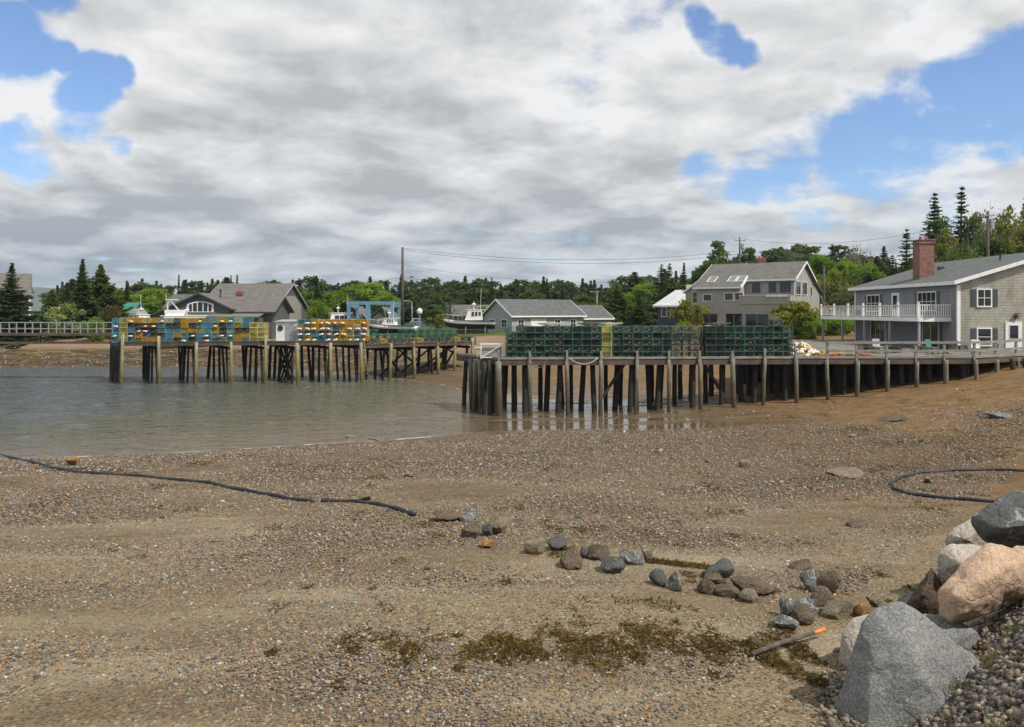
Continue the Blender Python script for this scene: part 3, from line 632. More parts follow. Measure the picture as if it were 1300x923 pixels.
# ------------------------------------------------------------ grey house with skylights (centre right)
def grey_house():
    C = Vector((32.2, 90, 0)); u = Vector((-.819, .574, 0)); w = Vector((.574, .819, 0)); n = -w; gz = 3.3; Z = Vector((0, 0, 1)); wl, rf = 'grey_siding', 'brown_shingle'
    t = thing('grey_house', (C.x, C.y, gz), 'grey two-storey house with skylights and a brick chimney behind the green trap stacks', 'house')
    gable(t, C, u, 10.9, w, 8.3, gz - .5, 9.75, 11.75, wl, rf, over=.45, rake=.35)
    # lean-to at the back
    q = [C + w * 8.3 + Z * (gz - .5), C + w * 11.6 + Z * (gz - .5), C + w * 11.6 + Z * 8.3, C + w * 8.3 + Z * 9.6]
    MB().prism([p + u * .02 for p in q], u * 10.8).build('lean_to', wl, t)
    a = [C + w * 8.2 - u * .3 + Z * 9.75, C + w * 12.0 - u * .3 + Z * 8.25, C + w * 12.0 + u * 11 + Z * 8.25, C + w * 8.2 + u * 11 + Z * 9.75]; MB().hexa([*a, *[p + Z * .15 for p in a]]).build('lean_to_roof', rf, t)
    # lower front projecting 1.8 m, saltbox roof on the left, open balcony on the right
    pr = 1.9; f0 = C - w * pr
    a = MB(); a.hexa([f0 + u * .01 + Z * (gz - .5), C + u * .01 + Z * (gz - .5), C + u * 10.88 + Z * (gz - .5), f0 + u * 10.88 + Z * (gz - .5), f0 + u * .01 + Z * 6.95, C + u * .01 + Z * 6.95, C + u * 10.88 + Z * 6.95, f0 + u * 10.88 + Z * 6.95]); a.build('lower_wall', wl, t)
    a = MB(); sl = (11.75 - 9.75) / 4.15; ul = 5.6
    a.prism([f0 + u * ul + Z * 6.95, C + u * ul + Z * 6.95, C + u * ul + Z * 9.72, f0 + u * ul + Z * (9.72 - sl * pr)], u * (10.88 - ul)); a.build('side_wall', wl, t)
    lo = f0 - w * .4 + Z * (9.77 - sl * (pr + .4)); hi = C + w * .3 + Z * (9.77 + sl * .3); q = [lo + u * (ul - .2), hi + u * (ul - .2), hi + u * 11.25, lo + u * 11.25]
    MB().hexa([*[p + Z * .03 for p in q], *[p + Z * .19 for p in q]]).build('saltbox_roof', rf, t)
    a = MB(); a.bar(lo + u * (ul - .24) + Z * .1, hi + u * (ul - .24) + Z * .1, .06, .34); a.bar(lo - w * .03 + u * (ul - .2) + Z * .08, lo - w * .03 + u * 11.25 + Z * .08, .05, .2); a.build('saltbox_trim', 'white_trim', t)
    # parapet of balcony
    a = MB(); a.bar(f0 + u * .05 - w * .05 + Z * 7.3, f0 + u * (ul + .1) - w * .05 + Z * 7.3, .1, 1.0); a.bar(f0 - u * .05 + Z * 7.3, C - u * .05 + Z * 7.3, .1, 1.0); a.build('balcony_parapet', wl, t)
    a = MB(); a.bar(f0 - u * .1 - w * .05 + Z * 7.83, f0 + u * (ul + .1) - w * .05 + Z * 7.83, .2, .06); a.build('balcony_cap', 'white_trim', t)
    for k in range(4):
        a = MB(); p = f0 + u * (.4 + k * .62) - w * .1 + Z * 7.72; a.box(p, (.5, .3, .22), math.atan2(u.y, u.x)); a.build('planter', 'white_paint', t)
    wn = lambda x, z, ww, h, off=0.0, nx=1, ny=1, fr='grey_siding', **k: window(t, C - w * off + u * x + Z * z, u, ww, h, n, nx, ny, frame=fr, fw=.07, **k)
    for x, ww in ((.95, 1.3), (2.4, .9), (4.3, 1.0)): wn(x, 8.75, ww, 1.25, 0, 1 if ww < 1.2 else 1)
    wn(3.6, 4.6, 2.6, 2.1, pr, 2); wn(6.3, 4.6, 1.9, 2.2, pr, 2); wn(9.3, 4.6, 2.0, 2.2, pr, 2)
    wn(5.7, 7.7, .95, .8, pr, fr='white_trim'); wn(6.9, 7.7, .95, .8, pr, fr='white_trim'); wn(9.5, 7.6, 1.0, .75, pr, fr='white_trim')
    # gable end windows
    for y in (1.7, 4.5): window(t, C + w * y + Z * 8.7, w, 1.9, 1.5, -u, 2, 1, frame='white_trim', fw=.06)
    window(t, C + w * 7.4 + Z * 8.4, w, .7, 1.1, -u, 1, 1, frame='white_trim', fw=.05); window(t, C + w * 2.5 + Z * 5, w, 1.2, 1.2, -u, 1, 1, frame='white_trim', fw=.05)
    # skylights on the saltbox slope
    rn = (Z * 1 - w * sl).normalized(); ru = (w + Z * sl).normalized()
    for x in (5.9, 7.0, 9.5):
        c = C + u * x - w * .35 + Z * (9.78 - sl * .35 + .19); window(t, c, u, .85, 1.5, rn, 1, 1, frame='white_trim', fw=.06, name='skylight', glass='skylight_glass', up=ru)
    c = C + u * 5.2 + w * 4.6; chimney(t, (c.x, c.y), .9, .8, 11, 12.5)
    # left wing
    p = C + u * 10.9 + w * 1.0
    gable(t, p + u * 2.6, w, 6, -u, 2.6, gz - .5, 8.4, 9.9, wl, rf, over=.2, rake=.2, ridge=.8, wallname='wing_wall', roofname='wing_roof')
    window(t, p + u * 1.3 + Z * 7.7, u, .7, 1.3, -w, 1, 2, frame='white_trim', fw=.06)
    return t
grey_house()
def navy_shed():
    p = Vector((20.2, 103, 3.2)); t = thing('boathouse', p, 'low navy building with pale metal roof and white cupola left of the grey skylight house', 'building')
    u = Vector((.88, -.47, 0)); w = Vector((.47, .88, 0))
    u = Vector((.80, -.6, 0)); w = Vector((.6, .8, 0))
    gable(t, (19.0, 103), u, 9.0, w, 13, 2.6, 6.7, 8.75, 'navy_siding', 'pale_metal_roof', over=.4, rake=.4)
    for x in (1.0, 2.3, 3.6, 4.9): window(t, Vector((19.0, 103, 5.9)) + u * x, u, .7, 1.2, -w, 1, 1, frame='white_trim', fw=.06)
    c = Vector((19, 103, 9.0)) + u * 1.6 + w * 6.5; b = MB(); b.box(c, (.8, .8, 1.0)); b.box(c + Vector((0, 0, .52)), (1.0, 1.0, .08)); b.build('cupola', 'white_paint', t)
navy_shed()
# ------------------------------------------------------------ long grey building with white trim (centre)
def centre_building():
    C = Vector((0, 105, 0)); u = Vector((.838, .545, 0)); w = Vector((-.545, .838, 0)); gz = 3.0
    t = thing('grey_store', (0, 105, gz), 'single-storey grey building with white eaves behind the outer end of the near wharf', 'building')
    gable(t, C, u, 12.0, w, 7.2, gz - .5, 5.45, 7.5, 'pale_siding', 'asphalt_shingle', over=.4, rake=.35)
    gable(t, C + u * 12.02 + w * .6, u, 5.6, w, 5.8, gz - .5, 5.05, 6.75, 'pale_siding', 'asphalt_shingle', over=.4, rake=.35, wallname='annex_wall', roofname='annex_roof')
    for y, s in ((1.9, 1.3), (5.1, 1.3)): window(t, C + w * y + Vector((0, 0, 4.35)), w, s, .95, -u, 2, 2, fw=.08)
    d = MB(); d.bar(C + u * 3.0 - w * .03 + Vector((0, 0, 2.9 + 1.05)), C + u * 5.6 - w * .03 + Vector((0, 0, 2.9 + 1.05)), .05, 2.1); d.build('garage_door', 'white_paint', t)
    for x in (1.4, 7.5, 10.2): window(t, C + u * x + Vector((0, 0, 4.3)), u, .9, .95, -w, 2, 2, fw=.08)
centre_building()
# ------------------------------------------------------------ big grey complex (left)
def left_complex():
    gz = 3.0; t = thing('grey_complex', (-38, 104, gz), 'large grey many-gabled building with an arched window behind the far wharf', 'building')
    X = Vector((1, 0, 0)); Y = Vector((0, 1, 0))
    gable(t, (-42.6, 107.2), X, 10.2, Y, 17, gz - .5, 6.3, 9.9, 'dark_siding', 'brown_shingle', trim='grey_siding', over=.5, rake=.35)
    b = MB(); b.prism([(-32.38, 112.5, 3), (-32.38, 121, 3), (-32.38, 121, 6.9), (-32.38, 117.6, 8.2), (-32.38, 112.5, 8.2)], (.03, 0, 0)); b.build('beige_panel', 'beige_siding', t)
    gable(t, (-38.5, 100.3), X, 8.0, Y, 7.6, gz - .5, 6.0, 7.75, 'dark_siding', 'brown_shingle', trim='dark_trim', over=.5, rake=.5, wallname='porch_wall', roofname='porch_roof')
    # low roof between, greenish with lichen
    q = [(-41.5, 97.8, 5.2), (-31.5, 97.8, 5.2), (-31.5, 108, 7.0), (-41.5, 108, 7.0)]; MB().hexa([*q, *[(a, b_, c + .15) for a, b_, c in q]]).build('low_roof', 'lichen_shingle', t)
    MB().box((-36.4, 103, 3.9), (9.6, 9, 2.6)).build('low_wall', 'dark_siding', t)
    # wing with the arched window, gable to the viewer
    gable(t, (-44.8, 99.5), Y, 13, X, 9.2, gz - .5, 5.7, 8.15, 'dark_siding', 'brown_shingle', trim='dark_trim', over=.4, rake=.4, ridge=.58, ze2=6.3, wallname='wing_wall', roofname='wing_roof')
    gable(t, (-48.9, 110), X, 8, Y, 9, gz - .5, 5.6, 8.3, 'dark_siding', 'asphalt_shingle', trim='dark_trim', over=.4, rake=.4, wallname='rear_wall', roofname='rear_roof')
    cx_, cz, ww, hh = -39.35, 6.55, 3.0, 1.15; g = MB(); f = MB(); yy = 99.48
    arc = lambda x: hh * (.62 + .38 * math.cos(x / (ww / 2) * 1.35))
    xs = [(-ww / 2) + ww * i / 12 for i in range(13)]
    f.prism([(cx_ + x * 1.12, yy, cz + (arc(x) - hh / 2) + .12) for x in xs][::-1] + [(cx_ - ww * .56, yy, cz - hh / 2 - .12), (cx_ + ww * .56, yy, cz - hh / 2 - .12)], (0, -.05, 0)); fo = f.build('arched_window', 'white_trim', t)
    cuts = [-ww / 2, -.98, -.36, .36, .98, ww / 2]
    for i in range(5):
        a, c = cuts[i] + .07, cuts[i + 1] - .07; s = [a + (c - a) * k / 4 for k in range(5)]
        g = MB(); g.prism([(cx_ + x, yy - .055, cz + arc(x) - hh / 2) for x in s][::-1] + [(cx_ + a, yy - .055, cz - hh / 2), (cx_ + c, yy - .055, cz - hh / 2)], (0, -.02, 0)); g.build('pane', 'window_glass', fo)
    chimney(t, (-36.3, 104.9), .75, .6, 6.7, 8.55)
    b = MB(); b.cyl((-38.3, 103.5, 6.2), (-38.3, 103.5, 8.7), .11); b.cyl((-38.3, 103.5, 8.65), (-38.3, 103.5, 8.85), .18); b.build('stove_pipe', 'dark_trim', t)
left_complex()
def edge_house():
    t = thing('tall_grey_house', (-66, 105, 3), 'tall narrow grey house behind the spruce at the left edge', 'house')
    gable(t, (-64.3 - .85 * 9, 105 - .52 * 9), (.85, .52, 0), 9, (-.52, .85, 0), 9, 2.5, 8.1, 11.0, 'dark_siding', 'brown_shingle', trim='dark_trim', over=.35, rake=.2)
    b = MB(); b.box((-64.2, 104.85, 5.4), (.22, .16, 5.4)); b.build('corner_post', 'white_trim', t)
    window(t, (-64.3 - .85 * 2, 105 - .52 * 2, 7.0), (.85, .52, 0), 1.1, .8, (.52, -.85, 0), 2, 1); window(t, (-64.3 - .85 * 5, 105 - .52 * 5, 7.0), (.85, .52, 0), 1.1, .8, (.52, -.85, 0), 2, 1)
edge_house()
def small_roofs():
    t = thing('twin_gable_cottage', (-21, 128, 3), 'low cottage with twin brown gables behind the blue boat lift', 'house')
    gable(t, (-27.5, 126), (0, 1, 0), 8, (1, 0, 0), 4, 2.5, 4.9, 6.6, 'dark_siding', 'brown_shingle', trim='dark_trim'); gable(t, (-23.0, 126.5), (0, 1, 0), 8, (1, 0, 0), 4, 2.5, 4.9, 6.5, 'dark_siding', 'brown_shingle', trim='dark_trim', wallname='second_wall', roofname='second_roof')
    window(t, (-25.5, 126, 4.2), (1, 0, 0), .9, .9, (0, -1, 0)); window(t, (-21, 126.5, 4.2), (1, 0, 0), .9, .9, (0, -1, 0))
    t = thing('green_shed', (-57.4, 118, 3), 'small shed with a bright green roof left of the canopied boat', 'shed')
    gable(t, (-59.5, 116), (1, 0, 0), 3.4, (0, 1, 0), 4.5, 2.5, 5.7, 7.1, 'beige_siding', 'green_canvas', trim=None, over=.3)
    window(t, (-57.8, 116, 4.8), (1, 0, 0), .8, .9, (0, -1, 0))
    t = thing('cabin', (-9, 165, 3), 'low dim cabin with brown roof among the trees left of the long grey building', 'house')
    gable(t, (-12.5, 165), (1, 0, 0), 9, (0, 1, 0), 6, 2.5, 5.2, 7.2, 'dark_siding', 'brown_shingle', trim='green_canvas')
    window(t, (-9, 165, 4.4), (1, 0, 0), 1, .9, (0, -1, 0)); window(t, (-6, 165, 4.4), (1, 0, 0), 1, .9, (0, -1, 0))
small_roofs()
# ------------------------------------------------------------ wharves
def pile(parent, px_or_xy, ztop, m, r=.15, name='pile', lean=0.0, zb=None):
    X, Y = px_or_xy; zb = g1(X, Y) - .5 if zb is None else zb; b = MB()
    lx, ly = random.uniform(-1, 1) * lean, random.uniform(-1, 1) * lean * .5
    n = 7; pts = []; rr = []
    for i in range(n):
        f = i / (n - 1); z = zb + (ztop - zb) * f; k = 1 - f
        pts.append((X + lx * k + random.uniform(-.012, .012), Y + ly * k, z)); rr.append(r * (1.08 - .12 * f + random.uniform(-.04, .04)))
    b.tube(pts, rr, 9, .03); return b.build(name, m, parent, sm=True)
def seg_interp(pts, px):
    for (a, Ya), (c, Yc) in zip(pts, pts[1:]):
        if px <= c: return Ya + (Yc - Ya) * (px - a) / (c - a)
    return pts[-1][1]
# --- far (left) wharf
FW = [(150, 64.3), (460, 66.3), (600, 73.5)]; BD = Vector((-.55, .835, 0)).normalized()
def fwp(px): Y = seg_interp(FW, px); return Vector(((px - 650) * Y / F, Y, 0))
ZF = 3.42
far_w = thing('wharf', fwp(153) + Vector((0, 0, 0)), 'long far wharf on ochre and black piles carrying blue and yellow trap stacks', 'wharf')
def far_wharf():
    t = far_w; A, B, C = fwp(153), fwp(461), fwp(604); wd = 6.6
    def deck(P, Q, z, m='deck_plank'):
        b = MB(); n = int((Q - P).length / .24); e = (Q - P) / n
        for i in range(n):
            a = P + e * i; c = P + e * (i + .93)
            z_ = z + random.uniform(-.008, .008); q = [a, c, c + BD * wd, a + BD * wd]; b.hexa([*[x + Vector((0, 0, z_ - .07)) for x in q], *[x + Vector((0, 0, z_)) for x in q]])
        return b.build('deck', m, t)
    deck(A, B, ZF); deck(B, C, ZF - .28)
    for (P, Q, z) in ((A, B, ZF), (B, C, ZF - .28)):
        for f in (0, .5, 1):
            b = MB(); o = BD * (wd * f) + Vector((0, 0, z - .16)); b.bar(P + o, Q + o, .2, .2); b.build('beam', 'creosote_beam', t)
    b = MB(); b.bar(A + BD * .0 + Vector((0, 0, ZF - .22)), A + BD * wd + Vector((0, 0, ZF - .22)), .2, .26); b.build('beam', 'creosote_beam', t)
    b = MB()
    for (P, Q, z) in ((A, B, ZF), (B, C, ZF - .28)): b.bar(P + Vector((0, -.03, z + .05)), Q + Vector((0, -.03, z + .05)), .14, .1)
    b.build('edge_timber', 'creosote_beam', t)
    fr = [158, 203, 251, 295, 338.5, 378, 420.5, 459, 497, 525.6, 555.5, 578, 600]
    rs = random.Random(5)
    for i, px in enumerate(fr):
        p = fwp(px) - Vector((0, .26, 0)); z = ZF + rs.choice([-.05, .05, .55, .1, .6]) if px < 462 else ZF - .2 + rs.choice([0, .3, .1])
        if i == 0: z = ZF + .75
        pile(t, (p.x, p.y), z, 'ochre_pile', rs.uniform(.12, .15), 'front_pile', .16)
        k = 5 if px < 470 else 4
        for j in range(k):
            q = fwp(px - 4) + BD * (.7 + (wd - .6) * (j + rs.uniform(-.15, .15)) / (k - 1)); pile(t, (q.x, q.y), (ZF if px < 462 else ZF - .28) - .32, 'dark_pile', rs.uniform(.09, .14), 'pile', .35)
        b = MB(); p = fwp(px - 3); b.bar(p + BD * .2 + Vector((0, 0, ZF - .5 - (.28 if px > 462 else 0))), p + BD * wd + Vector((0, 0, ZF - .5 - (.28 if px > 462 else 0))), .2, .24); b.build('cross_beam', 'dark_pile', t)
    # braces under the inner half
    for (pa, pb, up) in ((500, 540, 1), (527, 556, 1), (532, 500, 0), (556, 580, 0), (580, 602, 1), (556, 528, 1), (612, 590, 0), (575, 605, 0)):
        a, c = fwp(pa) + BD * rs.uniform(1, 5), fwp(pb) + BD * rs.uniform(1, 5); za, zc = g1(a.x, a.y) + .2, ZF - .7
        b = MB(); b.bar((a.x, a.y, za), (c.x, c.y, zc), .12, .16); b.build('brace', 'dark_pile', t)
    for px in (375, 379, 383):     # crossed poles
        a = fwp(px) + BD * 3.5; b = MB(); b.cyl((a.x - .5, a.y, -.3), (a.x + .5, a.y, 2.9), .09); b.cyl((a.x + .5, a.y + .2, -.3), (a.x - .5, a.y + .2, 2.9), .09); b.build('brace', 'dark_pile', t)
far_wharf()
def ladder():
    p = fwp(466.5) - Vector((0, .35, 0)); t = thing('ladder', (p.x, p.y, g1(p.x, p.y)), 'weathered wooden ladder leaning on the far wharf where its deck steps down', 'ladder')
    for s in (-.22, .22):
        b = MB(); b.bar((p.x + s, p.y, g1(p.x, p.y) - .1), (p.x + s - .45, p.y + .1, 3.5), .07, .1); b.build('rail', 'ochre_pile', t)
    for k in range(9):
        z = .4 + k * .34; x = p.x - .45 * z / 3.5; b = MB(); b.bar((x - .22, p.y - .03, z), (x + .22, p.y - .03, z), .05, .05); b.build('rung', 'ochre_pile', t)
ladder()
# --- near (right) wharf
NW = [(600, 45.3), (640, 45.3), (1050, 46.4), (1235, 46.6), (1300, 50), (1500, 60)]
def nwp(px): Y = seg_interp(NW, px); return Vector(((px - 650) * Y / F, Y, 0))
ZN = 3.22; BN = Vector((-.50, .866, 0))
near_w = thing('wharf', nwp(640), 'near wharf on grey and black piles running from green trap stacks to the shingled house', 'wharf')
def near_wharf():
    t = near_w; A, B, C, D = nwp(634), nwp(1000), nwp(1235), nwp(1300); wd = 5.4; rs = random.Random(9)
    L = A + BN * wd
    def plank_strip(x0, x1, yf, yb, nm='deck'):
        b = MB(); x = x0
        while x < x1:
            z = ZN + rs.uniform(-.01, .01); w_ = .15; f0, f1, k0, k1 = yf(x), yf(x + w_), yb(x), yb(x + w_)
            q = [(x, f0), (x + w_, f1), (x + w_, k1), (x, k0)]; b.hexa([*[(a, c, z - .06) for a, c in q], *[(a, c, z) for a, c in q]]); x += .165
        return b.build(nm, 'deck_plank', t)
    def yfront(x):
        lo, hi = 600, 1500
        for _ in range(30):
            m_ = (lo + hi) / 2
            if nwp(m_).x < x: lo = m_
            else: hi = m_
        return nwp(lo).y
    yl = lambda x: A.y + (A.x - x) / .5 * .866 if x < A.x else yfront(x)
    plank_strip(L.x + .2, 15.5, yl, lambda x: 50.0, 'deck')
    plank_strip(15.55, 47, yfront, lambda x: 56.3, 'deck')
    plank_strip(20.0, 31.8, lambda x: 56.35, lambda x: 77, 'deck')
    for f in (0, .5, 1.0):
        b = MB(); o = Vector((0, f * 4.4, ZN - .2)); b.bar(A + o + (BN * 0), B + o, .22, .27); b.build('beam', 'creosote_beam', t)
    for P, Q in ((B, C), (C, nwp(1420))):
        b = MB(); o = Vector((0, 0, ZN - .2)); b.bar(P + o, Q + o, .22, .27); b.build('beam', 'creosote_beam', t)
    b = MB(); b.bar(A + Vector((0, 0, ZN - .2)), L + Vector((0, 0, ZN - .2)), .22, .27); b.build('beam', 'creosote_beam', t)
    b = MB()
    for P, Q in ((A, B), (B, C), (C, nwp(1420))): b.bar(P + Vector((0, -.06, ZN + .07)), Q + Vector((0, -.06, ZN + .07)), .14, .13)
    b.bar(A + Vector((0, 0, ZN + .07)), L + Vector((0, 0, ZN + .07)), .14, .13)
    b.build('edge_timber', 'grey_plank', t)
    fr = [632.5, 672, 719, 762, 807.7, 848, 886.7, 928, 969, 1008.6, 1047, 1086, 1124, 1161, 1197, 1235, 1262, 1288]
    for i, px in enumerate(fr):
        p = nwp(px) - Vector((0, .3, 0)); top = ZN + rs.uniform(-.1, .05)
        if i == 0: top = ZN - .1
        fat = 1.45 if i == 0 else 1
        pile(t, (p.x, p.y), top - (.0 if px < 1030 else .1), 'green_grey_pile', rs.uniform(.105, .14) * fat, 'front_pile', .14)
        if px < 1030: # slim upright bolted beside the pile head
            b = MB(); b.box((p.x + .03, p.y + .12 , ZN + .14), (.12, .12, .75 + rs.uniform(-.1, .2))); b.build('upright', 'grey_plank', t)
        k = 4
        for j in range(k):
            q = nwp(px + 2) + Vector((-.42, .907, 0)) * (.9 + (4.2) * (j + rs.uniform(-.2, .2)) / (k - 1))
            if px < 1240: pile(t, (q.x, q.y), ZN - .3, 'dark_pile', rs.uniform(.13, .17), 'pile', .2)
        if px > 930 and px < 1290:
            for j in range(2 if px > 1200 else 4):
                yy = 48.2 + j * 1.9 + rs.uniform(-.4, .4); pile(t, ((px + rs.uniform(-8, 30) - 650) * yy / F, yy), ZN - .1, 'dark_pile', rs.uniform(.15, .22), 'pile', .1)
    for (dx, dy) in ((-.55, .2), (-.9, .8), (-1.15, 1.3), (-1.45, 1.9), (-.2, .7), (-1.8, 2.6), (.15, 1.4)):   # the dolphin at the outer corner
        pile(t, (A.x + dx, A.y + dy), ZN - rs.uniform(0, .25), 'dark_pile' if dx > -1.0 else 'green_grey_pile', .14, 'corner_pile', .12)
    for (a, c, y) in ((766, 796, 46.5), (895, 927, 46.6)):
        P = nwp(a) + Vector((0, .5, 0)); Q = nwp(c) + Vector((0, .9, 0)); b = MB()
        if a < 800: b.bar((P.x, P.y, .95), (Q.x, Q.y, 2.9), .11, .15)
        else: b.bar((P.x, P.y, 3.0), (Q.x, Q.y, .75), .11, .15)
        b.build('brace', 'dark_pile', t)
    # railing from the buoy pile to the bank
    rb = MB(); prev = None
    for px in [1049, 1086, 1124, 1161, 1197, 1235, 1262, 1288, 1330, 1380]:
        p = nwp(px) - Vector((0, .14, 0)); b = MB(); b.box((p.x, p.y, ZN + .3), (.12, .12, 1.3)); b.build('rail_post', 'grey_plank', t)
        if prev is not None:
            for z, h in ((.93, .14), (.45, .13)): rb.bar(prev + Vector((0, -.08, ZN + z)), p + Vector((0, -.08, ZN + z)), .05, h)
        prev = p
    rb.build('handrail', 'grey_plank', t)
near_wharf()
def dark_backing():  # plank wall added under the deck to make the space behind the piles dark
    b = MB()
    for k in range(9): b.box((26.2 + .02 * (k % 2), 54.6, .35 + k * .32), (21.5, .3, .3))
    for k in range(12): b.box((16 + k * 1.85, 54.35, 1.6), (.28, .28, 3.0))
    tag(b.build('dark_backing', 'dark_pile', None, loc=(26, 54.6, 1)), 'black timber backing added to darken the space under the wharf near the shingled house', 'added backing')
dark_backing()
def hanging_ropes():
    for (a, c, sag, m, lab) in ((672, 695, .55, 'rope_dark', 'dark rope looped under the wharf edge below the leftmost green stack'), (722, 758, .35, 'rope_pale', 'pale rope slung along the wharf edge left of the yellow stack')):
        P, Q = nwp(a) - Vector((0, .5, 0)), nwp(c) - Vector((0, .5, 0)); pts = []
        for i in range(15):
            f = i / 14; p = P.lerp(Q, f); pts.append((p.x, p.y + .03 * math.sin(i), ZN + .1 - sag * 4 * f * (1 - f)))
        o = MB().tube(pts, .025, 6).build('rope', m, None, True, loc=(P.x, P.y, ZN)); tag(o, lab, 'rope', 'ropes slung along the near wharf')
hanging_ropes()
# --- footbridge to the far wharf
def footbridge():
    Y = 69.0; x0, x1 = -56.0, -34.6; z = 3.95
    t = thing('footbridge', (-45, Y, 3), 'narrow footbridge with white railings leading from the left to the far wharf', 'footbridge')
    MB().box(((x0 + x1) / 2, Y + .6, z), (x1 - x0, 1.3, .22)).build('deck', 'creosote_beam', t)
    MB().bar((x0, Y, 3.2), (x1, Y, 3.25), .18, .2).build('lower_beam', 'creosote_beam', t)
    for yy in (Y, Y + 1.2):
        b = MB(); x = x0
        while x < x1: b.box((x, yy, z + .55), (.07, .07, 1.0)); x += 1.4
        b.bar((x0, yy, z + 1.05), (x1, yy, z + 1.05), .05, .06); b.bar((x0, yy, z + .5), (x1, yy, z + .5), .04, .05); b.build('railing', 'galvanised', t)
    for xc in (-41.5, -46.5, -51):
        for s in (-1, 1): 
            b = MB(); b.bar((xc, Y + .3, 3.2), (xc + s * 1.5, Y + .3, z - .1), .09, .09); b.build('strut', 'dark_pile', t)
        b = MB(); b.bar((xc, Y + .3, 3.2), (xc, Y + .3, z - .1), .09, .09); b.build('strut', 'dark_pile', t)
footbridge()
# ------------------------------------------------------------ lobster traps
def metal_wire(name, c, c2=None): return mat(name, c, c2 or tuple(x * .7 for x in c), 3, 0.6, world=True)
TC = {'B': ('blue', (.10, .29, .38)), 'Y': ('gold', (.52, .32, .02)), 'y': ('pale yellow', (.62, .55, .16)), 'D': ('black', (.05, .045, .04)), 'G': ('grey green', (.24, .35, .32)),
      'g': ('pale green', (.42, .52, .40)), 'O': ('orange', (.70, .33, .12)), 'P': ('violet blue', (.12, .15, .42)), 'T': ('dark green', (.022, .125, .095)), 'K': ('black-green', (.025, .06, .05)), 'N': ('brown', (.22, .15, .10)), 'W': ('whitish', (.55, .55, .5))}
metal_wire('wire_mesh_dark', (.03, .06, .05))
for k, (n_, c) in TC.items(): metal_wire('wire_' + n_.replace(' ', '_'), c)
mat('net_tan', (.46, .38, .30), (.24, .20, .16), 12, .9, world=True); mat('net_black', (.03, .03, .03), (.05, .045, .04), 12, .9); mat('net_pale', (.5, .52, .45), (.35, .38, .33), 9, .9, world=True)
TW_, TL, TH = .575, 1.15, .375
TMESH = {}
def trap_meshes(c, net, fine, solid):
    """c: colour code, fine: mesh pitch, solid: woven infill on the end panel"""
    key = (c, net, solid)
    if key in TMESH: return TMESH[key]
    wm = 'wire_' + TC[c][0].replace(' ', '_'); w = TW_ * .97; l = TL; h = TH * .96; b = MB(); r = .0075
    def span(n, L): return [L * (i / n) for i in range(n + 1)]
    nx, ny, nz = int(w / fine), int(l / fine / 1.3), int(h / fine)
    for y in (0, l):
        for x in span(nx, w): b.box((x - w / 2, y, h / 2), (r, r, h))
        for z in span(nz, h): b.box((0, y + (.006 if y == 0 else -.006), z), (w, r, r))
    for x in (-w / 2, w / 2):
        for y in span(ny, l): b.box((x, y, h / 2), (r, r, h))
        for z in span(nz, h): b.box((x, l / 2, z), (r, l, r))
    for z in (0.0, h):
        for x in span(nx, w): b.box((x - w / 2, l / 2, z), (r, l, r))
        for y in span(ny, l): b.box((0, y, z), (w, r, r))
    wires = b; b = MB(); e = .036 if c in 'TKN' else .026
    for x in (-w / 2, w / 2):
        for z in (0, h): b.box((x, l / 2, z), (e, l + e, e))
        for y in (0, l): b.box((x, y, h / 2), (e, e, h))
    for y in (0, l):
        for z in (0, h): b.box((0, y, z), (w, e, e))
    if solid:   # vinyl strips laced behind the end
        for i in range(7): b.box((0, .03 + .004 * (i % 2), h * (i + .5) / 7), (w * .96, .008, h / 7 * .72))
    frm = b.build('frame', wm, mesh_only=True); cage = wires.build('wire_cage', 'wire_mesh_dark' if c in 'TKND' else wm, mesh_only=True)
    n = MB()
    # funnel head and parlour net
    k = 9
    for s, yy in ((1, .18), (1, .62)):
        for i in range(k):
            for j in range(2):
                a0 = 2 * math.pi * i / k; n.bar((math.cos(a0) * w * .45, yy, h / 2 + math.sin(a0) * h * .42), (math.cos(a0 + .5) * w * .16, yy + .3, h / 2 + math.sin(a0 + .5) * h * .16), .012, .012)
        for q in range(4):
            f = q / 3.0; pts = [(math.cos(2 * math.pi * i / k) * w * (.45 - .29 * f), yy + .3 * f, h / 2 + math.sin(2 * math.pi * i / k) * h * (.42 - .26 * f)) for i in range(k + 1)]
            for a_, b_ in zip(pts, pts[1:]): n.bar(a_, b_, .012, .012)
    n.box((-w * .2, .12, h * .16), (.22, .1, .07)); n.box((w * .2, .08, h * .5), (.13, .05, .09)); n.box((w * .22, .3, h * .2), (.16, .2, .1))
    dk = MB(); dk.box((0, l * .62, h * .5), (w * .93, .02, h * .9)); dk.box((0, l * .31, h * .1), (w * .93, l * .6, .02)); inn = dk.build('inner_dark_panel', 'net_black', mesh_only=True)  # solid dark panels added to darken the inside of the trap
    nt = n.build('head_net', net, mesh_only=True)
    rn = MB()
    for x in (-w * .4, w * .4): rn.box((x, l / 2, .012), (.05, l, .045))
    run = rn.build('runner', 'grey_plank', mesh_only=True)
    TMESH[key] = (cage, nt, run, frm, inn); return TMESH[key]
NTRAP = [0]
STUFF = []     # overflow of traps beyond the individual ones
def trap(pos, rz, c, label, group, net='net_black', solid=False, name='lobster_trap'):
    NTRAP[0] += 1; cage, nt, rn, frm, inn = trap_meshes(c, net, .055, solid)
    t = bpy.data.objects.new(name, None); COL.objects.link(t); t.empty_display_size = .2
    t.location = pos; t.rotation_euler = (random.uniform(-.012, .012), random.uniform(-.02, .02), rz + random.uniform(-.05, .05))
    t['label'] = label; t['category'] = 'lobster trap'; t['group'] = group
    link('wire_cage', cage, t); link('head_net', nt, t); link('runner', rn, t); link('frame', frm, t); link('inner_dark_panel', inn, t)
    return t
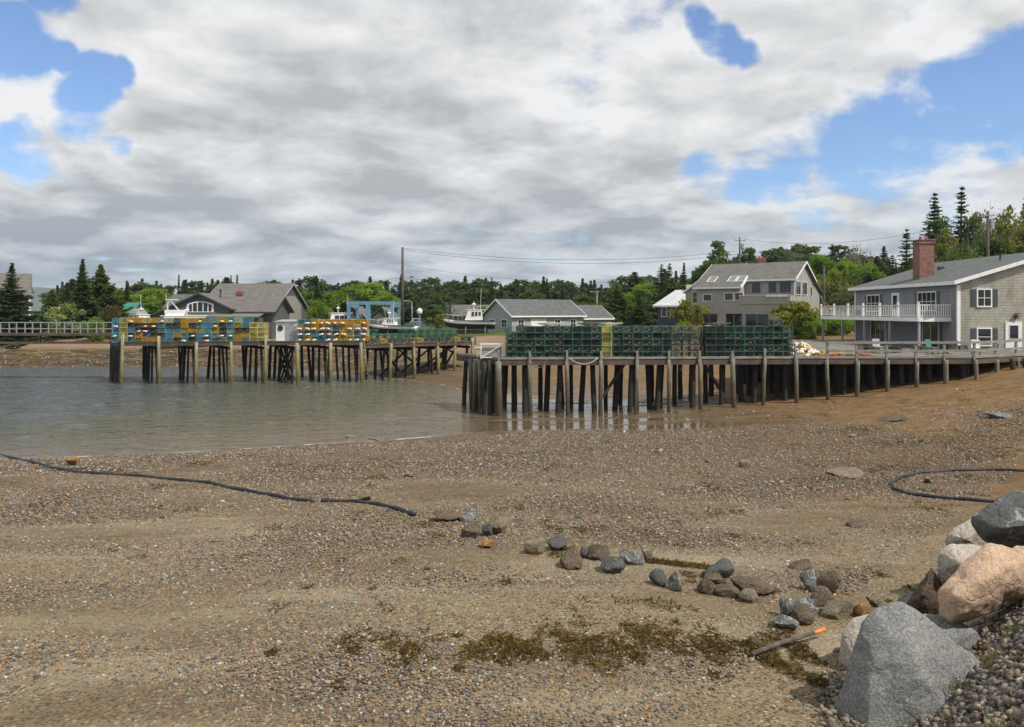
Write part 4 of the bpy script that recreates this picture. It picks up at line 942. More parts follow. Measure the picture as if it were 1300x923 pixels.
mat('buoy_white', (.80, .78, .74), (.66, .63, .58), 3, .5); mat('buoy_orange', (.72, .24, .05), (.6, .2, .05), 3, .5); mat('buoy_yellow', (.72, .56, .08), (.62, .46, .07), 3, .5); mat('buoy_blue', (.08, .2, .42), (.08, .2, .42), 3, .5)
BM = {}
def buoy(pos, col, label, group, ax=(1, 0, .1), s=1.0):
    if col not in BM:
        b = MB(); b.tube([(0, 0, -.19), (0, 0, -.15), (0, 0, -.05), (0, 0, .07), (0, 0, .15), (0, 0, .18)], [.03, .065, .085, .082, .06, .025], 10)
        body = b.build('body', 'buoy_' + col, mesh_only=True, sm=True)
        band = MB().tube([(0, 0, -.02), (0, 0, .05)], [.087, .0865], 10).build('band', 'buoy_' + {'white': 'orange', 'orange': 'white', 'yellow': 'white', 'blue': 'white'}[col], mesh_only=True, sm=True)
        st = MB().cyl((0, 0, -.34), (0, 0, .24), .014, .014, 6).build('spindle', 'grey_plank', mesh_only=True)
        BM[col] = (body, band, st)
    t = bpy.data.objects.new('buoy', None); COL.objects.link(t); t.location = pos; t.scale = (s, s, s)
    t.rotation_euler = Vector(ax).to_track_quat('Z', 'Y').to_euler(); t['label'] = label; t['category'] = 'buoy'; t['group'] = group
    for nm, me in zip(('body', 'band', 'spindle'), BM[col]): link(nm, me, t)
    return t
TIER = ['bottom', 'second', 'third', 'fourth', 'fifth', 'sixth']
def far_traps():
    cols = ['BBBBB', 'yyyyy', 'YDBDB', 'YDDOY', 'yDDPY', 'YDDDY', 'GBGDB', 'gDBBB', 'DDBYD', 'YYYBB', 'ODYDD', 'YBYBB', 'BBBBB', 'GGYGB', 'YDDDg', 'BBgBB', 'gYDYY', 'BBDYB', ' yyyy', ' yyyy']
    A = fwp(147.0)
    for i, cs in enumerate(cols):
        px0 = 146 + i * 9.72
        p = fwp(px0) + Vector((0, .15, 0)); 
        for k in range(5):
            c = cs[4 - k]
            if c == ' ': continue
            pos = (p.x, p.y + random.uniform(-.03, .03), ZF + .02 + k * .4)
            lab = '%s wire trap, %s tier, %s stack from the far wharf outer end' % (TC[c][0], TIER[k], ORD[i + 1])
            t = trap(pos, 0.06, c, lab, 'lobster traps stacked on the outer half of the far wharf', net=random.choice(['net_black', 'net_tan', 'net_pale']) if c != 'D' else 'net_tan', solid=(c in 'YOB' and random.random() < .8))
            t.scale = (1.07, 1.0, 1.06)
            if random.random() < .30 and c in 'DYBG':
                bc = random.choice(['white', 'white', 'yellow', 'orange'])
                buoy((p.x + random.uniform(-.08, .08), p.y - .1, ZF + .13 + k * .4), bc, '%s buoy, %s tier, %s stack from the far wharf outer end' % (bc, TIER[k], ORD[i + 1]), 'buoys among the far wharf traps', (1, .1, random.uniform(-.2, .2)), .95)
    # back row, seen only over the top and at the outer end
    # second block, gold with many buoys
    cols = ['BYBB', 'BYBY', 'YYBB', 'yYBB', 'YgBB', 'OBDY', 'OYYY', 'YYyy', 'YWGB', 'YYgY']
    for i, cs in enumerate(cols):
        p = fwp(381 + i * 9.0) + Vector((0, .15, 0))
        for k in range(4):
            c = cs[3 - k]; lab = '%s wire trap, %s tier, %s stack right of the white hut' % (TC[c][0], TIER[k], ORD[i + 1])
            t = trap((p.x, p.y + random.uniform(-.04, .04), ZF + .02 + k * .47), 0.06, c, lab, 'gold and blue lobster traps right of the white hut', net=random.choice(['net_black', 'net_pale']), solid=c in 'YO'); t.scale = (1.0, 1, 1.22)
            if random.random() < .6:
                bc = random.choice(['white', 'white', 'white', 'yellow', 'orange'])
                buoy((p.x + random.uniform(-.08, .08), p.y - .1, ZF + .16 + k * .47), bc, '%s buoy, %s tier, %s stack right of the white hut' % (bc, TIER[k], ORD[i + 1]), 'buoys among the gold traps', (1, .1, random.uniform(-.35, .35)), 1.1)
    # inner half: a low front row and a higher, darker back row
    n = 15
    for i in range(n):
        px = 468.5 + i * 9.4; p = fwp(px) + Vector((0, .12, 0)); c = 'KTYKKTNYKKTKYKK'[i]
        trap((p.x, p.y, ZF - .26), .42, c, '%s wire trap, %s in the low front row inner far wharf' % (TC[c][0], ORD[i + 1]), 'low front row of traps on the inner half of the far wharf', net='net_tan').scale = (1, 1, 1.15)
far_traps()
def near_traps():
    grp = 'green lobster traps stacked on the near wharf'
    def stack(px, n, code, ref, rz=0.02, dy=.35, nets=('net_tan', 'net_tan', 'net_black'), sc=1.0, dz=0.0):
        p = nwp(px) + Vector((0, dy, 0))
        for k in range(n):
            c = code[k % len(code)]
            t = trap((p.x + random.uniform(-.02, .02), p.y + random.uniform(-.09, .06), ZN + .02 + dz + k * TH), rz, c, '%s wire trap, %s tier, %s' % (TC[c][0], TIER[k], ref), grp, net=random.choice(nets), solid=c == 'y'); t.scale = (sc, 1, 1)
    codes = ['TTTTT', 'TKTTT', 'TTKTT', 'TTTTT']
    for i in range(1, 12): stack(634 + (i - .0) * 12.0 + 3.5, 5 if i > 1 else 4, codes[i % 4], '%s stack left of the yellow stack' % ORD[12 - i])
    # yellow stack
    stack(771.5, 5, 'yyyyy', 'only yellow stack on the near wharf', sc=1.0)
    for i in range(6): stack(785.5 + i * 12.6, 5, codes[(i + 1) % 4], '%s stack right of the yellow stack' % ORD[i + 1])
    # a block turned side-on, brown and pale
    p = nwp(860)
    for j in range(2):
        for k in range(5):
            q = nwp(858 + j * 25.0) + Vector((0, .9, 0))
            c = ['K', 'N', 'K', 'T', 'N'][k]
            trap((q.x + .55, q.y, ZN + .02 + k * TH), R(90), c, '%s trap laid side-on, %s tier, %s of two side-on blocks' % (TC[c][0], TIER[k], ('left', 'right')[j]), grp, net='net_pale')
    for i in range(2): stack(904 + i * 12.4, 5, 'KKKKK', '%s black stack beyond the side-on traps' % ORD[i + 1], nets=('net_black',))
    for i in range(5): stack(928 + i * 12.6, 5 if i != 3 else 5, codes[(i + 2) % 4], '%s stack left to right before the tall block' % ORD[i + 1])
    for i in range(2): stack(991 + i * 12.6, 6 if i == 0 else 5, 'TTKTTT', '%s stack of the tall block beside the white buoys' % ORD[i + 1], dy=.5)
near_traps()
for i_, (x_, y_, lv_) in enumerate(((24.6, 53.2, 0), (24.6, 53.2, 1), (26.1, 53.4, 0), (27.6, 54.0, 0), (30.2, 54.6, 0), (30.2, 54.6, 1))):
    trap((x_, y_, ZN + .02 + lv_ * TH), .5 + i_, 'KN'[i_ % 2], '%s wire trap, %s of six loose on the deck below the balcony' % (('black-green', 'brown')[i_ % 2], ORD[i_ + 1]), 'loose traps below the balcony', net='net_tan')
def traps_overflow():
    """inner rows of the stacks, glimpsed over the front ones: the same cages merged as one mass"""
    vs = []; fs = []; k = 0
    cage = trap_meshes('K', 'net_tan', .055, False)[0]; n = len(cage.vertices)
    co = np.zeros(n * 3); cage.vertices.foreach_get('co', co); co = co.reshape(-1, 3)
    fc = np.array([p.vertices[:] for p in cage.polygons])
    for px in list(range(645, 760, 25)) + list(range(790, 850, 25)) + list(range(930, 1000, 25)):
        for lv in range(5):
            p = nwp(px) + Vector((.1, 2.1, 0)); q = co + np.array([p.x, p.y, ZN + .02 + lv * TH]); vs.append(q); fs.append(fc + k); k += n
    for px in range(160, 340, 30):
        for lv in range(5):
            p = fwp(px) + BD * 1.6; q = co * np.array([1.07, 1, 1.06]) + np.array([p.x, p.y, ZF + .02 + lv * .4]); vs.append(q); fs.append(fc + k); k += n
    for i in range(15):
        for lv in range(3):
            if lv == 2 and i in (4, 5, 6): continue
            p = fwp(468.5 + i * 9.4) + BD * 3.4; cs, sn = math.cos(.42), math.sin(.42)
            c2 = co * np.array([1.05, 1, 1.07]); c2 = np.stack([c2[:, 0] * cs - c2[:, 1] * sn, c2[:, 0] * sn + c2[:, 1] * cs, c2[:, 2]], 1)
            q = c2 + np.array([p.x, p.y, ZF - .26 + lv * .4]); vs.append(q); fs.append(fc + k); k += n
    for i in range(3):
        for lv in range(4 if i < 2 else 3):
            p = nwp(1000 + i * 15) + Vector((0, 5.0, 0)); q = co + np.array([p.x, p.y, ZN + .02 + lv * TH]); vs.append(q); fs.append(fc + k); k += n
    me = fast_mesh('lobster_traps', np.concatenate(vs), np.concatenate(fs), 'wire_dark_green')
    tag(link('lobster_traps', me), 'inner rows of dark lobster traps glimpsed behind the front stacks', 'lobster traps', kind='stuff')
traps_overflow()
print('TRAPS', NTRAP[0])
def wharf_things():
    # white hut
    p = fwp(358) + Vector((0, 1.0, 0)); t = thing('hut', (p.x, p.y, ZF), 'small white hut with a dark porthole between two blocks of traps on the far wharf', 'hut')
    MB().box((p.x, p.y + .9, ZF + .83), (1.6, 1.8, 1.62)).build('wall', 'white_paint', t)
    MB().hexa([(p.x - .9, p.y - .15, ZF + 1.65), (p.x + .9, p.y - .15, ZF + 1.65), (p.x + .9, p.y + 2, ZF + 1.78), (p.x - .9, p.y + 2, ZF + 1.78), (p.x - .9, p.y - .15, ZF + 1.72), (p.x + .9, p.y - .15, ZF + 1.72), (p.x + .9, p.y + 2, ZF + 1.85), (p.x - .9, p.y + 2, ZF + 1.85)]).build('roof', 'galvanised', t)
    MB().box((p.x + .38, p.y - .03, ZF + .78), (.75, .05, 1.4)).build('door', 'galvanised', t)
    MB().cyl((p.x - .42, p.y - .06, ZF + 1.15), (p.x - .42, p.y + .02, ZF + 1.15), .24, .24, 14).build('porthole', 'window_glass', t)
    # white-framed steel crate on the outer corner of the near wharf
    q = nwp(626) + Vector((-.1, .6, 0)); t = thing('steel_crate', (q.x, q.y, ZN), 'open white steel frame crate on the outer corner of the near wharf', 'crate')
    b = MB(); w, d, h = 1.25, .9, .85
    for x in (-w / 2, w / 2):
        for y in (0, d): b.bar((q.x + x, q.y + y, ZN), (q.x + x, q.y + y, ZN + h), .05)
    for z in (.08, h):
        for y in (0, d): b.bar((q.x - w / 2, q.y + y, ZN + z), (q.x + w / 2, q.y + y, ZN + z), .05)
        for x in (-w / 2, w / 2): b.bar((q.x + x, q.y, ZN + z), (q.x + x, q.y + d, ZN + z), .05)
    b.bar((q.x - w / 2, q.y, ZN + .08), (q.x + w / 2, q.y, ZN + h), .04); b.build('frame', 'white_paint', t)
    MB().box((q.x, q.y + d / 2 + .02, ZN + .4), (w * .9, d * .7, .6)).build('panel', 'grey_canvas', t)
    # crates and totes behind it
    for i, (px, w, h, m, lab) in enumerate(((616, .7, .55, 'cream_box', 'cream fish tote on the outer corner behind the steel crate'), (630, .9, .6, 'galvanised', 'grey fish tote stacked just behind the steel crate'))):
        c = nwp(px) + Vector((-.3, 2.2, 0)); t = thing('fish_tote', (c.x, c.y, ZN), lab, 'tote', 'fish totes on the near wharf')
        b = MB(); b.hexa([(c.x - w * .42, c.y - .3, ZN), (c.x + w * .42, c.y - .3, ZN), (c.x + w * .42, c.y + .3, ZN), (c.x - w * .42, c.y + .3, ZN), (c.x - w / 2, c.y - .36, ZN + h), (c.x + w / 2, c.y - .36, ZN + h), (c.x + w / 2, c.y + .36, ZN + h), (c.x - w / 2, c.y + .36, ZN + h)]); b.build('tub', m, t)
        MB().box((c.x, c.y, ZN + h + .02), (w + .06, .78, .06)).build('lid', m, t)
    # rope coils on top of the stacks
    for i, (px, z, m, lab) in enumerate(((752, 5 * TH, 'rope_dark', 'dark tangled rope on top of the traps left of the yellow stack'), (700, 5 * TH, 'rope_pale', 'pale coiled rope on top of the traps above the long grey building\'s door'), (916, 5 * TH, 'rope_dark', 'brown rope heap on top of the black stacks'), (775, 5 * TH, 'rope_pale', 'pale rope heap on top of the yellow stack'))):
        c = nwp(px) + Vector((0, .9, ZN + z + .04)); b = MB()
        for k in range(9):
            pts = [(c.x + math.cos(a * .7) * (.28 + .05 * k * (k % 2)) * 1.3 + random.uniform(-.04, .04), c.y + math.sin(a * .7) * .3, c.z + .03 * k * .6 + random.uniform(0, .04)) for a in range(10)]; b.tube(pts, .02, 5)
        tag(b.build('rope_coil', m, None, True, loc=tuple(c)), lab, 'rope', 'rope coils on the trap stacks')
    # heap of white buoys and the rope piles beside it
    rs = random.Random(4); cols = ['white'] * 6 + ['orange', 'yellow']
    words = ['lying on the near side', 'on the left flank', 'on the right flank', 'near the crest', 'at the foot']
    for i in range(64):
        a = rs.uniform(0, 6.28); r_ = rs.random() ** .6; px = 1028 + math.cos(a) * r_ * 20; hz = (1 - r_) * .75 + rs.uniform(0, .1)
        c = nwp(px) + Vector((0, 1.4 + math.sin(a) * r_ * 1.1, ZN + .12 + hz)); bc = 'white' if i % 9 else 'yellow'
        buoy(tuple(c), bc, 'worn %s buoy in the jumbled heap between the tall trap block and the wharf railing' % bc, 'heap of worn buoys on the near wharf', (rs.uniform(-1, 1), rs.uniform(-1, 1), rs.uniform(-.4, .4)), 1.15)
    for (px, m, lab, w_) in ((1066, 'rope_yellow', 'yellow rope coils heaped on the deck right of the white buoys', 1.0), (1068, 'rope_red', 'red rope spilling from under the yellow coils', .9), (1092, 'rope_dark', 'brown rope heap on the deck below the middle of the balcony', .9), (1106, 'rope_red', 'rusty red rope heap right of the brown rope', .5)):
        c = nwp(px) + Vector((0, 1.0 + (.5 if m == 'rope_yellow' else 0), ZN)); b = MB()
        for k in range(26):
            ox, oy = rs.uniform(-w_, w_) * .9, rs.uniform(-.4, .4); oz = .05 + rs.random() * .32 * (1 - abs(ox) / w_ * .8) * (1.2 if m == 'rope_yellow' else .6); ph = rs.uniform(0, 6)
            b.tube([(c.x + ox + math.cos(ph + a * .8) * .22, c.y + oy + math.sin(ph + a * .8) * .2, c.z + oz + rs.uniform(-.03, .03)) for a in range(8)], .022, 5)
        tag(b.build('rope_coil', m, None, True, loc=tuple(c)), lab, 'rope', 'rope heaps on the deck')
    # patio furniture
    def chair(x, y, m, lab, rz):
        t = thing('patio_chair', (x, y, ZN), lab, 'chair', 'patio furniture on the deck'); cs, sn = math.cos(rz), math.sin(rz)
        T = lambda a, b_, z: (x + a * cs - b_ * sn, y + a * sn + b_ * cs, ZN + z)
        MB().hexa([T(-.25, -.25, .4), T(.25, -.25, .4), T(.25, .25, .4), T(-.25, .25, .4), T(-.25, -.25, .46), T(.25, -.25, .46), T(.25, .25, .46), T(-.25, .25, .46)]).build('seat', m, t)
        MB().hexa([T(-.25, .24, .46), T(.25, .24, .46), T(.25, .28, .46), T(-.25, .28, .46), T(-.25, .34, .95), T(.25, .34, .95), T(.25, .38, .95), T(-.25, .38, .95)]).build('backrest', m, t)
        for a, c in ((-.23, -.23), (.23, -.23), (-.23, .23), (.23, .23)): MB().bar(T(a, c, 0), T(a, c, .4), .04).build('leg', 'dark_trim', t)
    chair(27.0, 50.6, 'green_canvas', 'green patio chair left of the round table below the balcony', .4); chair(29.6, 50.3, 'white_paint', 'white patio chair right of the round table below the balcony', -.5); chair(24.2, 52.0, 'galvanised', 'grey patio chair behind the middle railing posts', .1)
    t = thing('patio_table', (28.3, 51.2, ZN), 'round dark patio table on the deck below the balcony', 'table', 'patio furniture on the deck'); MB().cyl((28.3, 51.2, ZN + .7), (28.3, 51.2, ZN + .74), .6, .6, 20).build('table_top', 'dark_trim', t); MB().cyl((28.3, 51.2, ZN), (28.3, 51.2, ZN + .7), .05).build('pedestal', 'dark_trim', t); MB().cyl((28.3, 51.2, ZN), (28.3, 51.2, ZN + .04), .3, .25, 14).build('foot', 'dark_trim', t)
    t = thing('bench', (33.6, 55.7, ZN), 'low grey bench against the shingled gable wall under its left lower window', 'bench')
    MB().box((33.6, 55.7, ZN + .45), (1.6, .4, .06)).build('seat', 'grey_plank', t)
    for s in (-.7, .7): MB().box((33.6 + s, 55.7, ZN + .21), (.06, .36, .42)).build('leg', 'grey_plank', t)
wharf_things()
# ------------------------------------------------------------ boats, lift, poles
def boat(name, base, ang, L, label, cab=(.45, .8), cabin_h=1.5, extras='', hullcol='white_paint', group='boats hauled out on land'):
    bx, by, bz = base; t = thing(name, base, label, 'boat', group); cs, sn = math.cos(ang), math.sin(ang)
    T = lambda a, c, z: (bx + a * cs - c * sn, by + a * sn + c * cs, bz + z)
    n = 12; secs = []
    for i in range(n + 1):
        f = i / n; x = (f - .5) * L; wd = L * .155 * (1 - max(0, (f - .55) / .45) ** 2.2) + .02; sh = 1.55 + .55 * f ** 2.5 * L / 8; kl = .55 + .35 * max(0, (f - .75) / .25) ** 2
        rk = .5 * max(0, (f - .6) / .4) ** 2
        secs.append([(x + rk, -wd, sh), (x + rk * .6, -wd * .88, (sh + kl) / 2 + .1), (x, -.08, kl), (x, .08, kl), (x + rk * .6, wd * .88, (sh + kl) / 2 + .1), (x + rk, wd, sh)])
    b = MB(); k = 6
    for s in secs: b.v += [T(*p) for p in s]
    for i in range(n):
        for j in range(k):
            a0 = i * k + j; a1 = i * k + (j + 1) % k; b.f.append((a0, a1, a1 + k, a0 + k))
    b.f.append(tuple(range(k))); b.f.append(tuple(n * k + j for j in range(k))); b.build('hull', hullcol, t, True)
    b = MB(); b.v = []
    for s in secs: b.v += [T(*[s[j][0], s[j][1] * 1.04, s[j][2]]) for j in (1, 2, 3, 4)]
    for i in range(n):
        for j in range(3): a0 = i * 4 + j; b.f.append((a0, a0 + 1, a0 + 5, a0 + 4))
    b.build('bottom_paint', 'dark_trim', t, True)
    b = MB(); 
    for i in range(n):
        for j in (0, 5): b.bar(T(*[v for v in secs[i][j]]), T(*secs[i + 1][j]), .07, .1)
    b.build('rub_rail', 'dark_trim', t)
    x0, x1 = (cab[0] - .5) * L, (cab[1] - .5) * L; cw = L * .11; z0, z1 = 1.7, 1.7 + cabin_h
    b = MB(); b.hexa([T(x0, -cw, z0), T(x1, -cw * .8, z0), T(x1, cw * .8, z0), T(x0, cw, z0), T(x0 + .1, -cw * .92, z1), T(x1 - .45, -cw * .75, z1), T(x1 - .45, cw * .75, z1), T(x0 + .1, cw * .92, z1)]); c = b.build('cabin', 'white_paint', t)
    b = MB(); b.hexa([T(x0 - .3, -cw, z1), T(x1 - .3, -cw * .85, z1), T(x1 - .3, cw * .85, z1), T(x0 - .3, cw, z1), T(x0 - .3, -cw, z1 + .08), T(x1 - .3, -cw * .85, z1 + .08), T(x1 - .3, cw * .85, z1 + .08), T(x0 - .3, cw, z1 + .08)]); b.build('cabin_roof', 'white_trim', c)
    zc = z0 + cabin_h * .62; hh = cabin_h * .2
    for s in (-1, 1):
        for i in range(3):
            xa = x0 + .25 + (x1 - x0 - 1) * i / 3; xb = xa + (x1 - x0 - 1) / 3 - .14; yy = s * cw * .96; b = MB(); b.hexa([T(xa, yy - .03, zc - hh), T(xb, yy * .93 - .03, zc - hh), T(xb, yy * .93 + .03, zc - hh), T(xa, yy + .03, zc - hh), T(xa, yy * .97 - .03, zc + hh), T(xb, yy * .9 - .03, zc + hh), T(xb, yy * .9 + .03, zc + hh), T(xa, yy * .97 + .03, zc + hh)]); b.build('window', 'window_glass', c)
    for i in (-1, 1):
        b = MB(); y0, y1 = i * .06, i * cw * .66; b.hexa([T(x1 - .2, y0, zc - hh), T(x1 - .14, y0, zc - hh), T(x1 - .14, y1, zc - hh), T(x1 - .2, y1, zc - hh), T(x1 - .36, y0, zc + hh), T(x1 - .3, y0, zc + hh), T(x1 - .3, y1, zc + hh), T(x1 - .36, y1, zc + hh)]); b.build('window', 'window_glass', c)
    b = MB(); b.cyl(T((x0 + x1) / 2, 0, z1), T((x0 + x1) / 2, 0, z1 + 1.1), .04); b.ball(T((x0 + x1) / 2, 0, z1 + .75), (.3, .3, .1)); b.bar(T((x0 + x1) / 2, -.5, z1 + .5), T((x0 + x1) / 2, .5, z1 + .5), .05)
    b.cyl(T(x0 + .3, .3, z1), T(x0 + .2, .3, z1 + 2.6), .02); b.build('mast', 'white_trim', t)
    if 'bow_rail' in extras or 1:
        b = MB(); pr = []
        for i in range(8, n + 1): pr.append(T(secs[i][0][0], secs[i][0][1] * .9, secs[i][0][2] + .5))
        for i in range(n, 7, -1): pr.append(T(secs[i][5][0], secs[i][5][1] * .9, secs[i][5][2] + .5))
        b.tube(pr, .025, 6)
        for p in pr: b.cyl(p, (p[0], p[1], p[2] - .5), .02, n=5)
        b.build('bow_rail', 'galvanised', t)
    if 'flybridge' in extras:
        b = MB(); b.hexa([T(x0 + .2, -cw * .8, z1 + .08), T(x0 + 2.2, -cw * .7, z1 + .08), T(x0 + 2.2, cw * .7, z1 + .08), T(x0 + .2, cw * .8, z1 + .08), T(x0 + .1, -cw * .85, z1 + .75), T(x0 + 2.5, -cw * .7, z1 + .75), T(x0 + 2.5, cw * .7, z1 + .75), T(x0 + .1, cw * .85, z1 + .75)]); b.build('flybridge', 'white_trim', t)
        b = MB()
        for s in (-1, 1): b.bar(T(x0 + 1.6, s * cw * .7, z1 + .7), T(x0 + .7, s * cw * .6, z1 + 1.9), .06); b.bar(T(x0 + .4, s * cw * .7, z1 + .7), T(x0 + .5, s * cw * .6, z1 + 1.9), .06)
        b.hexa([T(x0 + .2, -cw * .7, z1 + 1.9), T(x0 + 1.6, -cw * .7, z1 + 1.9), T(x0 + 1.6, cw * .7, z1 + 1.9), T(x0 + .2, cw * .7, z1 + 1.9), T(x0 + .2, -cw * .7, z1 + 1.97), T(x0 + 1.6, -cw * .7, z1 + 1.97), T(x0 + 1.6, cw * .7, z1 + 1.97), T(x0 + .2, cw * .7, z1 + 1.97)]); b.build('radar_arch', 'white_trim', t)
    if 'canopy' in extras:
        b = MB(); pts = []
        for i in range(9): a = math.pi * i / 8; pts.append(T((x0 + .2) , math.cos(a) * cw * 1.15, z0 + .5 + math.sin(a) * 1.9))
        v = Vector(T(x0 + 2.6, 0, 0)) - Vector(T(x0 - .5, 0, 0)); pts = [Vector(p) - v * .5 for p in pts]; b.prism(pts, v); b.build('canopy', 'grey_canvas', t)
    for f in (.2, .6):   # stands
        for s in (-1, 1): b = MB(); x = (f - .5) * L; b.bar(T(x, s * L * .14, 0), T(x, s * L * .09, 1.1), .09); b.build('stand', 'blue_frame', t)
    b = MB(); b.bar(T(-L * .35, 0, .25), T(L * .3, 0, .25), .3, .5); b.build('keel_block', 'creosote_beam', t)
    return t
boat('motor_boat', (-38.5, 93.5, 2.2), R(18), 8.6, 'white boat with upper steering deck in front of the arched window', extras='flybridge', cab=(.2, .78))
boat('motor_boat', (-47.2, 100, 2.2), R(-50), 7.5, 'white boat under a grey rounded canopy left of the grey complex', extras='canopy', cab=(.35, .8), cabin_h=1.6)
boat('lobster_boat', (-23.2, 112, 2.3), R(205), 9.5, 'white lobster boat standing under the blue boat lift', cab=(.5, .82), cabin_h=1.7)
boat('lobster_boat', (-16.2, 108, 2.4), R(170), 6.5, 'smaller white boat just right of the one under the blue lift', cab=(.45, .75), cabin_h=.9)
boat('lobster_boat', (-5.3, 101, 3.15), R(182), 6.2, 'white boat with black underside hauled out left of the long grey building', cab=(.25, .62), cabin_h=1.3, hullcol='white_paint')
def boat_lift():
    t = thing('boat_lift', (-20, 112, 2.9), 'blue steel travelling boat lift standing in the yard beyond the far wharf', 'boat lift')
    x0, x1, y0, y1, z = -22.6, -16.6, 109, 115.5, 7.15
    for x in (x0, -19.9, x1):
        for y in (y0, y1):
            if x == -19.9 and y == y1: continue
            MB().box((x, y, (2.9 + z) / 2), (.42 if x != -19.9 else .62, .42, z - 3.2)).build('column', 'blue_frame', t)
            MB().cyl((x - .22, y, 3.35), (x + .22, y, 3.35), .48, .48, 16).build('wheel', 'black_rubber', t)
    for y in (y0, y1): MB().box(((x0 + x1) / 2, y, z), (x1 - x0 + .6, .38, .42)).build('top_beam', 'blue_frame', t)
    for x in (x0, x1): MB().box((x, (y0 + y1) / 2, z - .42), (.3, y1 - y0, .4)).build('cross_beam', 'blue_frame', t)
    MB().box((x0 + .2, y0 - .35, 4.1), (1.2, .7, 1.0)).build('engine_box', 'blue_frame', t)
    for x in (-21.5, -18): MB().bar((x, y0 + .1, z), (x + .3, 112, 4.3), .04, .12).build('sling', 'rope_pale', t)
boat_lift()
def harbour_light():
    p = (-12.2, 104, 3.0); t = thing('marker_post', p, 'blue-white post with a round cap at the right end of the boat lift', 'post'); MB().cyl(p, (p[0], p[1], 6.0), .12, .1).build('post', 'blue_frame', t); MB().tube([(p[0], p[1], 5.7), (p[0], p[1], 6.0), (p[0], p[1], 6.25), (p[0], p[1], 6.4)], [.3, .38, .3, .05], 12).build('cap', 'white_paint', t)
harbour_light()
def pole(px, pytop, Y, label, arms=(), r=.16, lamp=False, name='utility_pole', cat='utility pole', tr=False):
    b0 = gp_y(px, Y); zt = zpx(pytop, Y); t = thing(name, (b0.x, Y, b0.z), label, cat, 'utility poles')
    MB().tube([(b0.x, Y, b0.z - .3), (b0.x, Y, (b0.z + zt) / 2), (b0.x, Y, zt)], [r, r * .85, r * .65], 10).build('shaft', 'creosote_beam' if not lamp else 'galvanised', t, True)
    for (dz, ln, dx) in arms:
        b = MB(); b.bar((b0.x + dx - ln / 2, Y - .15, zt - dz), (b0.x + dx + ln / 2, Y - .15, zt - dz), .09, .11)
        for s in (-.45, 0, .45): b.cyl((b0.x + dx + s * ln, Y - .15, zt - dz), (b0.x + dx + s * ln, Y - .15, zt - dz + .22), .04)
        b.build('crossarm', 'grey_plank', t)
    if tr: MB().cyl((b0.x + .38, Y - .1, zt - 1.9), (b0.x + .38, Y - .1, zt - 1.0), .24, .24, 12).build('transformer', 'galvanised', t)
    if lamp:
        b = MB(); b.tube([(b0.x, Y, zt), (b0.x - .3, Y, zt + .2), (b0.x - .9, Y, zt + .25)], .05, 6); b.build('arm', 'galvanised', t); MB().ball((b0.x - 1.15, Y, zt + .22), (.32, .14, .09)).build('lamp_head', 'galvanised', t)
    return Vector((b0.x, Y, zt))
P1 = pole(511, 314, 112, 'tall bare utility pole rising between the blue boat lift and the white hauled-out boat', r=.24)
t_ = bpy.data.objects['utility_pole']; MB().tube([(P1.x, 112, P1.z - 4.0 * 1.05), (P1.x + .6, 112, P1.z - 3.95), (P1.x + 1.1, 112, P1.z - 4.15)], .03, 6).build('lamp_arm', 'galvanised', t_); MB().ball((P1.x + 1.3, 112, P1.z - 4.2), (.35, .15, .1)).build('lamp_head', 'dark_trim', t_)
P2 = pole(939, 301, 118, 'utility pole with transformer rising behind the ridge of the grey skylight house', arms=((.5, 1.6, 0),), tr=True)
P3 = pole(1046, 338, 84, 'short utility pole between the grey skylight house and the far end of the balcony', arms=(), r=.16)
P4 = pole(1254, 268, 84, 'utility pole with street lamp among the trees above the shingled roof', arms=((.5, 1.2, 0),), r=.2, tr=True)
pole(523, 384, 118, 'thin grey lamp post just right of the tall bare utility pole', lamp=True, r=.07, name='street_lamp', cat='lamp post')
pole(758, 372, 150, 'thin lamp post rising behind the right end of the long grey building', lamp=True, r=.09, name='street_lamp', cat='lamp post')
def wire(a, c, sag, label, r=.018):
    a, c = Vector(a), Vector(c); pts = [a.lerp(c, i / 28) - Vector((0, 0, sag * 4 * (i / 28) * (1 - i / 28))) for i in range(29)]
    o = MB().tube(pts, r, 5).build('power_line', 'black_rubber', None, loc=tuple(a)); tag(o, label, 'power line', 'overhead lines')
wire(P1 + Vector((0, 0, -.1)), P2 + Vector((-.7, 0, -2.1)), 1.5, 'highest overhead line from the tall bare pole to the transformer pole', .022)
wire(P1 + Vector((0, .1, -.35)), P2 + Vector((.0, 0, -2.5)), 1.7, 'overhead line just under the highest one on the tall bare pole', .022)
wire(P1 + Vector((0, 0, -2.5)), P2 + Vector((0, 0, -5.4)), 1.9, 'middle overhead line leaving the tall bare pole', .016)
wire(P1 + Vector((0, 0, -4.3)), P2 + Vector((0, 0, -6.2)), 1.6, 'lowest overhead line leaving the tall bare pole', .02)
wire(P2 + Vector((.7, 0, -.3)), P4 + Vector((0, 0, -.6)), 1.6, 'upper overhead line between the transformer pole and the pole above the shingled roof')
wire(P2 + Vector((0, 0, -1.6)), P4 + Vector((0, 0, -3.2)), 1.9, 'lower overhead line between the transformer pole and the pole above the shingled roof')
wire(P1 + Vector((0, .2, -4.2)), Vector((-64, 118, 6.5)), .8, 'low overhead line running left from the tall bare pole behind the grey complex', .014)
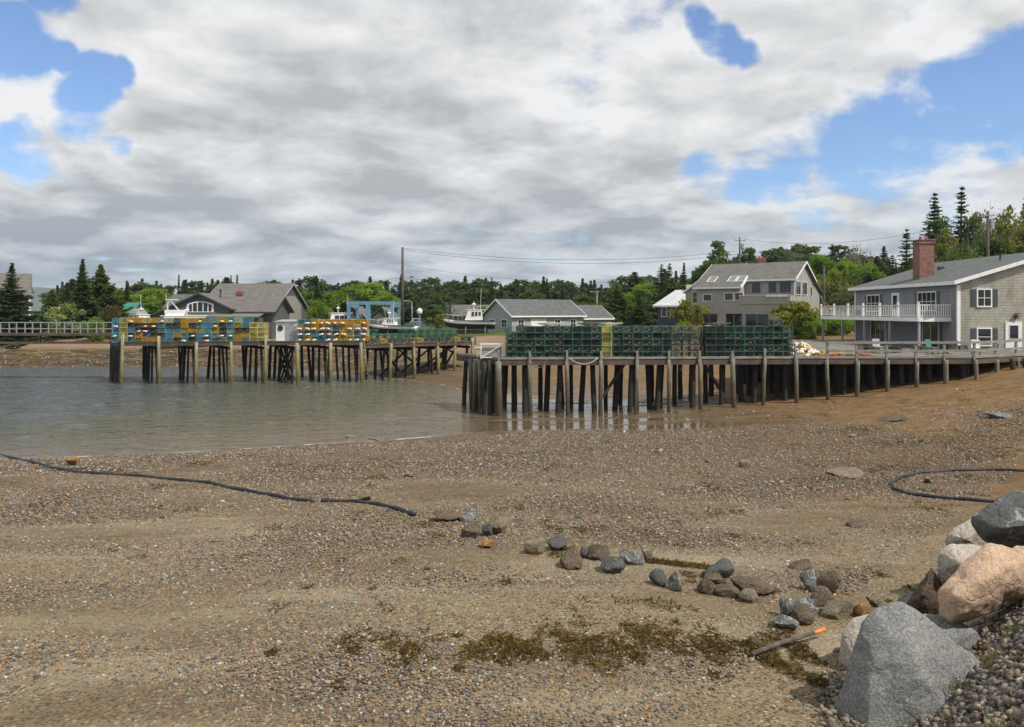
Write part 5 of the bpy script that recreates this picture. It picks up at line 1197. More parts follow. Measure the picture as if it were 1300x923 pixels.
def pickup():
    x, y = gp_y(535, 150).x, 150; z = g1(x, y); t = thing('parked_car', (x, y, z), 'small blue and white parked car right of the tall bare pole', 'car')
    T = lambda a, c, h: (x + a, y + c, z + h)
    b = MB(); b.prism([T(-2.2, -.85, .35), T(2.1, -.85, .35), T(2.2, -.85, .75), T(1.2, -.85, .95), T(-2.1, -.85, 1.0)], (0, 1.7, 0)); b.build('body', 'car_paint', t)
    b = MB(); b.prism([T(-1.9, -.75, 1.0), T(1.2, -.75, .95), T(.5, -.75, 1.5), T(-1.6, -.75, 1.52)], (0, 1.5, 0)); b.build('cabin', 'white_paint', t)
    for a0, a1 in ((-1.5, -.5), (-.4, .5)): b = MB(); b.prism([T(a0, -.77, 1.05), T(a1, -.77, 1.05), T(a1 - .15, -.77, 1.42), T(a0 + .1, -.77, 1.42)], (0, .02, 0)); b.build('window', 'window_glass', t)
    for a in (-1.35, 1.35):
        for c in (-.86, .7): w = MB(); w.cyl(T(a, c, .33), T(a, c + .18, .33), .33, .33, 16); o = w.build('wheel', 'black_rubber', t); w = MB(); w.cyl(T(a, c - .01, .33), T(a, c + .19, .33), .18, .18, 12); w.build('rim', 'galvanised', o)
    for c in (-.6, .6): MB().box(T(2.17, c, .68), (.06, .3, .14)).build('headlight', 'white_paint', t)
pickup()
def cream_box():
    x, y = 905 - 650, 84; p = gp_y(905, 84); t = thing('storage_box', (p.x, 84, 3.2), 'cream storage box standing in front of the grey skylight house', 'box')
    MB().box((p.x, 84.5, 3.75), (1.45, 1.0, 1.3)).build('body', 'cream_box', t); MB().box((p.x, 84.5, 4.44), (1.55, 1.1, .08)).build('lid', 'cream_box', t)
cream_box()
# ------------------------------------------------------------ trees
def leafmat(name, c1, c2, c3):
    m, t, b = pbr(name); p = t.new('ShaderNodeNewGeometry').outputs['Position']
    a = t.attr('tint')[2]
    col = t.ramp(a, [(0, c1), (.55, c2), (1, c3)])
    col = t.mix(t.rng(t.noise(p, .35, 3), .35, .65, 0, .5), col, c1)
    t.put(b.inputs['Base Color'], col); b.inputs['Roughness'].default_value = .7; b.inputs['Specular IOR Level'].default_value = .25
    tr = t.new('ShaderNodeBsdfTranslucent'); t.put(tr.inputs[0], t.mix(1.0, col, (1.1, 1.35, .6), 'MULTIPLY'))
    mx = t.new('ShaderNodeMixShader'); mx.inputs[0].default_value = .45; t.l.new(b.outputs[0], mx.inputs[1]); t.l.new(tr.outputs[0], mx.inputs[2])
    t.l.new(mx.outputs[0], t.n['Material Output'].inputs[0]); return m
leafmat('spruce_needles', (.05, .075, .035), (.09, .12, .05), (.15, .185, .075))
leafmat('olive_needles', (.075, .10, .03), (.135, .165, .045), (.20, .23, .07))
leafmat('wood_leaves', (.05, .07, .032), (.095, .12, .045), (.15, .19, .065))
leafmat('spring_leaves', (.10, .16, .022), (.21, .30, .04), (.31, .40, .075))
leafmat('deep_leaves', (.055, .09, .025), (.11, .155, .04), (.17, .22, .06))
leafmat('ochre_leaves', (.12, .12, .022), (.23, .225, .04), (.33, .31, .06))
leafmat('blossom_leaves', (.13, .17, .05), (.30, .33, .14), (.46, .46, .27))
leafmat('brown_buds', (.07, .06, .03), (.12, .095, .045), (.17, .13, .07))
mat('bark', (.085, .072, .06), (.14, .12, .105), 2, .95, .6, 8, .05, stretch=(3, 3, .6))
mat('pale_bark', (.26, .24, .21), (.18, .165, .145), 2, .95, .4, 8, .03, stretch=(3, 3, .6))
def quads(C, U, Vv, tint):
    n = len(C); V = np.stack([C - U - Vv, C + U - Vv, C + U + Vv, C - U + Vv], 1).reshape(-1, 3); Fc = np.arange(n * 4).reshape(n, 4)
    return V, Fc, np.asarray(tint)
def rdir(rs, n):
    v = rs.normal(size=(n, 3)); return v / np.linalg.norm(v, axis=1)[:, None]
def conifer_mesh(seed, H=10.0, Rd=1.9, dens=1.25, droop=.35, gap=.12, bare=.04, needle=.095, mt='spruce_needles', top_taper=1.0):
    rs = np.random.RandomState(seed); Cs, Us, Vs, T = [], [], [], []
    levels = int(46 * dens ** .5); 
    lean = rs.uniform(-.02, .02, 2)
    for i in range(levels):
        f = (i + rs.uniform(-.3, .3)) / levels; z = H * (bare + (1 - bare) * f * .985); rad = Rd * 1.2 * (1.01 - f) ** (1.25 * top_taper) * (1 + .22 * math.sin(f * 31 + seed) * (1 - f))
        nb = int(9 + 3 * (1 - f)); a0 = rs.uniform(0, 6.28)
        for b in range(nb):
            if rs.rand() < gap: continue
            a = a0 + 2 * math.pi * b / nb + rs.uniform(-.25, .25); L = rad * rs.uniform(.45, 1.25)
            L *= 1 + .25 * math.sin(a * 2 + seed + f * 5)
            d = np.array([math.cos(a), math.sin(a), 0]); s = np.array([-math.sin(a), math.cos(a), 0])
            m = max(4, int(L / needle * 1.15 * dens))
            q = np.linspace(.12, 1, m); dz = -droop * L * q + .32 * L * q ** 2.2 + rs.uniform(-.05, .05)
            P = d[None] * (q * L)[:, None] + np.array([0, 0, 1.0])[None] * (z + dz)[:, None]
            for side in (-1, 1, 0):
                wdt = .34 * L * (1.1 - q) * (side != 0) * rs.uniform(.5, 1.1, m)
                C = P + s[None] * (side * wdt)[:, None] + rs.normal(0, .035, (m, 3)) - np.array([0, 0, .25])[None] * np.abs(wdt)[:, None]
                dd = d[None] * .8 + s[None] * side * .8 + rs.normal(0, .25, (m, 3)); dd /= np.linalg.norm(dd, axis=1)[:, None]
                up = rs.normal(0, .45, (m, 3)) + np.array([0, 0, .5]); vv = np.cross(dd, up); vv /= np.linalg.norm(vv, axis=1)[:, None] + 1e-9
                sz = needle * (1.15 - .55 * f) * rs.uniform(.8, 1.5, m)[:, None]
                Cs.append(C); Us.append(dd * sz * 1.25); Vs.append(vv * sz * .55); T.append(np.clip(rs.normal(.42, .16, m) + .35 * (q - .5), 0, 1))
    C = np.concatenate(Cs); C[:, :2] += lean * C[:, 2:3]
    V, Fc, t = quads(C, np.concatenate(Us), np.concatenate(Vs), np.concatenate(T))
    crown = fast_mesh('crown', V, Fc, mt, {'tint': ('FACE', 'FLOAT', t)})
    b = MB(); b.tube([(lean[0] * z, lean[1] * z, z) for z in (-.3, H * .3, H * .6, H * .99)], [H * .017, H * .012, H * .007, .015], 8)
    for i in range(int(levels * .5)):
        f = i / (levels * .5); a = rs.uniform(0, 6.28); L = Rd * (1 - f) * .8; z = H * (bare + (1 - bare) * f)
        b.tube([(0, 0, z), (math.cos(a) * L, math.sin(a) * L, z - L * .12)], [.03, .012], 5)
    return crown, b.build('trunk', 'bark', mesh_only=True, sm=True)
def leafy_mesh(seed, H=10.0, Rd=3.4, clumps=46, per=130, leaf=.15, cb=.3, mt='spring_leaves', bark='bark', sparse=0.0, clump_r=.24, trunks=1):
    rs = np.random.RandomState(seed); b = MB(); tips = []
    ch = H * (1 - cb)
    for k in range(clumps):
        for _ in range(20):
            v = rs.uniform(-1, 1, 3)
            if np.linalg.norm(v) < 1: break
        v = v / max(np.linalg.norm(v), 1e-6) * (np.linalg.norm(v) ** .45)
        w = Rd * (1 + .22 * math.sin(3 * math.atan2(v[1], v[0]) + seed)) * (1 - .25 * max(0, v[2]))
        tips.append(np.array([v[0] * w, v[1] * w, H * cb + ch * .5 + v[2] * ch * .46]) * rs.uniform(.9, 1.02))
    for q in range(trunks):
        off = rs.uniform(-.25, .25, 2) * (trunks > 1) * Rd
        top = (off[0] * 1.6 + rs.uniform(-.2, .2), off[1] * 1.6, H * .62)
        b.tube([(off[0], off[1], -.3), (off[0] * 1.2 + .1, off[1] * 1.2, H * cb), top], [H * .022 / trunks ** .4, H * .016 / trunks ** .4, H * .006], 8)
        for i, tp in enumerate(tips):
            if i % trunks != q: continue
            f = rs.uniform(.25, .8); s = np.array([off[0] * 1.2 + (top[0] - off[0]) * f * .4, off[1] * 1.2, H * (cb * .8 + (.62 - cb * .8) * f * .75)])
            mid = (s + tp) / 2 + rs.normal(0, .12 * Rd / 3, 3) + np.array([0, 0, -.06 * H * rs.rand()]); b.tube([tuple(s), tuple(mid), tuple(tp)], [H * .006, H * .0038, H * .001], 5)
            if sparse:
                for _ in range(4): e = tp + rs.normal(0, 1, 3) * Rd * .22 + np.array([0, 0, .3]); b.tube([tuple((mid + tp) / 2), tuple(e)], [H * .0022, H * .0007], 4)
    Cs, Us, Vs, T = [], [], [], []
    for tp in tips:
        r = Rd * clump_r * rs.uniform(.6, 1.35); n = int(per * rs.uniform(.6, 1.3) * (1 - sparse)); 
        if n < 3: continue
        v = rdir(rs, n) * (rs.rand(n) ** .42)[:, None] * np.array([1.15, 1.15, .72]) * r
        d = rdir(rs, n); u = np.cross(d, np.array([0, 0, 1.0]) + rs.normal(0, .5, (n, 3))); u /= np.linalg.norm(u, axis=1)[:, None] + 1e-9
        sz = (leaf * rs.uniform(.6, 1.4, n))[:, None]; Cs.append(tp + v); Us.append(u * sz); Vs.append(np.cross(u, d) * sz * .75)
        T.append(np.clip(rs.normal(.45, .15, n) + rs.normal(0, .14), 0, 1))
    V, Fc, t = quads(np.concatenate(Cs), np.concatenate(Us), np.concatenate(Vs), np.concatenate(T))
    return fast_mesh('crown', V, Fc, mt, {'tint': ('FACE', 'FLOAT', t)}), b.build('trunk', bark, mesh_only=True, sm=True)
PROTO = {
 'spruce1': (10, 2.0, conifer_mesh(1)), 'spruce2': (10, 2.3, conifer_mesh(2, Rd=2.3, droop=.45)), 'spruce3': (10, 1.6, conifer_mesh(3, Rd=1.6, gap=.12, bare=.12)),
 'thin1': (10, 1.15, conifer_mesh(4, Rd=1.15, gap=.15, bare=.1, dens=.8)), 'gappy1': (12, 1.9, conifer_mesh(5, H=12, Rd=1.9, gap=.45, bare=.15, droop=.25, dens=.6, top_taper=.8, needle=.10)), 'gappy2': (12, 1.7, conifer_mesh(6, H=12, Rd=1.7, gap=.42, bare=.12, droop=.2, dens=.6, top_taper=.8, needle=.10)),
 'round_spruce': (10, 2.8, conifer_mesh(7, Rd=2.8, droop=.1, mt='olive_needles', top_taper=.72, needle=.14)),
 'pine1': (10, 3.6, leafy_mesh(11, Rd=3.4, clumps=60, per=150, leaf=.10, cb=.22, mt='deep_leaves', clump_r=.2)), 'pine2': (10, 3.4, leafy_mesh(12, Rd=3.2, clumps=55, per=150, leaf=.11, cb=.15, mt='spruce_needles', clump_r=.22)),
 'leafy1': (10, 4.0, leafy_mesh(21, Rd=3.9, clumps=64, per=170, leaf=.12, cb=.12)), 'leafy2': (10, 4.0, leafy_mesh(22, Rd=3.8, clumps=54, per=160, leaf=.12, cb=.18)), 'leafy3': (10, 4.0, leafy_mesh(23, Rd=3.7, clumps=60, per=160, leaf=.12, cb=.1, mt='deep_leaves')),
 'ochre1': (10, 3.6, leafy_mesh(24, Rd=3.4, clumps=54, per=80, leaf=.12, cb=.15, mt='ochre_leaves', bark='pale_bark', sparse=.2, trunks=2)), 'ochre2': (10, 3.4, leafy_mesh(25, Rd=3.2, clumps=50, per=75, leaf=.11, cb=.2, mt='olive_needles', bark='pale_bark', sparse=.2, trunks=2)),
 'bare1': (10, 3.4, leafy_mesh(31, Rd=3.2, clumps=60, per=16, leaf=.08, cb=.25, mt='brown_buds', bark='pale_bark', sparse=.5, trunks=2)),
 'shrub1': (3, 2.0, leafy_mesh(41, H=3, Rd=1.9, clumps=50, per=90, leaf=.07, cb=.05, mt='blossom_leaves', trunks=4, clump_r=.25)), 'shrub2': (3, 2.0, leafy_mesh(42, H=3, Rd=1.9, clumps=50, per=80, leaf=.075, cb=.05, mt='ochre_leaves', trunks=4, clump_r=.25)),
 'shrub3': (3, 2.0, leafy_mesh(43, H=3, Rd=1.9, clumps=44, per=60, leaf=.07, cb=.05, mt='brown_buds', trunks=4, clump_r=.27)), 'shrub4': (3, 2.0, leafy_mesh(44, H=3, Rd=1.9, clumps=44, per=90, leaf=.075, cb=.02, mt='spring_leaves', trunks=4, clump_r=.27)),
}
def tree(kind, px, pytop, wpx, Y, label, group=None, name=None, cat=None, zb=None):
    H0, R0, (cr, tk) = PROTO[kind]; p = gp_y(px, Y); z = p.z if zb is None else zb; H = zpx(pytop, Y) - z; wr = wpx * Y / F / 2 * ({'spru': 1.4, 'thin': 1.5, 'gapp': 2.3, 'roun': 1.35}.get(kind[:4], 1.18))
    nm = name or ('spruce_tree' if kind[:4] in ('spru', 'thin', 'gapp', 'roun') else 'pine_tree' if kind[:4] == 'pine' else 'shrub' if kind[:4] == 'shru' else 'bare_tree' if kind[:4] == 'bare' else 'leafy_tree')
    t = bpy.data.objects.new(nm, None); COL.objects.link(t); t.location = (p.x, Y, z); t.rotation_euler[2] = random.uniform(0, 6.28); t.scale = (wr / R0, wr / R0, H / H0)
    tag(t, label, cat or ('shrub' if nm == 'shrub' else 'tree'), group or ('shrubs' if nm == 'shrub' else 'trees beyond the wharves'))
    link('crown', cr, t); link('trunk', tk, t)
    return t
LT = 'trees on the left shore'; MT = 'dark trees along the middle skyline'; RT = 'trees on the right behind the houses'
for a in [
 ('spruce2', 12, 332, 52, 98, 'big dark spruce cut by the left edge, in front of the tall grey house', LT), ('round_spruce', 66, 367, 24, 125, 'squat dark evergreen between the tall grey house and the twin spruces', LT),
 ('spruce1', 105, 327, 42, 104, 'tall dark pointed spruce, left one of the prominent pair left of the green shed', LT), ('round_spruce', 130, 334, 42, 108, 'broad rounded spruce, right one of the prominent pair left of the green shed', LT),
 ('thin1', 87, 357, 16, 118, 'slender spruce peeking out left of the prominent pair', LT), ('thin1', 162, 355, 14, 130, 'slim dark spruce above the green shed roof', LT), ('round_spruce', 152, 368, 22, 134, 'low dark evergreen behind the green shed', LT),
 ('leafy1', 190, 364, 50, 128, 'bright spring-green tree behind the canopied boat', LT), ('leafy2', 213, 370, 30, 134, 'smaller bright green tree touching the left roof of the grey complex', LT), ('thin1', 227, 347, 9, 140, 'very thin spruce spire left of the arched window gable', LT),
 ('leafy3', 38, 402, 26, 116, 'low green bushy tree beside the white corner of the tall house', LT), ('leafy3', 112, 386, 60, 120, 'low mass of green leaves filling the gap under the spruce pair', LT),
 ('spruce1', 286, 350, 11, 140, 'left spruce tip of the trio above the grey complex ridge', LT), ('spruce3', 293, 348, 10, 142, 'middle spruce tip of the trio above the grey complex ridge', LT), ('thin1', 300, 347, 10, 141, 'right spruce tip of the trio above the grey complex ridge', LT),
 ('spruce1', 250, 367, 9, 145, 'small spruce tip above the arched window gable', LT), ('thin1', 259, 369, 8, 143, 'tiny spruce tip just right of the arched window gable peak', LT), ('thin1', 375, 364, 9, 150, 'thin dark spruce tip at the right peak of the grey complex', LT),
 ('leafy1', 388, 367, 26, 130, 'bright tree directly right of the grey complex', MT), ('spruce3', 402, 349, 22, 136, 'tall ragged spruce right of the grey complex', MT), ('shrub4', 405, 380, 26, 120, 'rounded light green bush at the right corner of the grey complex', MT),
 ('leafy2', 425, 366, 34, 140, 'mid green tree left of the broad bright one over the boat lift', MT), ('leafy1', 463, 356, 62, 142, 'broad bright green tree directly above the blue boat lift', MT), ('leafy2', 493, 370, 34, 138, 'mid green tree between the blue boat lift and the tall bare pole', MT),
 ('pine2', 502, 364, 18, 150, 'dark narrow pine touching the tall bare pole on its left', MT), ('pine2', 530, 368, 30, 165, 'dark pine just right of the tall bare pole', MT), ('spruce1', 536, 357, 14, 175, 'dark spruce with a thin tip right of the lamp post', MT),
 ('pine1', 556, 362, 30, 170, 'rounded dark green pine above the small parked car', MT), ('spruce1', 557, 352, 12, 180, 'narrow peak poking from the rounded pine above the parked car', MT), ('pine2', 578, 364, 32, 172, 'dark pine behind the cabin left of the white boat', MT),
 ('leafy3', 550, 384, 30, 150, 'low mid green tree behind the parked car', MT), ('shrub2', 558, 397, 24, 125, 'olive bush left of the white hauled-out boat', MT), ('leafy2', 612, 387, 14, 145, 'small bright tree over the cabin of the white hauled-out boat', MT), ('bare1', 572, 380, 20, 150, 'grey bare tree in front of the dark pines left of the white boat', MT),
 ('spruce1', 583, 359, 13, 178, 'spruce tip left of the white boat\'s mast', MT), ('spruce3', 602, 360, 14, 176, 'spruce above the cabin of the white hauled-out boat', MT), ('spruce1', 624, 351, 17, 172, 'tallest spruce above the left gable of the long grey building', MT),
 ('thin1', 638, 361, 12, 174, 'slim spruce above the peak of the long grey building', MT), ('spruce3', 658, 356, 12, 176, 'ragged spruce above the long grey roof, first from its left', MT), ('pine1', 677, 361, 36, 165, 'broad rounded dark tree above the middle of the long grey roof', MT),
 ('spruce3', 694, 352, 15, 178, 'spruce with a tufted top right of the rounded dark tree', MT), ('spruce1', 714, 354, 15, 176, 'left of two dark spruces above the right end of the long grey roof', MT), ('spruce1', 727, 357, 15, 174, 'right of two dark spruces above the right end of the long grey roof', MT),
 ('spruce1', 737, 363, 12, 180, 'small dark spruce above the annex roof', MT), ('spruce3', 748, 362, 12, 182, 'ragged small spruce left of the thin lamp post', MT), ('spruce1', 762, 364, 12, 178, 'small dark spruce right of the thin lamp post', MT), ('leafy3', 742, 372, 40, 160, 'low brownish green tree above the annex roof', MT),
 ('round_spruce', 785, 362, 30, 135, 'dark olive spruce just right of the annex roof', MT), ('leafy1', 818, 357, 40, 148, 'light green tree between the olive spruce and the ragged spruces', MT), ('leafy2', 800, 368, 30, 150, 'mid green tree right of the annex', MT),
 ('gappy1', 838, 334, 22, 128, 'left of the two tall ragged spruces above the boathouse', MT), ('gappy2', 848, 333, 18, 132, 'right of the two tall ragged spruces above the boathouse', MT), ('spruce2', 868, 332, 26, 126, 'tall dark spruce between the ragged pair and the grey skylight house', MT), ('round_spruce', 852, 352, 40, 124, 'dark bushy evergreen behind the pale roof of the boathouse', MT), ('spruce2', 812, 372, 28, 120, 'short dark spruce left of the boathouse', MT),
 ('pine1', 912, 307, 56, 118, 'big dark pine behind the left end of the skylight house ridge', RT), ('pine1', 952, 316, 50, 120, 'big dark pine behind the chimney of the skylight house', RT), ('pine2', 895, 336, 34, 116, 'dark pine low behind the left roof slope of the skylight house', RT),
 ('pine2', 932, 320, 44, 122, 'dark pine filling in between the two big pines behind the skylight house', RT), ('pine2', 968, 328, 36, 119, 'dark pine right of the skylight house chimney', RT), ('pine1', 884, 345, 40, 122, 'dark pine between the boathouse and the skylight house', RT), ('bare1', 992, 322, 30, 125, 'pale bare tree left of the skylight house\'s peak', RT), ('bare1', 1010, 310, 24, 127, 'taller bare tree directly above the skylight house\'s peak', RT),
 ('leafy1', 1044, 318, 36, 112, 'bright green tree right of the skylight house\'s gable', RT), ('leafy1', 1100, 330, 44, 110, 'fresh green tree left of the spruces behind the far end of the shingled house', RT), ('leafy1', 1060, 338, 40, 106, 'lower bright green tree beside the short utility pole', RT), ('leafy2', 1072, 322, 46, 115, 'bright green tree between the short pole and the balcony house', RT), ('ochre1', 1058, 345, 50, 104, 'yellow-green thicket under the bright trees right of the skylight house', RT), ('bare1', 1093, 299, 38, 118, 'tall bare budding tree left of the dark spruces', RT), ('leafy3', 1100, 338, 50, 108, 'mid green tree behind the far end of the shingled roof', RT), ('ochre2', 1080, 360, 50, 100, 'olive thicket behind the far end of the balcony', RT),
 ('gappy2', 1150, 288, 24, 96, 'shorter dark spruce directly left of the brick chimney', RT), ('gappy1', 1136, 322, 22, 98, 'low dark spruce at the left foot of the shorter one by the chimney', RT), ('gappy1', 1185, 241, 34, 100, 'tall layered spruce above the brick chimney', RT), ('gappy2', 1217, 234, 28, 102, 'tallest narrow spruce right of the one above the chimney', RT),
 ('ochre1', 1203, 290, 50, 98, 'yellowish tree between the bases of the two tall spruces', RT), ('ochre2', 1240, 262, 54, 100, 'olive feathery tree right of the tallest spruce', RT), ('bare1', 1262, 248, 46, 103, 'tall bare-limbed tree beside the pole above the roof', RT), ('ochre1', 1285, 262, 60, 98, 'golden green tree filling the right edge above the roof', RT), ('leafy3', 1215, 312, 60, 93, 'low green tree hugging the ridge between chimney and pole', RT), ('ochre2', 1195, 268, 50, 106, 'tall olive tree filling the gap between the two tall spruces', RT), ('leafy2', 1240, 290, 60, 104, 'fresh green tree under the feathery olive one', RT), ('leafy3', 1165, 318, 40, 102, 'dark leafy tree directly behind the brick chimney', RT), ('ochre1', 1268, 272, 60, 108, 'golden tree behind the pole above the roof', RT), ('leafy1', 1300, 285, 60, 102, 'fresh green tree at the right edge above the roof', RT), ('leafy3', 1125, 350, 40, 98, 'dark leafy tree left of the chimney above the shingled eave', RT), ('leafy3', 1262, 292, 60, 95, 'darker leafy tree just above the shingled ridge', RT), ('spruce3', 1304, 228, 34, 104, 'dark spruce cut by the right edge high above the roof', RT), ('ochre2', 1318, 250, 60, 100, 'olive tree cut by the right edge', RT), ('ochre2', 1222, 305, 44, 94, 'low olive tree behind the ridge right of the chimney', RT),
 ('shrub1', 83, 384, 42, 100, 'pale yellow blossoming bush below the spruce pair', 'shrubs by the shore'), ('shrub3', 143, 387, 34, 100, 'brownish bush left of the green shed', 'shrubs by the shore'), ('shrub4', 120, 402, 26, 98, 'low green bush between the blossoming and the brownish ones', 'shrubs by the shore'), ('shrub4', 30, 404, 34, 100, 'low green bush at the foot of the tall house', 'shrubs by the shore'),
 ('shrub2', 876, 376, 38, 88, 'yellow-green bush at the left corner of the skylight house', 'shrubs by the shore'), ('shrub4', 866, 409, 28, 84, 'low bright green bush in front of the boathouse', 'shrubs by the shore'), ('shrub2', 1012, 378, 62, 80, 'large ochre-green bush at the right corner of the skylight house', 'shrubs by the shore'), ('shrub4', 1030, 398, 34, 78, 'green bush right beside the large ochre one', 'shrubs by the shore'), ('shrub4', 1062, 395, 44, 84, 'green bush seen beneath the far end of the balcony', 'shrubs by the shore'), ('shrub2', 630, 404, 20, 140, 'small olive bush far behind the long grey building\'s gable', 'shrubs by the shore'),
]: tree(*a[:6], group=a[6])
def far_wood():
    rs = np.random.RandomState(77); Vs, Fs, Ts = [], [], []; k = 0
    meshes = []
    for kd in ('spruce1', 'spruce3', 'pine2', 'leafy3', 'spruce2', 'round_spruce'):
        me = PROTO[kd][2][0]; n = len(me.vertices); co = np.zeros(n * 3); me.vertices.foreach_get('co', co); co = co.reshape(-1, 4, 3)
        sel = rs.rand(len(co)) < .34; co = co[sel]; c = co.mean(1, keepdims=True); co = c + (co - c) * 1.6
        tt = np.zeros(len(me.polygons)); me.attributes['tint'].data.foreach_get('value', tt); meshes.append((PROTO[kd][0], PROTO[kd][1], co.reshape(-1, 3), tt[sel]))
    for i in range(330):
        px = rs.uniform(-120, 1150); px = px if not 22 < px < 74 else px + 60; Y = rs.uniform(190, 260); X = (px - 650) * Y / F
        H0, R0, co, tt = meshes[rs.randint(len(meshes))]; H = rs.uniform(8.5, 12.5); s = H / H0; a = rs.uniform(0, 6.28); q = co * s * np.array([1.5, 1.5, 1])
        q = np.stack([q[:, 0] * math.cos(a) - q[:, 1] * math.sin(a) + X, q[:, 0] * math.sin(a) + q[:, 1] * math.cos(a) + Y, q[:, 2] + g1(X, Y)], 1)
        Vs.append(q); Fs.append(np.arange(len(q)).reshape(-1, 4) + k); k += len(q); Ts.append(tt)
    me = fast_mesh('far_wood', np.concatenate(Vs), np.concatenate(Fs), 'wood_leaves', {'tint': ('FACE', 'FLOAT', np.concatenate(Ts))})
    tag(link('far_wood', me), 'distant dark wood closing the skyline behind the harbour buildings', 'wood', kind='stuff')
far_wood()
# ------------------------------------------------------------ rocks
def rockmat(name, base, alt, speck, sp2, scale=1.0, vein=None):
    m, t, b = pbr(name); p = t.new('ShaderNodeTexCoord').outputs['Object']
    col = t.mix(t.rng(t.noise(p, 1.6 * scale, 6, .6), .38, .62), base, alt)
    g = t.vor(p, 70.0); gv = t.sep(g.outputs['Color'])[0]
    col = t.mix(t.rng(gv, .66, .76, 0, .42), col, speck); col = t.mix(t.rng(gv, .30, .20, 0, .4), col, sp2)
    st = t.rng(t.noise(p, 3.2 * scale, 7, .7, .6), .58, .70, 0, .55); col = t.mix(st, col, tuple(c * .45 for c in base))
    if vein: col = t.mix(t.rng(t.math('ABSOLUTE', t.math('SUBTRACT', t.noise(p, 2.4 * scale, 3, .5, .8), .5)), .02, .0, 0, .7), col, vein)
    t.put(b.inputs['Base Color'], col); b.inputs['Roughness'].default_value = .88; b.inputs['Specular IOR Level'].default_value = .3
    n1 = t.bump(t.math('SUBTRACT', t.noise(p, 6 * scale, 9, .7), t.math('MULTIPLY', t.rng(t.vor(t.vm('ADD', p, t.vm('SCALE', t.noise_c(p, 3 * scale, 4), scale=.5)), 1.2 * scale, 'DISTANCE_TO_EDGE').outputs['Distance'], .03, 0.0), .14)), 1.0, .06); t.put(b.inputs['Normal'], t.bump(t.math('ADD', gv, t.noise(p, 60, 4)), .35, .004, n1))
rockmat('grey_granite', (.25, .255, .25), (.17, .175, .175), (.42, .42, .41), (.09, .09, .09))
rockmat('pink_granite', (.62, .42, .28), (.50, .35, .25), (.60, .50, .42), (.20, .15, .12))
rockmat('pale_granite', (.48, .43, .37), (.36, .31, .26), (.60, .57, .52), (.18, .15, .13))
rockmat('dark_rock', (.085, .09, .09), (.14, .145, .14), (.18, .18, .175), (.03, .03, .03), vein=(.4, .4, .38))
rockmat('slate_rock', (.07, .075, .078), (.115, .11, .10), (.2, .2, .2), (.05, .05, .05), 3)
rockmat('brown_rock', (.095, .065, .045), (.15, .11, .075), (.26, .22, .17), (.06, .04, .03), 3)
rockmat('tan_rock', (.23, .185, .115), (.15, .13, .09), (.42, .38, .3), (.1, .09, .06), 3)
rockmat('orange_rock', (.32, .16, .05), (.22, .125, .05), (.5, .36, .2), (.12, .07, .03), 3)
def rock_mesh(seed, rx, ry, rz, planes=13, sub=4, rough=.05, pl=(.55, .88), shear=0.0):
    rs = np.random.RandomState(seed); bm = bmesh.new(); bmesh.ops.create_icosphere(bm, subdivisions=sub, radius=1)
    nrm = rdir(rs, planes); dd = rs.uniform(*pl, planes); off = Vector(rs.uniform(-50, 50, 3))
    for v in bm.verts:
        n = np.array(v.co); k = 1.0
        dt = nrm @ n; ok = dt > .05
        if ok.any(): k = min(1.0, float((dd[ok] / dt[ok]).min()))
        q = Vector(n * k); q += Vector(n) * (noise.fractal(q * 2.2 + off, 1.0, 2.1, 5) * rough + noise.noise(q * 9 + off) * rough * .18)
        q = Vector((q.x + shear * q.z, q.y, q.z)); v.co = (q.x * rx, q.y * ry, q.z * rz)
    lo = [min(v.co[i] for v in bm.verts) for i in range(3)]; hi = [max(v.co[i] for v in bm.verts) for i in range(3)]; rr = (rx, ry, rz)
    for v in bm.verts: v.co = [((v.co[i] - lo[i]) / (hi[i] - lo[i]) * 2 - 1) * rr[i] for i in range(3)]
    me = bpy.data.meshes.new('rock'); bm.to_mesh(me); bm.free(); return me
def rock(loc, rx, ry, rz, m, label, seed, rot=(0, 0, 0), name='rock', group='rocks on the flat', cat='rock', **kw):
    me = rock_mesh(seed, rx, ry, rz, **kw); me.materials.append(MATS[m]); smooth(me)
    me.transform(Matrix.Rotation(rot[2], 4, 'Z') @ Matrix.Rotation(rot[1], 4, 'Y') @ Matrix.Rotation(rot[0], 4, 'X'))
    try: me.shade_auto_smooth = True
    except Exception: pass
    at = me.attributes.new('sharp_edge', 'BOOLEAN', 'EDGE')
    bm = bmesh.new(); bm.from_mesh(me); sh = [bool(len(e.link_faces) == 2 and e.calc_face_angle(0) > R(28)) for e in bm.edges]; bm.free(); at.data.foreach_set('value', sh)
    return tag(link(name, me, None, loc), label, cat, group)
def brock(x0, y0, x1, y1, m, label, seed, grp='rocks on the flat', sink=.25, deep=.8, **kw):
    """beach rock spanning these directions, resting on the ground"""
    p = gp((x0 + x1) / 2, y1 - (y1 - y0) * .18); s = p.y / F; rx = (x1 - x0) * s / 2 * 1.06; rz = (y1 - y0) * s / 2 * 1.12
    return rock((p.x, p.y + rx * .1, p.z + rz * (1 - sink)), rx, max(rx, rz) * deep, rz, m, label, seed, group=grp, sub=3, **kw)
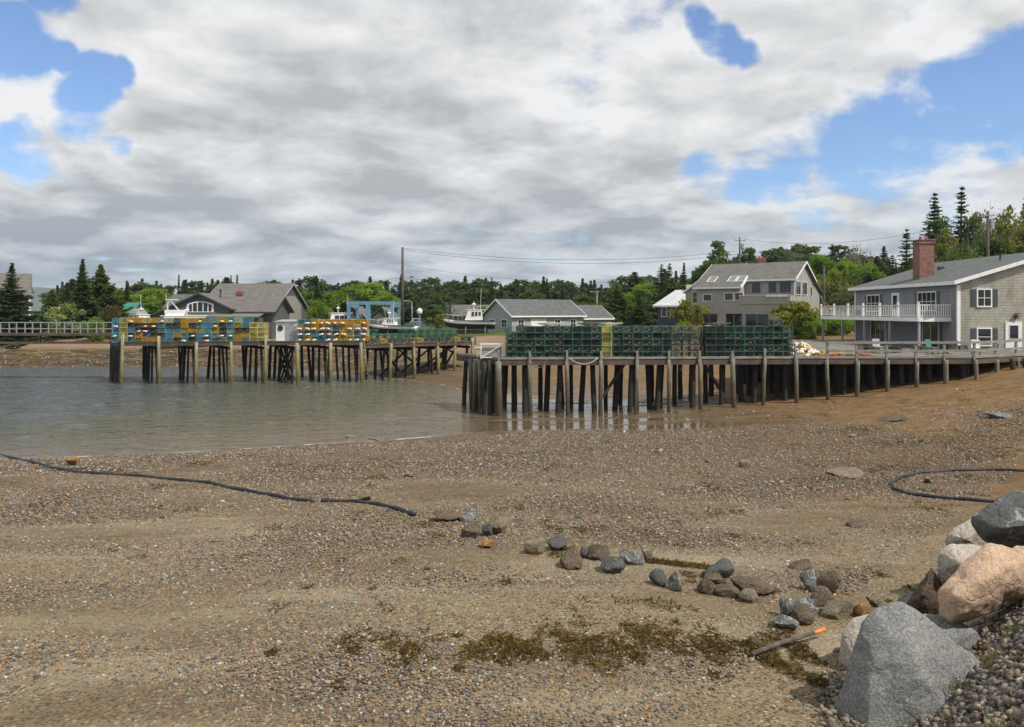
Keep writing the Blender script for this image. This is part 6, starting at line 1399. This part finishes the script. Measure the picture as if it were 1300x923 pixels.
B = [
 (550, 650, 586, 663, 'brown_rock', 'weed-covered low dark rock, the one nearest the end of the hose'), (584, 653, 608, 663, 'dark_rock', 'flat dark rock touching the weedy one near the end of the hose'),
 (583, 671, 612, 684, 'brown_rock', 'low brown weedy rock left of the upright tan rock'), (612, 667, 625, 683, 'slate_rock', 'small blue-grey slab leaning against the upright tan rock'), (620, 660, 645, 682, 'tan_rock', 'upright tan rock above the small orange-topped one'),
 (609, 686, 634, 697, 'orange_rock', 'flat orange-topped rock below the upright tan rock'), (664, 687, 692, 707, 'tan_rock', 'mossy tan rock at the left end of the row, half ringed with weed'), (692, 685, 723, 702, 'slate_rock', 'flat slate-grey rock right of the mossy tan one'),
 (708, 701, 744, 725, 'brown_rock', 'large brownish-grey block in front of the slate one'), (735, 698, 750, 712, 'slate_rock', 'small grey rock tucked behind the large brownish block'), (745, 694, 772, 715, 'brown_rock', 'dark brown block behind and right of the brownish-grey block'), (760, 711, 792, 731, 'slate_rock', 'sharp-ridged grey rock in front of the middle of the row'),
 (786, 701, 818, 720, 'dark_rock', 'dark flat-topped block left of the weedy bank'), (812, 698, 830, 714, 'tan_rock', 'pale mossy rock behind the dark flat-topped block'), (826, 729, 852, 748, 'slate_rock', 'wide grey rock left of the upright dark slab'), (849, 730, 865, 756, 'dark_rock', 'upright narrow dark slab standing alone before the weedy bank'),
 (890, 717, 930, 738, 'slate_rock', 'light grey rock on top of the right-hand cluster'), (884, 738, 910, 758, 'brown_rock', 'brown block at the left of the right-hand cluster'), (905, 746, 938, 761, 'brown_rock', 'low brown wedge in front of the right-hand cluster'), (925, 737, 982, 757, 'brown_rock', 'long reddish-brown rock at the right of the cluster'), (937, 751, 963, 768, 'tan_rock', 'small tan rock below the long reddish-brown one'), (893, 730, 916, 745, 'brown_rock', 'small rounded brown rock in the middle of the right-hand cluster'),
 (1017, 728, 1040, 755, 'dark_rock', 'craggy black rock left of the large brown one near the boulders'), (1035, 730, 1072, 757, 'brown_rock', 'large brown rock nearest the boulders'), (1022, 750, 1056, 772, 'brown_rock', 'brown rock in front of the craggy black one'), (1056, 758, 1078, 766, 'orange_rock', 'flat bright orange stone between brown rocks'),
 (1041, 765, 1082, 787, 'tan_rock', 'olive brown block in front of the flat orange stone'), (1083, 768, 1109, 786, 'orange_rock', 'ochre mossy rock touching the big grey boulder'), (1102, 759, 1120, 772, 'tan_rock', 'small pale rock behind the ochre mossy one'), (988, 763, 1006, 788, 'dark_rock', 'black angular rock at the left of the nearest group'), (1002, 762, 1034, 781, 'dark_rock', 'low dark rock behind the nearest grey-brown wedge'), (1004, 776, 1034, 795, 'brown_rock', 'grey-brown wedge at the front of the nearest group'), (980, 786, 1016, 800, 'dark_rock', 'flat black rock lowest of the nearest group'),
 (84, 581, 98, 593, 'orange_rock', 'ochre rock sitting beside the hose near the water'), (454, 629, 475, 637, 'tan_rock', 'ochre stone behind the hose near its right end'), (190, 610, 204, 617, 'tan_rock', 'small pale stone just below the hose at the left'), (1054, 598, 1096, 605, 'tan_rock', 'flat pale slab lying on the mud left of the looped pipe'), (1173, 607, 1184, 615, 'tan_rock', 'small brown stone inside the loop of the pipe'),
 (440, 553, 452, 558, 'tan_rock', 'pale stone at the water\'s edge'), (512, 601, 526, 607, 'tan_rock', 'small ochre stone alone on the shingle left of centre'), (938, 585, 952, 595, 'tan_rock', 'small tan stone alone on the mud below the wharf'), (1075, 663, 1100, 670, 'brown_rock', 'low brown stone on the sand above the boulders\' left'), (1000, 716, 1032, 724, 'brown_rock', 'flat weedy brown stone above the craggy black rock'), (895, 584, 905, 588, 'tan_rock', 'tiny pale stone on the mud left of the tan one'),
 (1252, 525, 1285, 531, 'dark_rock', 'low dark stone on the sand near the right edge'), (1110, 530, 1150, 534, 'brown_rock', 'flat dark stone on the upper sand'), (1078, 551, 1088, 556, 'dark_rock', 'small dark stone on the sand below the railing'),
]
for i, r in enumerate(B): brock(*r, 100 + i, rot=(random.uniform(-.2, .2), random.uniform(-.25, .25), random.uniform(0, 6)), planes=9, rough=.045, pl=(.38, .72))
def boulder(x0, y0, x1, y1, Y, m, label, seed, dep=.8, rot=(0, 0, 0), **kw):
    c = wpt((x0 + x1) / 2, (y0 + y1) / 2, Y); rx = (x1 - x0) * Y / F / 2 * 1.05; rz = (y1 - y0) * Y / F / 2 * 1.08
    return rock(tuple(c), rx, max(rx, rz) * dep, rz, m, label, seed, rot, 'boulder', 'boulders of the sea bank', 'boulder', sub=6, **kw)
def hull_boulder(Y, sil, front, back, m, label, seed, rough=.035, name='boulder', group='boulders of the sea bank'):
    """a boulder from its outline, given real depth: outline at distance Y, front and back points nearer and farther"""
    P = [wpt(a, c, Y) for a, c in sil] + [wpt(a, c, Y - dy) for a, c, dy in front] + [wpt(a, c, Y + dy) for a, c, dy in back]
    ctr = sum(P, Vector()) / len(P); bm = bmesh.new()
    for p in P: bm.verts.new(p - ctr)
    r = bmesh.ops.convex_hull(bm, input=bm.verts); bmesh.ops.delete(bm, geom=[v for v in bm.verts if not v.link_faces], context='VERTS')
    big = max(v.co.length for v in bm.verts); bmesh.ops.bevel(bm, geom=bm.edges[:], offset=big * .03, segments=2, affect='EDGES', profile=.6, clamp_overlap=True)
    bmesh.ops.triangulate(bm, faces=bm.faces[:])
    for it in range(7):
        es = [e for e in bm.edges if e.calc_length() > big * (.30 if it < 2 else .12 if it < 4 else .05)]
        if not es: break
        bmesh.ops.subdivide_edges(bm, edges=es, cuts=1); bmesh.ops.triangulate(bm, faces=bm.faces[:])
    [bmesh.ops.smooth_vert(bm, verts=bm.verts, factor=.5, use_axis_x=True, use_axis_y=True, use_axis_z=True) for _ in range(2)]; bm.normal_update(); off = Vector((seed * 3.1, seed * 1.7, 0))
    for v in bm.verts:
        q = v.co * (1.6 / big) + off; h = noise.fractal(q, 1.0, 2.2, 6) * rough * 1.3
        c = abs(noise.noise(q * 1.1 + Vector((9, 9, 9)))); h -= max(0, .05 - c) * rough * 3
        h += noise.noise(q * 8) * rough * .14; v.co += v.normal * h * big
    me = bpy.data.meshes.new('boulder'); bm.to_mesh(me); bm.free(); me.materials.append(MATS[m]); smooth(me)
    return tag(link(name, me, None, tuple(ctr)), label, 'boulder', group)
hull_boulder(8.3, [(1080, 838), (1087, 800), (1102, 777), (1130, 764), (1152, 768), (1178, 787), (1212, 812), (1248, 842), (1268, 885), (1250, 960), (1120, 985), (1050, 930)], [(1105, 840, .25), (1165, 850, .45), (1100, 960, .5), (1220, 930, .6)], [(1135, 770, .5), (1190, 800, .6), (1240, 870, .6), (1110, 880, .7)], 'grey_granite', 'large pointed light grey boulder, nearest at the bottom', 201, .045)
hull_boulder(9.6, [(1064, 840), (1069, 803), (1084, 783), (1108, 778), (1130, 800), (1125, 870), (1075, 880)], [(1090, 850, .3)], [(1095, 800, .5)], 'pale_granite', 'pale rounded boulder showing behind the left of the large pointed grey one', 202, .03)
hull_boulder(9.4, [(1186, 782), (1191, 746), (1220, 725), (1252, 694), (1278, 696), (1302, 712), (1306, 757), (1270, 756), (1246, 768), (1230, 788), (1206, 798)], [(1215, 755, .35), (1262, 728, .35), (1210, 790, .3)], [(1255, 700, .6), (1290, 740, .7), (1210, 760, .6)], 'pink_granite', 'broad pink granite boulder with a fractured crown', 206, .06)
hull_boulder(9.9, [(1258, 735), (1268, 705), (1290, 692), (1330, 700), (1370, 730), (1365, 790), (1290, 790)], [(1310, 740, .4)], [(1320, 720, .6)], 'pink_granite', 'pink granite boulder cut by the right edge above the rubble', 207, .05)
hull_boulder(11.0, [(1187, 725), (1188, 699), (1204, 690), (1236, 690), (1257, 700), (1266, 730), (1215, 756), (1192, 745)], [(1220, 715, .4)], [(1225, 695, .6)], 'pale_granite', 'cream boulder with a curved crack between dark and pink boulders', 205, .06)
hull_boulder(11.3, [(1233, 663), (1244, 652), (1264, 637), (1293, 625), (1335, 630), (1368, 668), (1350, 712), (1290, 703), (1262, 696), (1243, 687)], [(1275, 670, .5), (1330, 665, .6)], [(1300, 640, .6), (1330, 690, .6)], 'dark_rock', 'dark blue-grey boulder with white streaks, topmost at the right edge', 203, .06)
hull_boulder(12.5, [(1200, 690), (1202, 678), (1214, 668), (1238, 655), (1262, 668), (1262, 705), (1215, 706)], [(1225, 684, .35)], [(1240, 668, .5)], 'pale_granite', 'pale pinkish boulder partly under the dark topmost one', 204, .04)
hull_boulder(10.9, [(1151, 767), (1160, 748), (1172, 735), (1182, 719), (1196, 736), (1202, 770), (1180, 790), (1158, 785)], [(1172, 755, .25)], [(1182, 735, .4)], 'brown_rock', 'small brown angular boulder wedged left of the pink one', 208, .05)
hull_boulder(11.6, [(1133, 775), (1142, 757), (1160, 750), (1176, 766), (1180, 800), (1140, 805)], [(1155, 775, .2)], [(1158, 762, .4)], 'grey_granite', 'bluish grey boulder low in the gap behind the pointed one', 209, .03)
hull_boulder(9.3, [(1160, 800), (1172, 778), (1205, 783), (1240, 800), (1262, 838), (1200, 850)], [(1205, 815, .25)], [(1210, 795, .4)], 'grey_granite', 'smooth grey boulder half hidden between pointed and pink ones', 210, .03)
# ------------------------------------------------------------ pebbles, weed, hoses
def pebble_material():
    m, t, b = pbr('pebbles'); a = t.attr('tint')[2]
    col = t.ramp(a, [(0, (.06, .055, .05)), (.14, (.16, .145, .125)), (.3, (.26, .21, .145)), (.46, (.11, .10, .09)), (.58, (.34, .19, .075)), (.68, (.23, .20, .16)), (.80, (.20, .095, .06)), (.88, (.36, .31, .235)), (.97, (.52, .49, .43))], 'CONSTANT')
    p = t.new('ShaderNodeNewGeometry').outputs['Position']; col = t.mix(t.math('MULTIPLY', t.noise(p, 70, 2), .4), col, (.06, .05, .045))
    t.put(b.inputs['Base Color'], col); b.inputs['Roughness'].default_value = .75
pebble_material()
ICO = None
def ico():
    global ICO
    if ICO is None:
        bm = bmesh.new(); bmesh.ops.create_icosphere(bm, subdivisions=1, radius=1); ICO = (np.array([v.co[:] for v in bm.verts]), np.array([[v.index for v in f.verts] for f in bm.faces])); bm.free()
    return ICO
def pebble_field(name, X, Y, Z, S_, tint, label, sm=True, flat=.6):
    V0, F0 = ico(); n = len(X); rs = np.random.RandomState(5); a = rs.uniform(0, 6.28, n)
    sc = np.stack([S_ * rs.uniform(.8, 1.35, n), S_ * rs.uniform(.6, 1, n), S_ * rs.uniform(.4, flat + .15, n)], 1)
    P = V0[None] * sc[:, None]; P = P * (1 + rs.uniform(-.16, .16, (n, len(V0), 1)) * (1 if sm else 2.3))
    til = rs.normal(0, .25, n); x, y, z = P[..., 0], P[..., 1], P[..., 2]; z2 = z + x * til[:, None]
    P = np.stack([x * np.cos(a)[:, None] - y * np.sin(a)[:, None] + X[:, None], x * np.sin(a)[:, None] + y * np.cos(a)[:, None] + Y[:, None], z2 + Z[:, None]], -1)
    Fc = (F0[None] + (np.arange(n) * len(V0))[:, None, None]).reshape(-1, 3)
    me = fast_mesh(name, P.reshape(-1, 3), Fc, 'pebbles', {'tint': ('FACE', 'FLOAT', np.repeat(tint, len(F0)))}, sm=sm)
    return tag(link(name, me), label, 'pebbles', kind='stuff')
def scatter_beach():
    rs = np.random.RandomState(8); n = 120000
    px = rs.uniform(-60, 1360, n * 2); Y = 5.5 + 34 * rs.rand(n * 2) ** 1.3; X = (px - 650) * Y / F * 1.05
    cl = np.sin(X * .9 + Y * .35) * .4 + np.sin(X * .31 - Y * 1.1 + 2) * .5 + rs.normal(0, 1.2, n * 2) + .9
    d = (X - 5.3) * .775 - (Y - 13) * .631; ok = (cl > -.3) & (d < .3); X, Y = X[ok][:n], Y[ok][:n]; Z = G(X, Y); ok = Z > .03; X, Y, Z = X[ok], Y[ok], Z[ok]
    S_ = .006 + .017 * rs.rand(len(X)) ** 2.4 + .0008 * Y; S_ = np.where(rs.rand(len(X)) < .008, S_ * 1.9, S_)
    pebble_field('beach_pebbles', X, Y, Z + S_ * .15, S_, rs.rand(len(X)), 'mixed grey, tan and rust pebbles strewn over the exposed beach')
    # rubble on the bank
    n = 15000; px = rs.uniform(1040, 1500, n); Y = rs.uniform(4.0, 10.5, n); X = (px - 650) * Y / F; Z = G(X, Y); d = (X - 5.3) * .775 - (Y - 13) * .631; ok = d > .9 + .5 * rs.rand(n); X, Y, Z = X[ok], Y[ok], Z[ok]
    S_ = .010 + .045 * rs.rand(len(X)) ** 3.5
    T = np.where(rs.rand(len(X)) < .72, rs.choice([.2, .2, .5, .35, .7, .9], len(X)), rs.rand(len(X)))
    o = pebble_field('rubble', X, Y, Z + S_ * .3 + .04, S_, T, 'loose grey rubble between and right of the pink boulders', sm=False, flat=.8)
scatter_beach()
def far_stones():
    rs = np.random.RandomState(21); n = 5200; Y = rs.uniform(81.5, 92, n); X = rs.uniform(-70, -10, n); Z = G(X, Y); ok = (Z > -.1) & (Z < 1.7); X, Y, Z = X[ok], Y[ok], Z[ok]
    S_ = .05 + .16 * rs.rand(len(X)) ** 3; pebble_field('shore_stones', X, Y, Z, S_, np.where(rs.rand(len(X)) < .7, rs.uniform(0, .13, len(X)), rs.uniform(.3, .75, len(X))), 'brown and grey cobbles along the far shore under the wharf', sm=False, flat=.7)
far_stones()
def flat_stones():
    rs = np.random.RandomState(22); n = 5000; px = rs.uniform(560, 1330, n); Y = rs.uniform(22, 45.5, n); X = (px - 650) * Y / F; Z = G(X, Y); d = (X - 5.3) * .775 - (Y - 13) * .631; ok = (Z > .05) & (d < .4) & (np.sin(X * .8 + Y) + rs.normal(0, 1, n) > .2); X, Y, Z = X[ok], Y[ok], Z[ok]
    pebble_field('flat_stones', X, Y, Z, .02 + .08 * rs.rand(len(X)) ** 4, rs.uniform(0, .93, len(X)), 'scattered larger stones on the ochre sand and mud', sm=False)
flat_stones()
leafmat('rockweed', (.05, .036, .015), (.17, .105, .03), (.33, .20, .05))
leafmat('dry_grass', (.12, .10, .04), (.10, .12, .04), (.3, .24, .12))
def weed():
    rs = np.random.RandomState(12); C, U, Vv, T = [], [], [], []
    spots = []
    for i in range(64):
        px = rs.uniform(430, 1040); py = 800 + abs(rs.normal(0, 26)) - (8 if 700 < px < 900 else 0)
        spots.append((px, py, rs.uniform(5, 20), .3 if px > 560 else .16))
    spots += [(rs.uniform(700, 900), rs.uniform(765, 800), rs.uniform(8, 26), .6) for _ in range(16)] + [(a, c, r, .5) for a, c, r in ((522, 826, 16), (600, 829, 20), (655, 822, 24), (450, 828, 8), (345, 829, 7), (640, 812, 14), (760, 826, 40), (830, 800, 34), (905, 822, 30), (960, 826, 26), (700, 800, 22))]
    spots += [(px, 713 + (px - 820) * .11, 9, .9) for px in range(815, 905, 6)] + [(680, 703, 13, .8), (705, 706, 13, .7), (720, 699, 9, .6), (600, 672, 13, .5), (566, 657, 13, .5), (912, 742, 12, .7), (875, 731, 12, .6), (878, 740, 9, .5)]
    spots += [(40, 584, 10, .5), (20, 580, 9, .6), (60, 590, 9, .5), (100, 596, 14, .5), (140, 600, 16, .5), (165, 602, 12, .5), (262, 613, 7, .7), (250, 590, 22, .5), (600, 573, 20, .3), (360, 590, 12, .2), (420, 577, 10, .3), (478, 583, 12, .3), (480, 606, 14, .3), (240, 648, 12, .2), (60, 640, 20, .2), (800, 505, 1, .1), (1160, 640, 30, .3), (1180, 648, 24, .25), (1120, 646, 16, .2), (930, 680, 10, .4), (860, 664, 6, .4)]
    for i in range(60): spots.append((rs.uniform(0, 1250), rs.uniform(560, 790), rs.uniform(3, 14), .2))
    for i in range(70): spots.append((rs.uniform(640, 1300), rs.uniform(500, 680), rs.uniform(4, 18), .25))
    for (px, py, r, dn) in spots:
        p = gp(px, py); rr = r * p.y / F; n = int(170 * dn * (r / 10) ** 1.6) + 14; a = rs.uniform(0, 6.28, n); q = np.sqrt(rs.rand(n)) * (1 + .3 * np.sin(3 * a + px))
        X = p.x + np.cos(a) * q * rr; Y = p.y + np.sin(a) * q * rr * 1.7; hgt = .045 * (1 - q ** 2) * dn * rs.rand(n) + .006; Z = G(X, Y) + hgt
        d = rdir(rs, n) * np.array([1, 1, .35]); d /= np.linalg.norm(d, axis=1)[:, None]; u = rdir(rs, n) * np.array([.6, .6, 1]); v = np.cross(d, u); v /= np.linalg.norm(v, axis=1)[:, None] + 1e-9
        L = rs.uniform(.015, .065, n)[:, None] * (1 + .3 * (p.y > 20)); C.append(np.stack([X, Y, Z], 1)); U.append(d * L); Vv.append(v * L * rs.uniform(.08, .25, n)[:, None]); T.append(np.clip(rs.normal(.4, .25, n), 0, 1))
    V, Fc, t = quads(np.concatenate(C), np.concatenate(U), np.concatenate(Vv), np.concatenate(T))
    tag(link('seaweed', fast_mesh('seaweed', V, Fc, 'rockweed', {'tint': ('FACE', 'FLOAT', t)})), 'brown and ochre rockweed in patches over the stones', 'seaweed', kind='stuff')
    # tufts on the bank
    C, U, Vv, T = [], [], [], []
    for i in range(9):
        Y = rs.uniform(5.5, 8.8); X = (rs.uniform(1215, 1400) - 650) * Y / F; z = g1(X, Y); n = 60
        a = rs.uniform(0, 6.28, n); L = rs.uniform(.05, .16, n); dv = np.stack([np.cos(a) * .5, np.sin(a) * .5, np.ones(n)], 1); dv /= np.linalg.norm(dv, axis=1)[:, None]
        s = np.stack([-np.sin(a), np.cos(a), np.zeros(n)], 1); C.append(np.array([X, Y, z + .03]) + dv * (L * .5)[:, None] + rs.normal(0, .06, (n, 3)) * [1, 1, .1]); U.append(dv * (L * .5)[:, None]); Vv.append(s * .004); T.append(rs.rand(n))
    V, Fc, t = quads(np.concatenate(C), np.concatenate(U), np.concatenate(Vv), np.concatenate(T))
    tag(link('bank_grass', fast_mesh('bank_grass', V, Fc, 'dry_grass', {'tint': ('FACE', 'FLOAT', t)})), 'sparse dry grass tufts in the rubble at the right', 'grass', kind='stuff')
weed()
def hose(px_pts, r, label, name='hose', lift=.6):
    P = [gp(a, c) for a, c in px_pts]; pts = []
    n = len(P)
    for i in range(n - 1):
        p0, p1, p2, p3 = P[max(i - 1, 0)], P[i], P[i + 1], P[min(i + 2, n - 1)]
        for k in range(8):
            f = k / 8; q = .5 * ((2 * p1) + (p2 - p0) * f + (2 * p0 - 5 * p1 + 4 * p2 - p3) * f * f + (3 * p1 - p0 - 3 * p2 + p3) * f ** 3); pts.append(q)
    pts.append(P[-1]); pts = [(q.x, q.y, max(g1(q.x, q.y), -.05) + r * lift + .012 * math.sin(i * .7)) for i, q in enumerate(pts)]
    o = MB().tube(pts, r, 10).build(name, 'black_rubber', None, True, loc=pts[0]); return tag(o, label, 'hose', 'black pipes on the shore')
hose([(-60, 573), (0, 580), (30, 585), (60, 593), (90, 599), (130, 603), (180, 606), (230, 611), (262, 614), (300, 622), (340, 629), (370, 635), (398, 638)], .055, 'long black pipe running from the water down to the middle of the shingle')
hose([(408, 637.5), (440, 638), (465, 640), (490, 644), (512, 650), (526, 655)], .055, 'short black pipe section ending near the weedy rock')
hose([(1420, 602), (1340, 600), (1300, 599), (1250, 598), (1200, 599), (1165, 602), (1142, 608), (1133, 615), (1138, 623), (1165, 630), (1210, 635), (1262, 639), (1320, 642)], .06, 'black pipe curling in a wide loop on the sand at the right')
def stick():
    a, c = gp(955, 836), gp(1047, 811); a.z += .05; c.z += .12; t = thing('pole_stick', (a.x, a.y, a.z - .05), 'weathered wooden stick with an orange painted tip lying by the weed', 'stick')
    d = c - a; MB().tube([tuple(a), tuple(a + d * .4 + Vector((0, 0, .02))), tuple(a + d * .84)], [.032, .03, .025], 9, .08).build('shaft', 'bark', t, True)
    MB().tube([tuple(a + d * .84), tuple(c)], [.028, .027], 9).build('tip', 'buoy_orange', t, True)
stick()
def driftwood():
    for (pts, m, lab, r) in (([(458, 556), (470, 558), (482, 560)], 'grey_plank', 'pale driftwood branch at the water\'s edge', .05), ([(610, 516.5), (625, 516), (640, 516)], 'grey_plank', 'short driftwood log lying against the outer corner of the near wharf', .06), ([(780, 612), (792, 612)], 'grey_plank', 'short pale driftwood piece on the shingle', .03)):
        P = [gp(*q) for q in pts]; tag(MB().tube([(p.x, p.y, p.z + r) for p in P], [r, r * .8, r * .5][:len(P)], 8, .08).build('driftwood', m, None, True, loc=tuple(P[0])), lab, 'driftwood', 'driftwood')
driftwood()
bpy.context.view_layer.update()
def haze():
    """thin sea air: closed box round everything, sky outside"""
    m = bpy.data.materials.new('haze_air'); m.use_nodes = True; n = m.node_tree.nodes; n.clear(); o = n.new('ShaderNodeOutputMaterial'); v = n.new('ShaderNodeVolumePrincipled')
    v.inputs['Color'].default_value = (.70, .82, .97, 1); v.inputs['Density'].default_value = .00013; v.inputs['Anisotropy'].default_value = .2
    m.node_tree.links.new(v.outputs[0], o.inputs['Volume']); MATS['haze_air'] = m
    b = MB(); b.box((0, 1600, 43), (9000, 3700, 100)); ob = b.build('haze', 'haze_air'); tag(ob, kind='stuff')
haze()
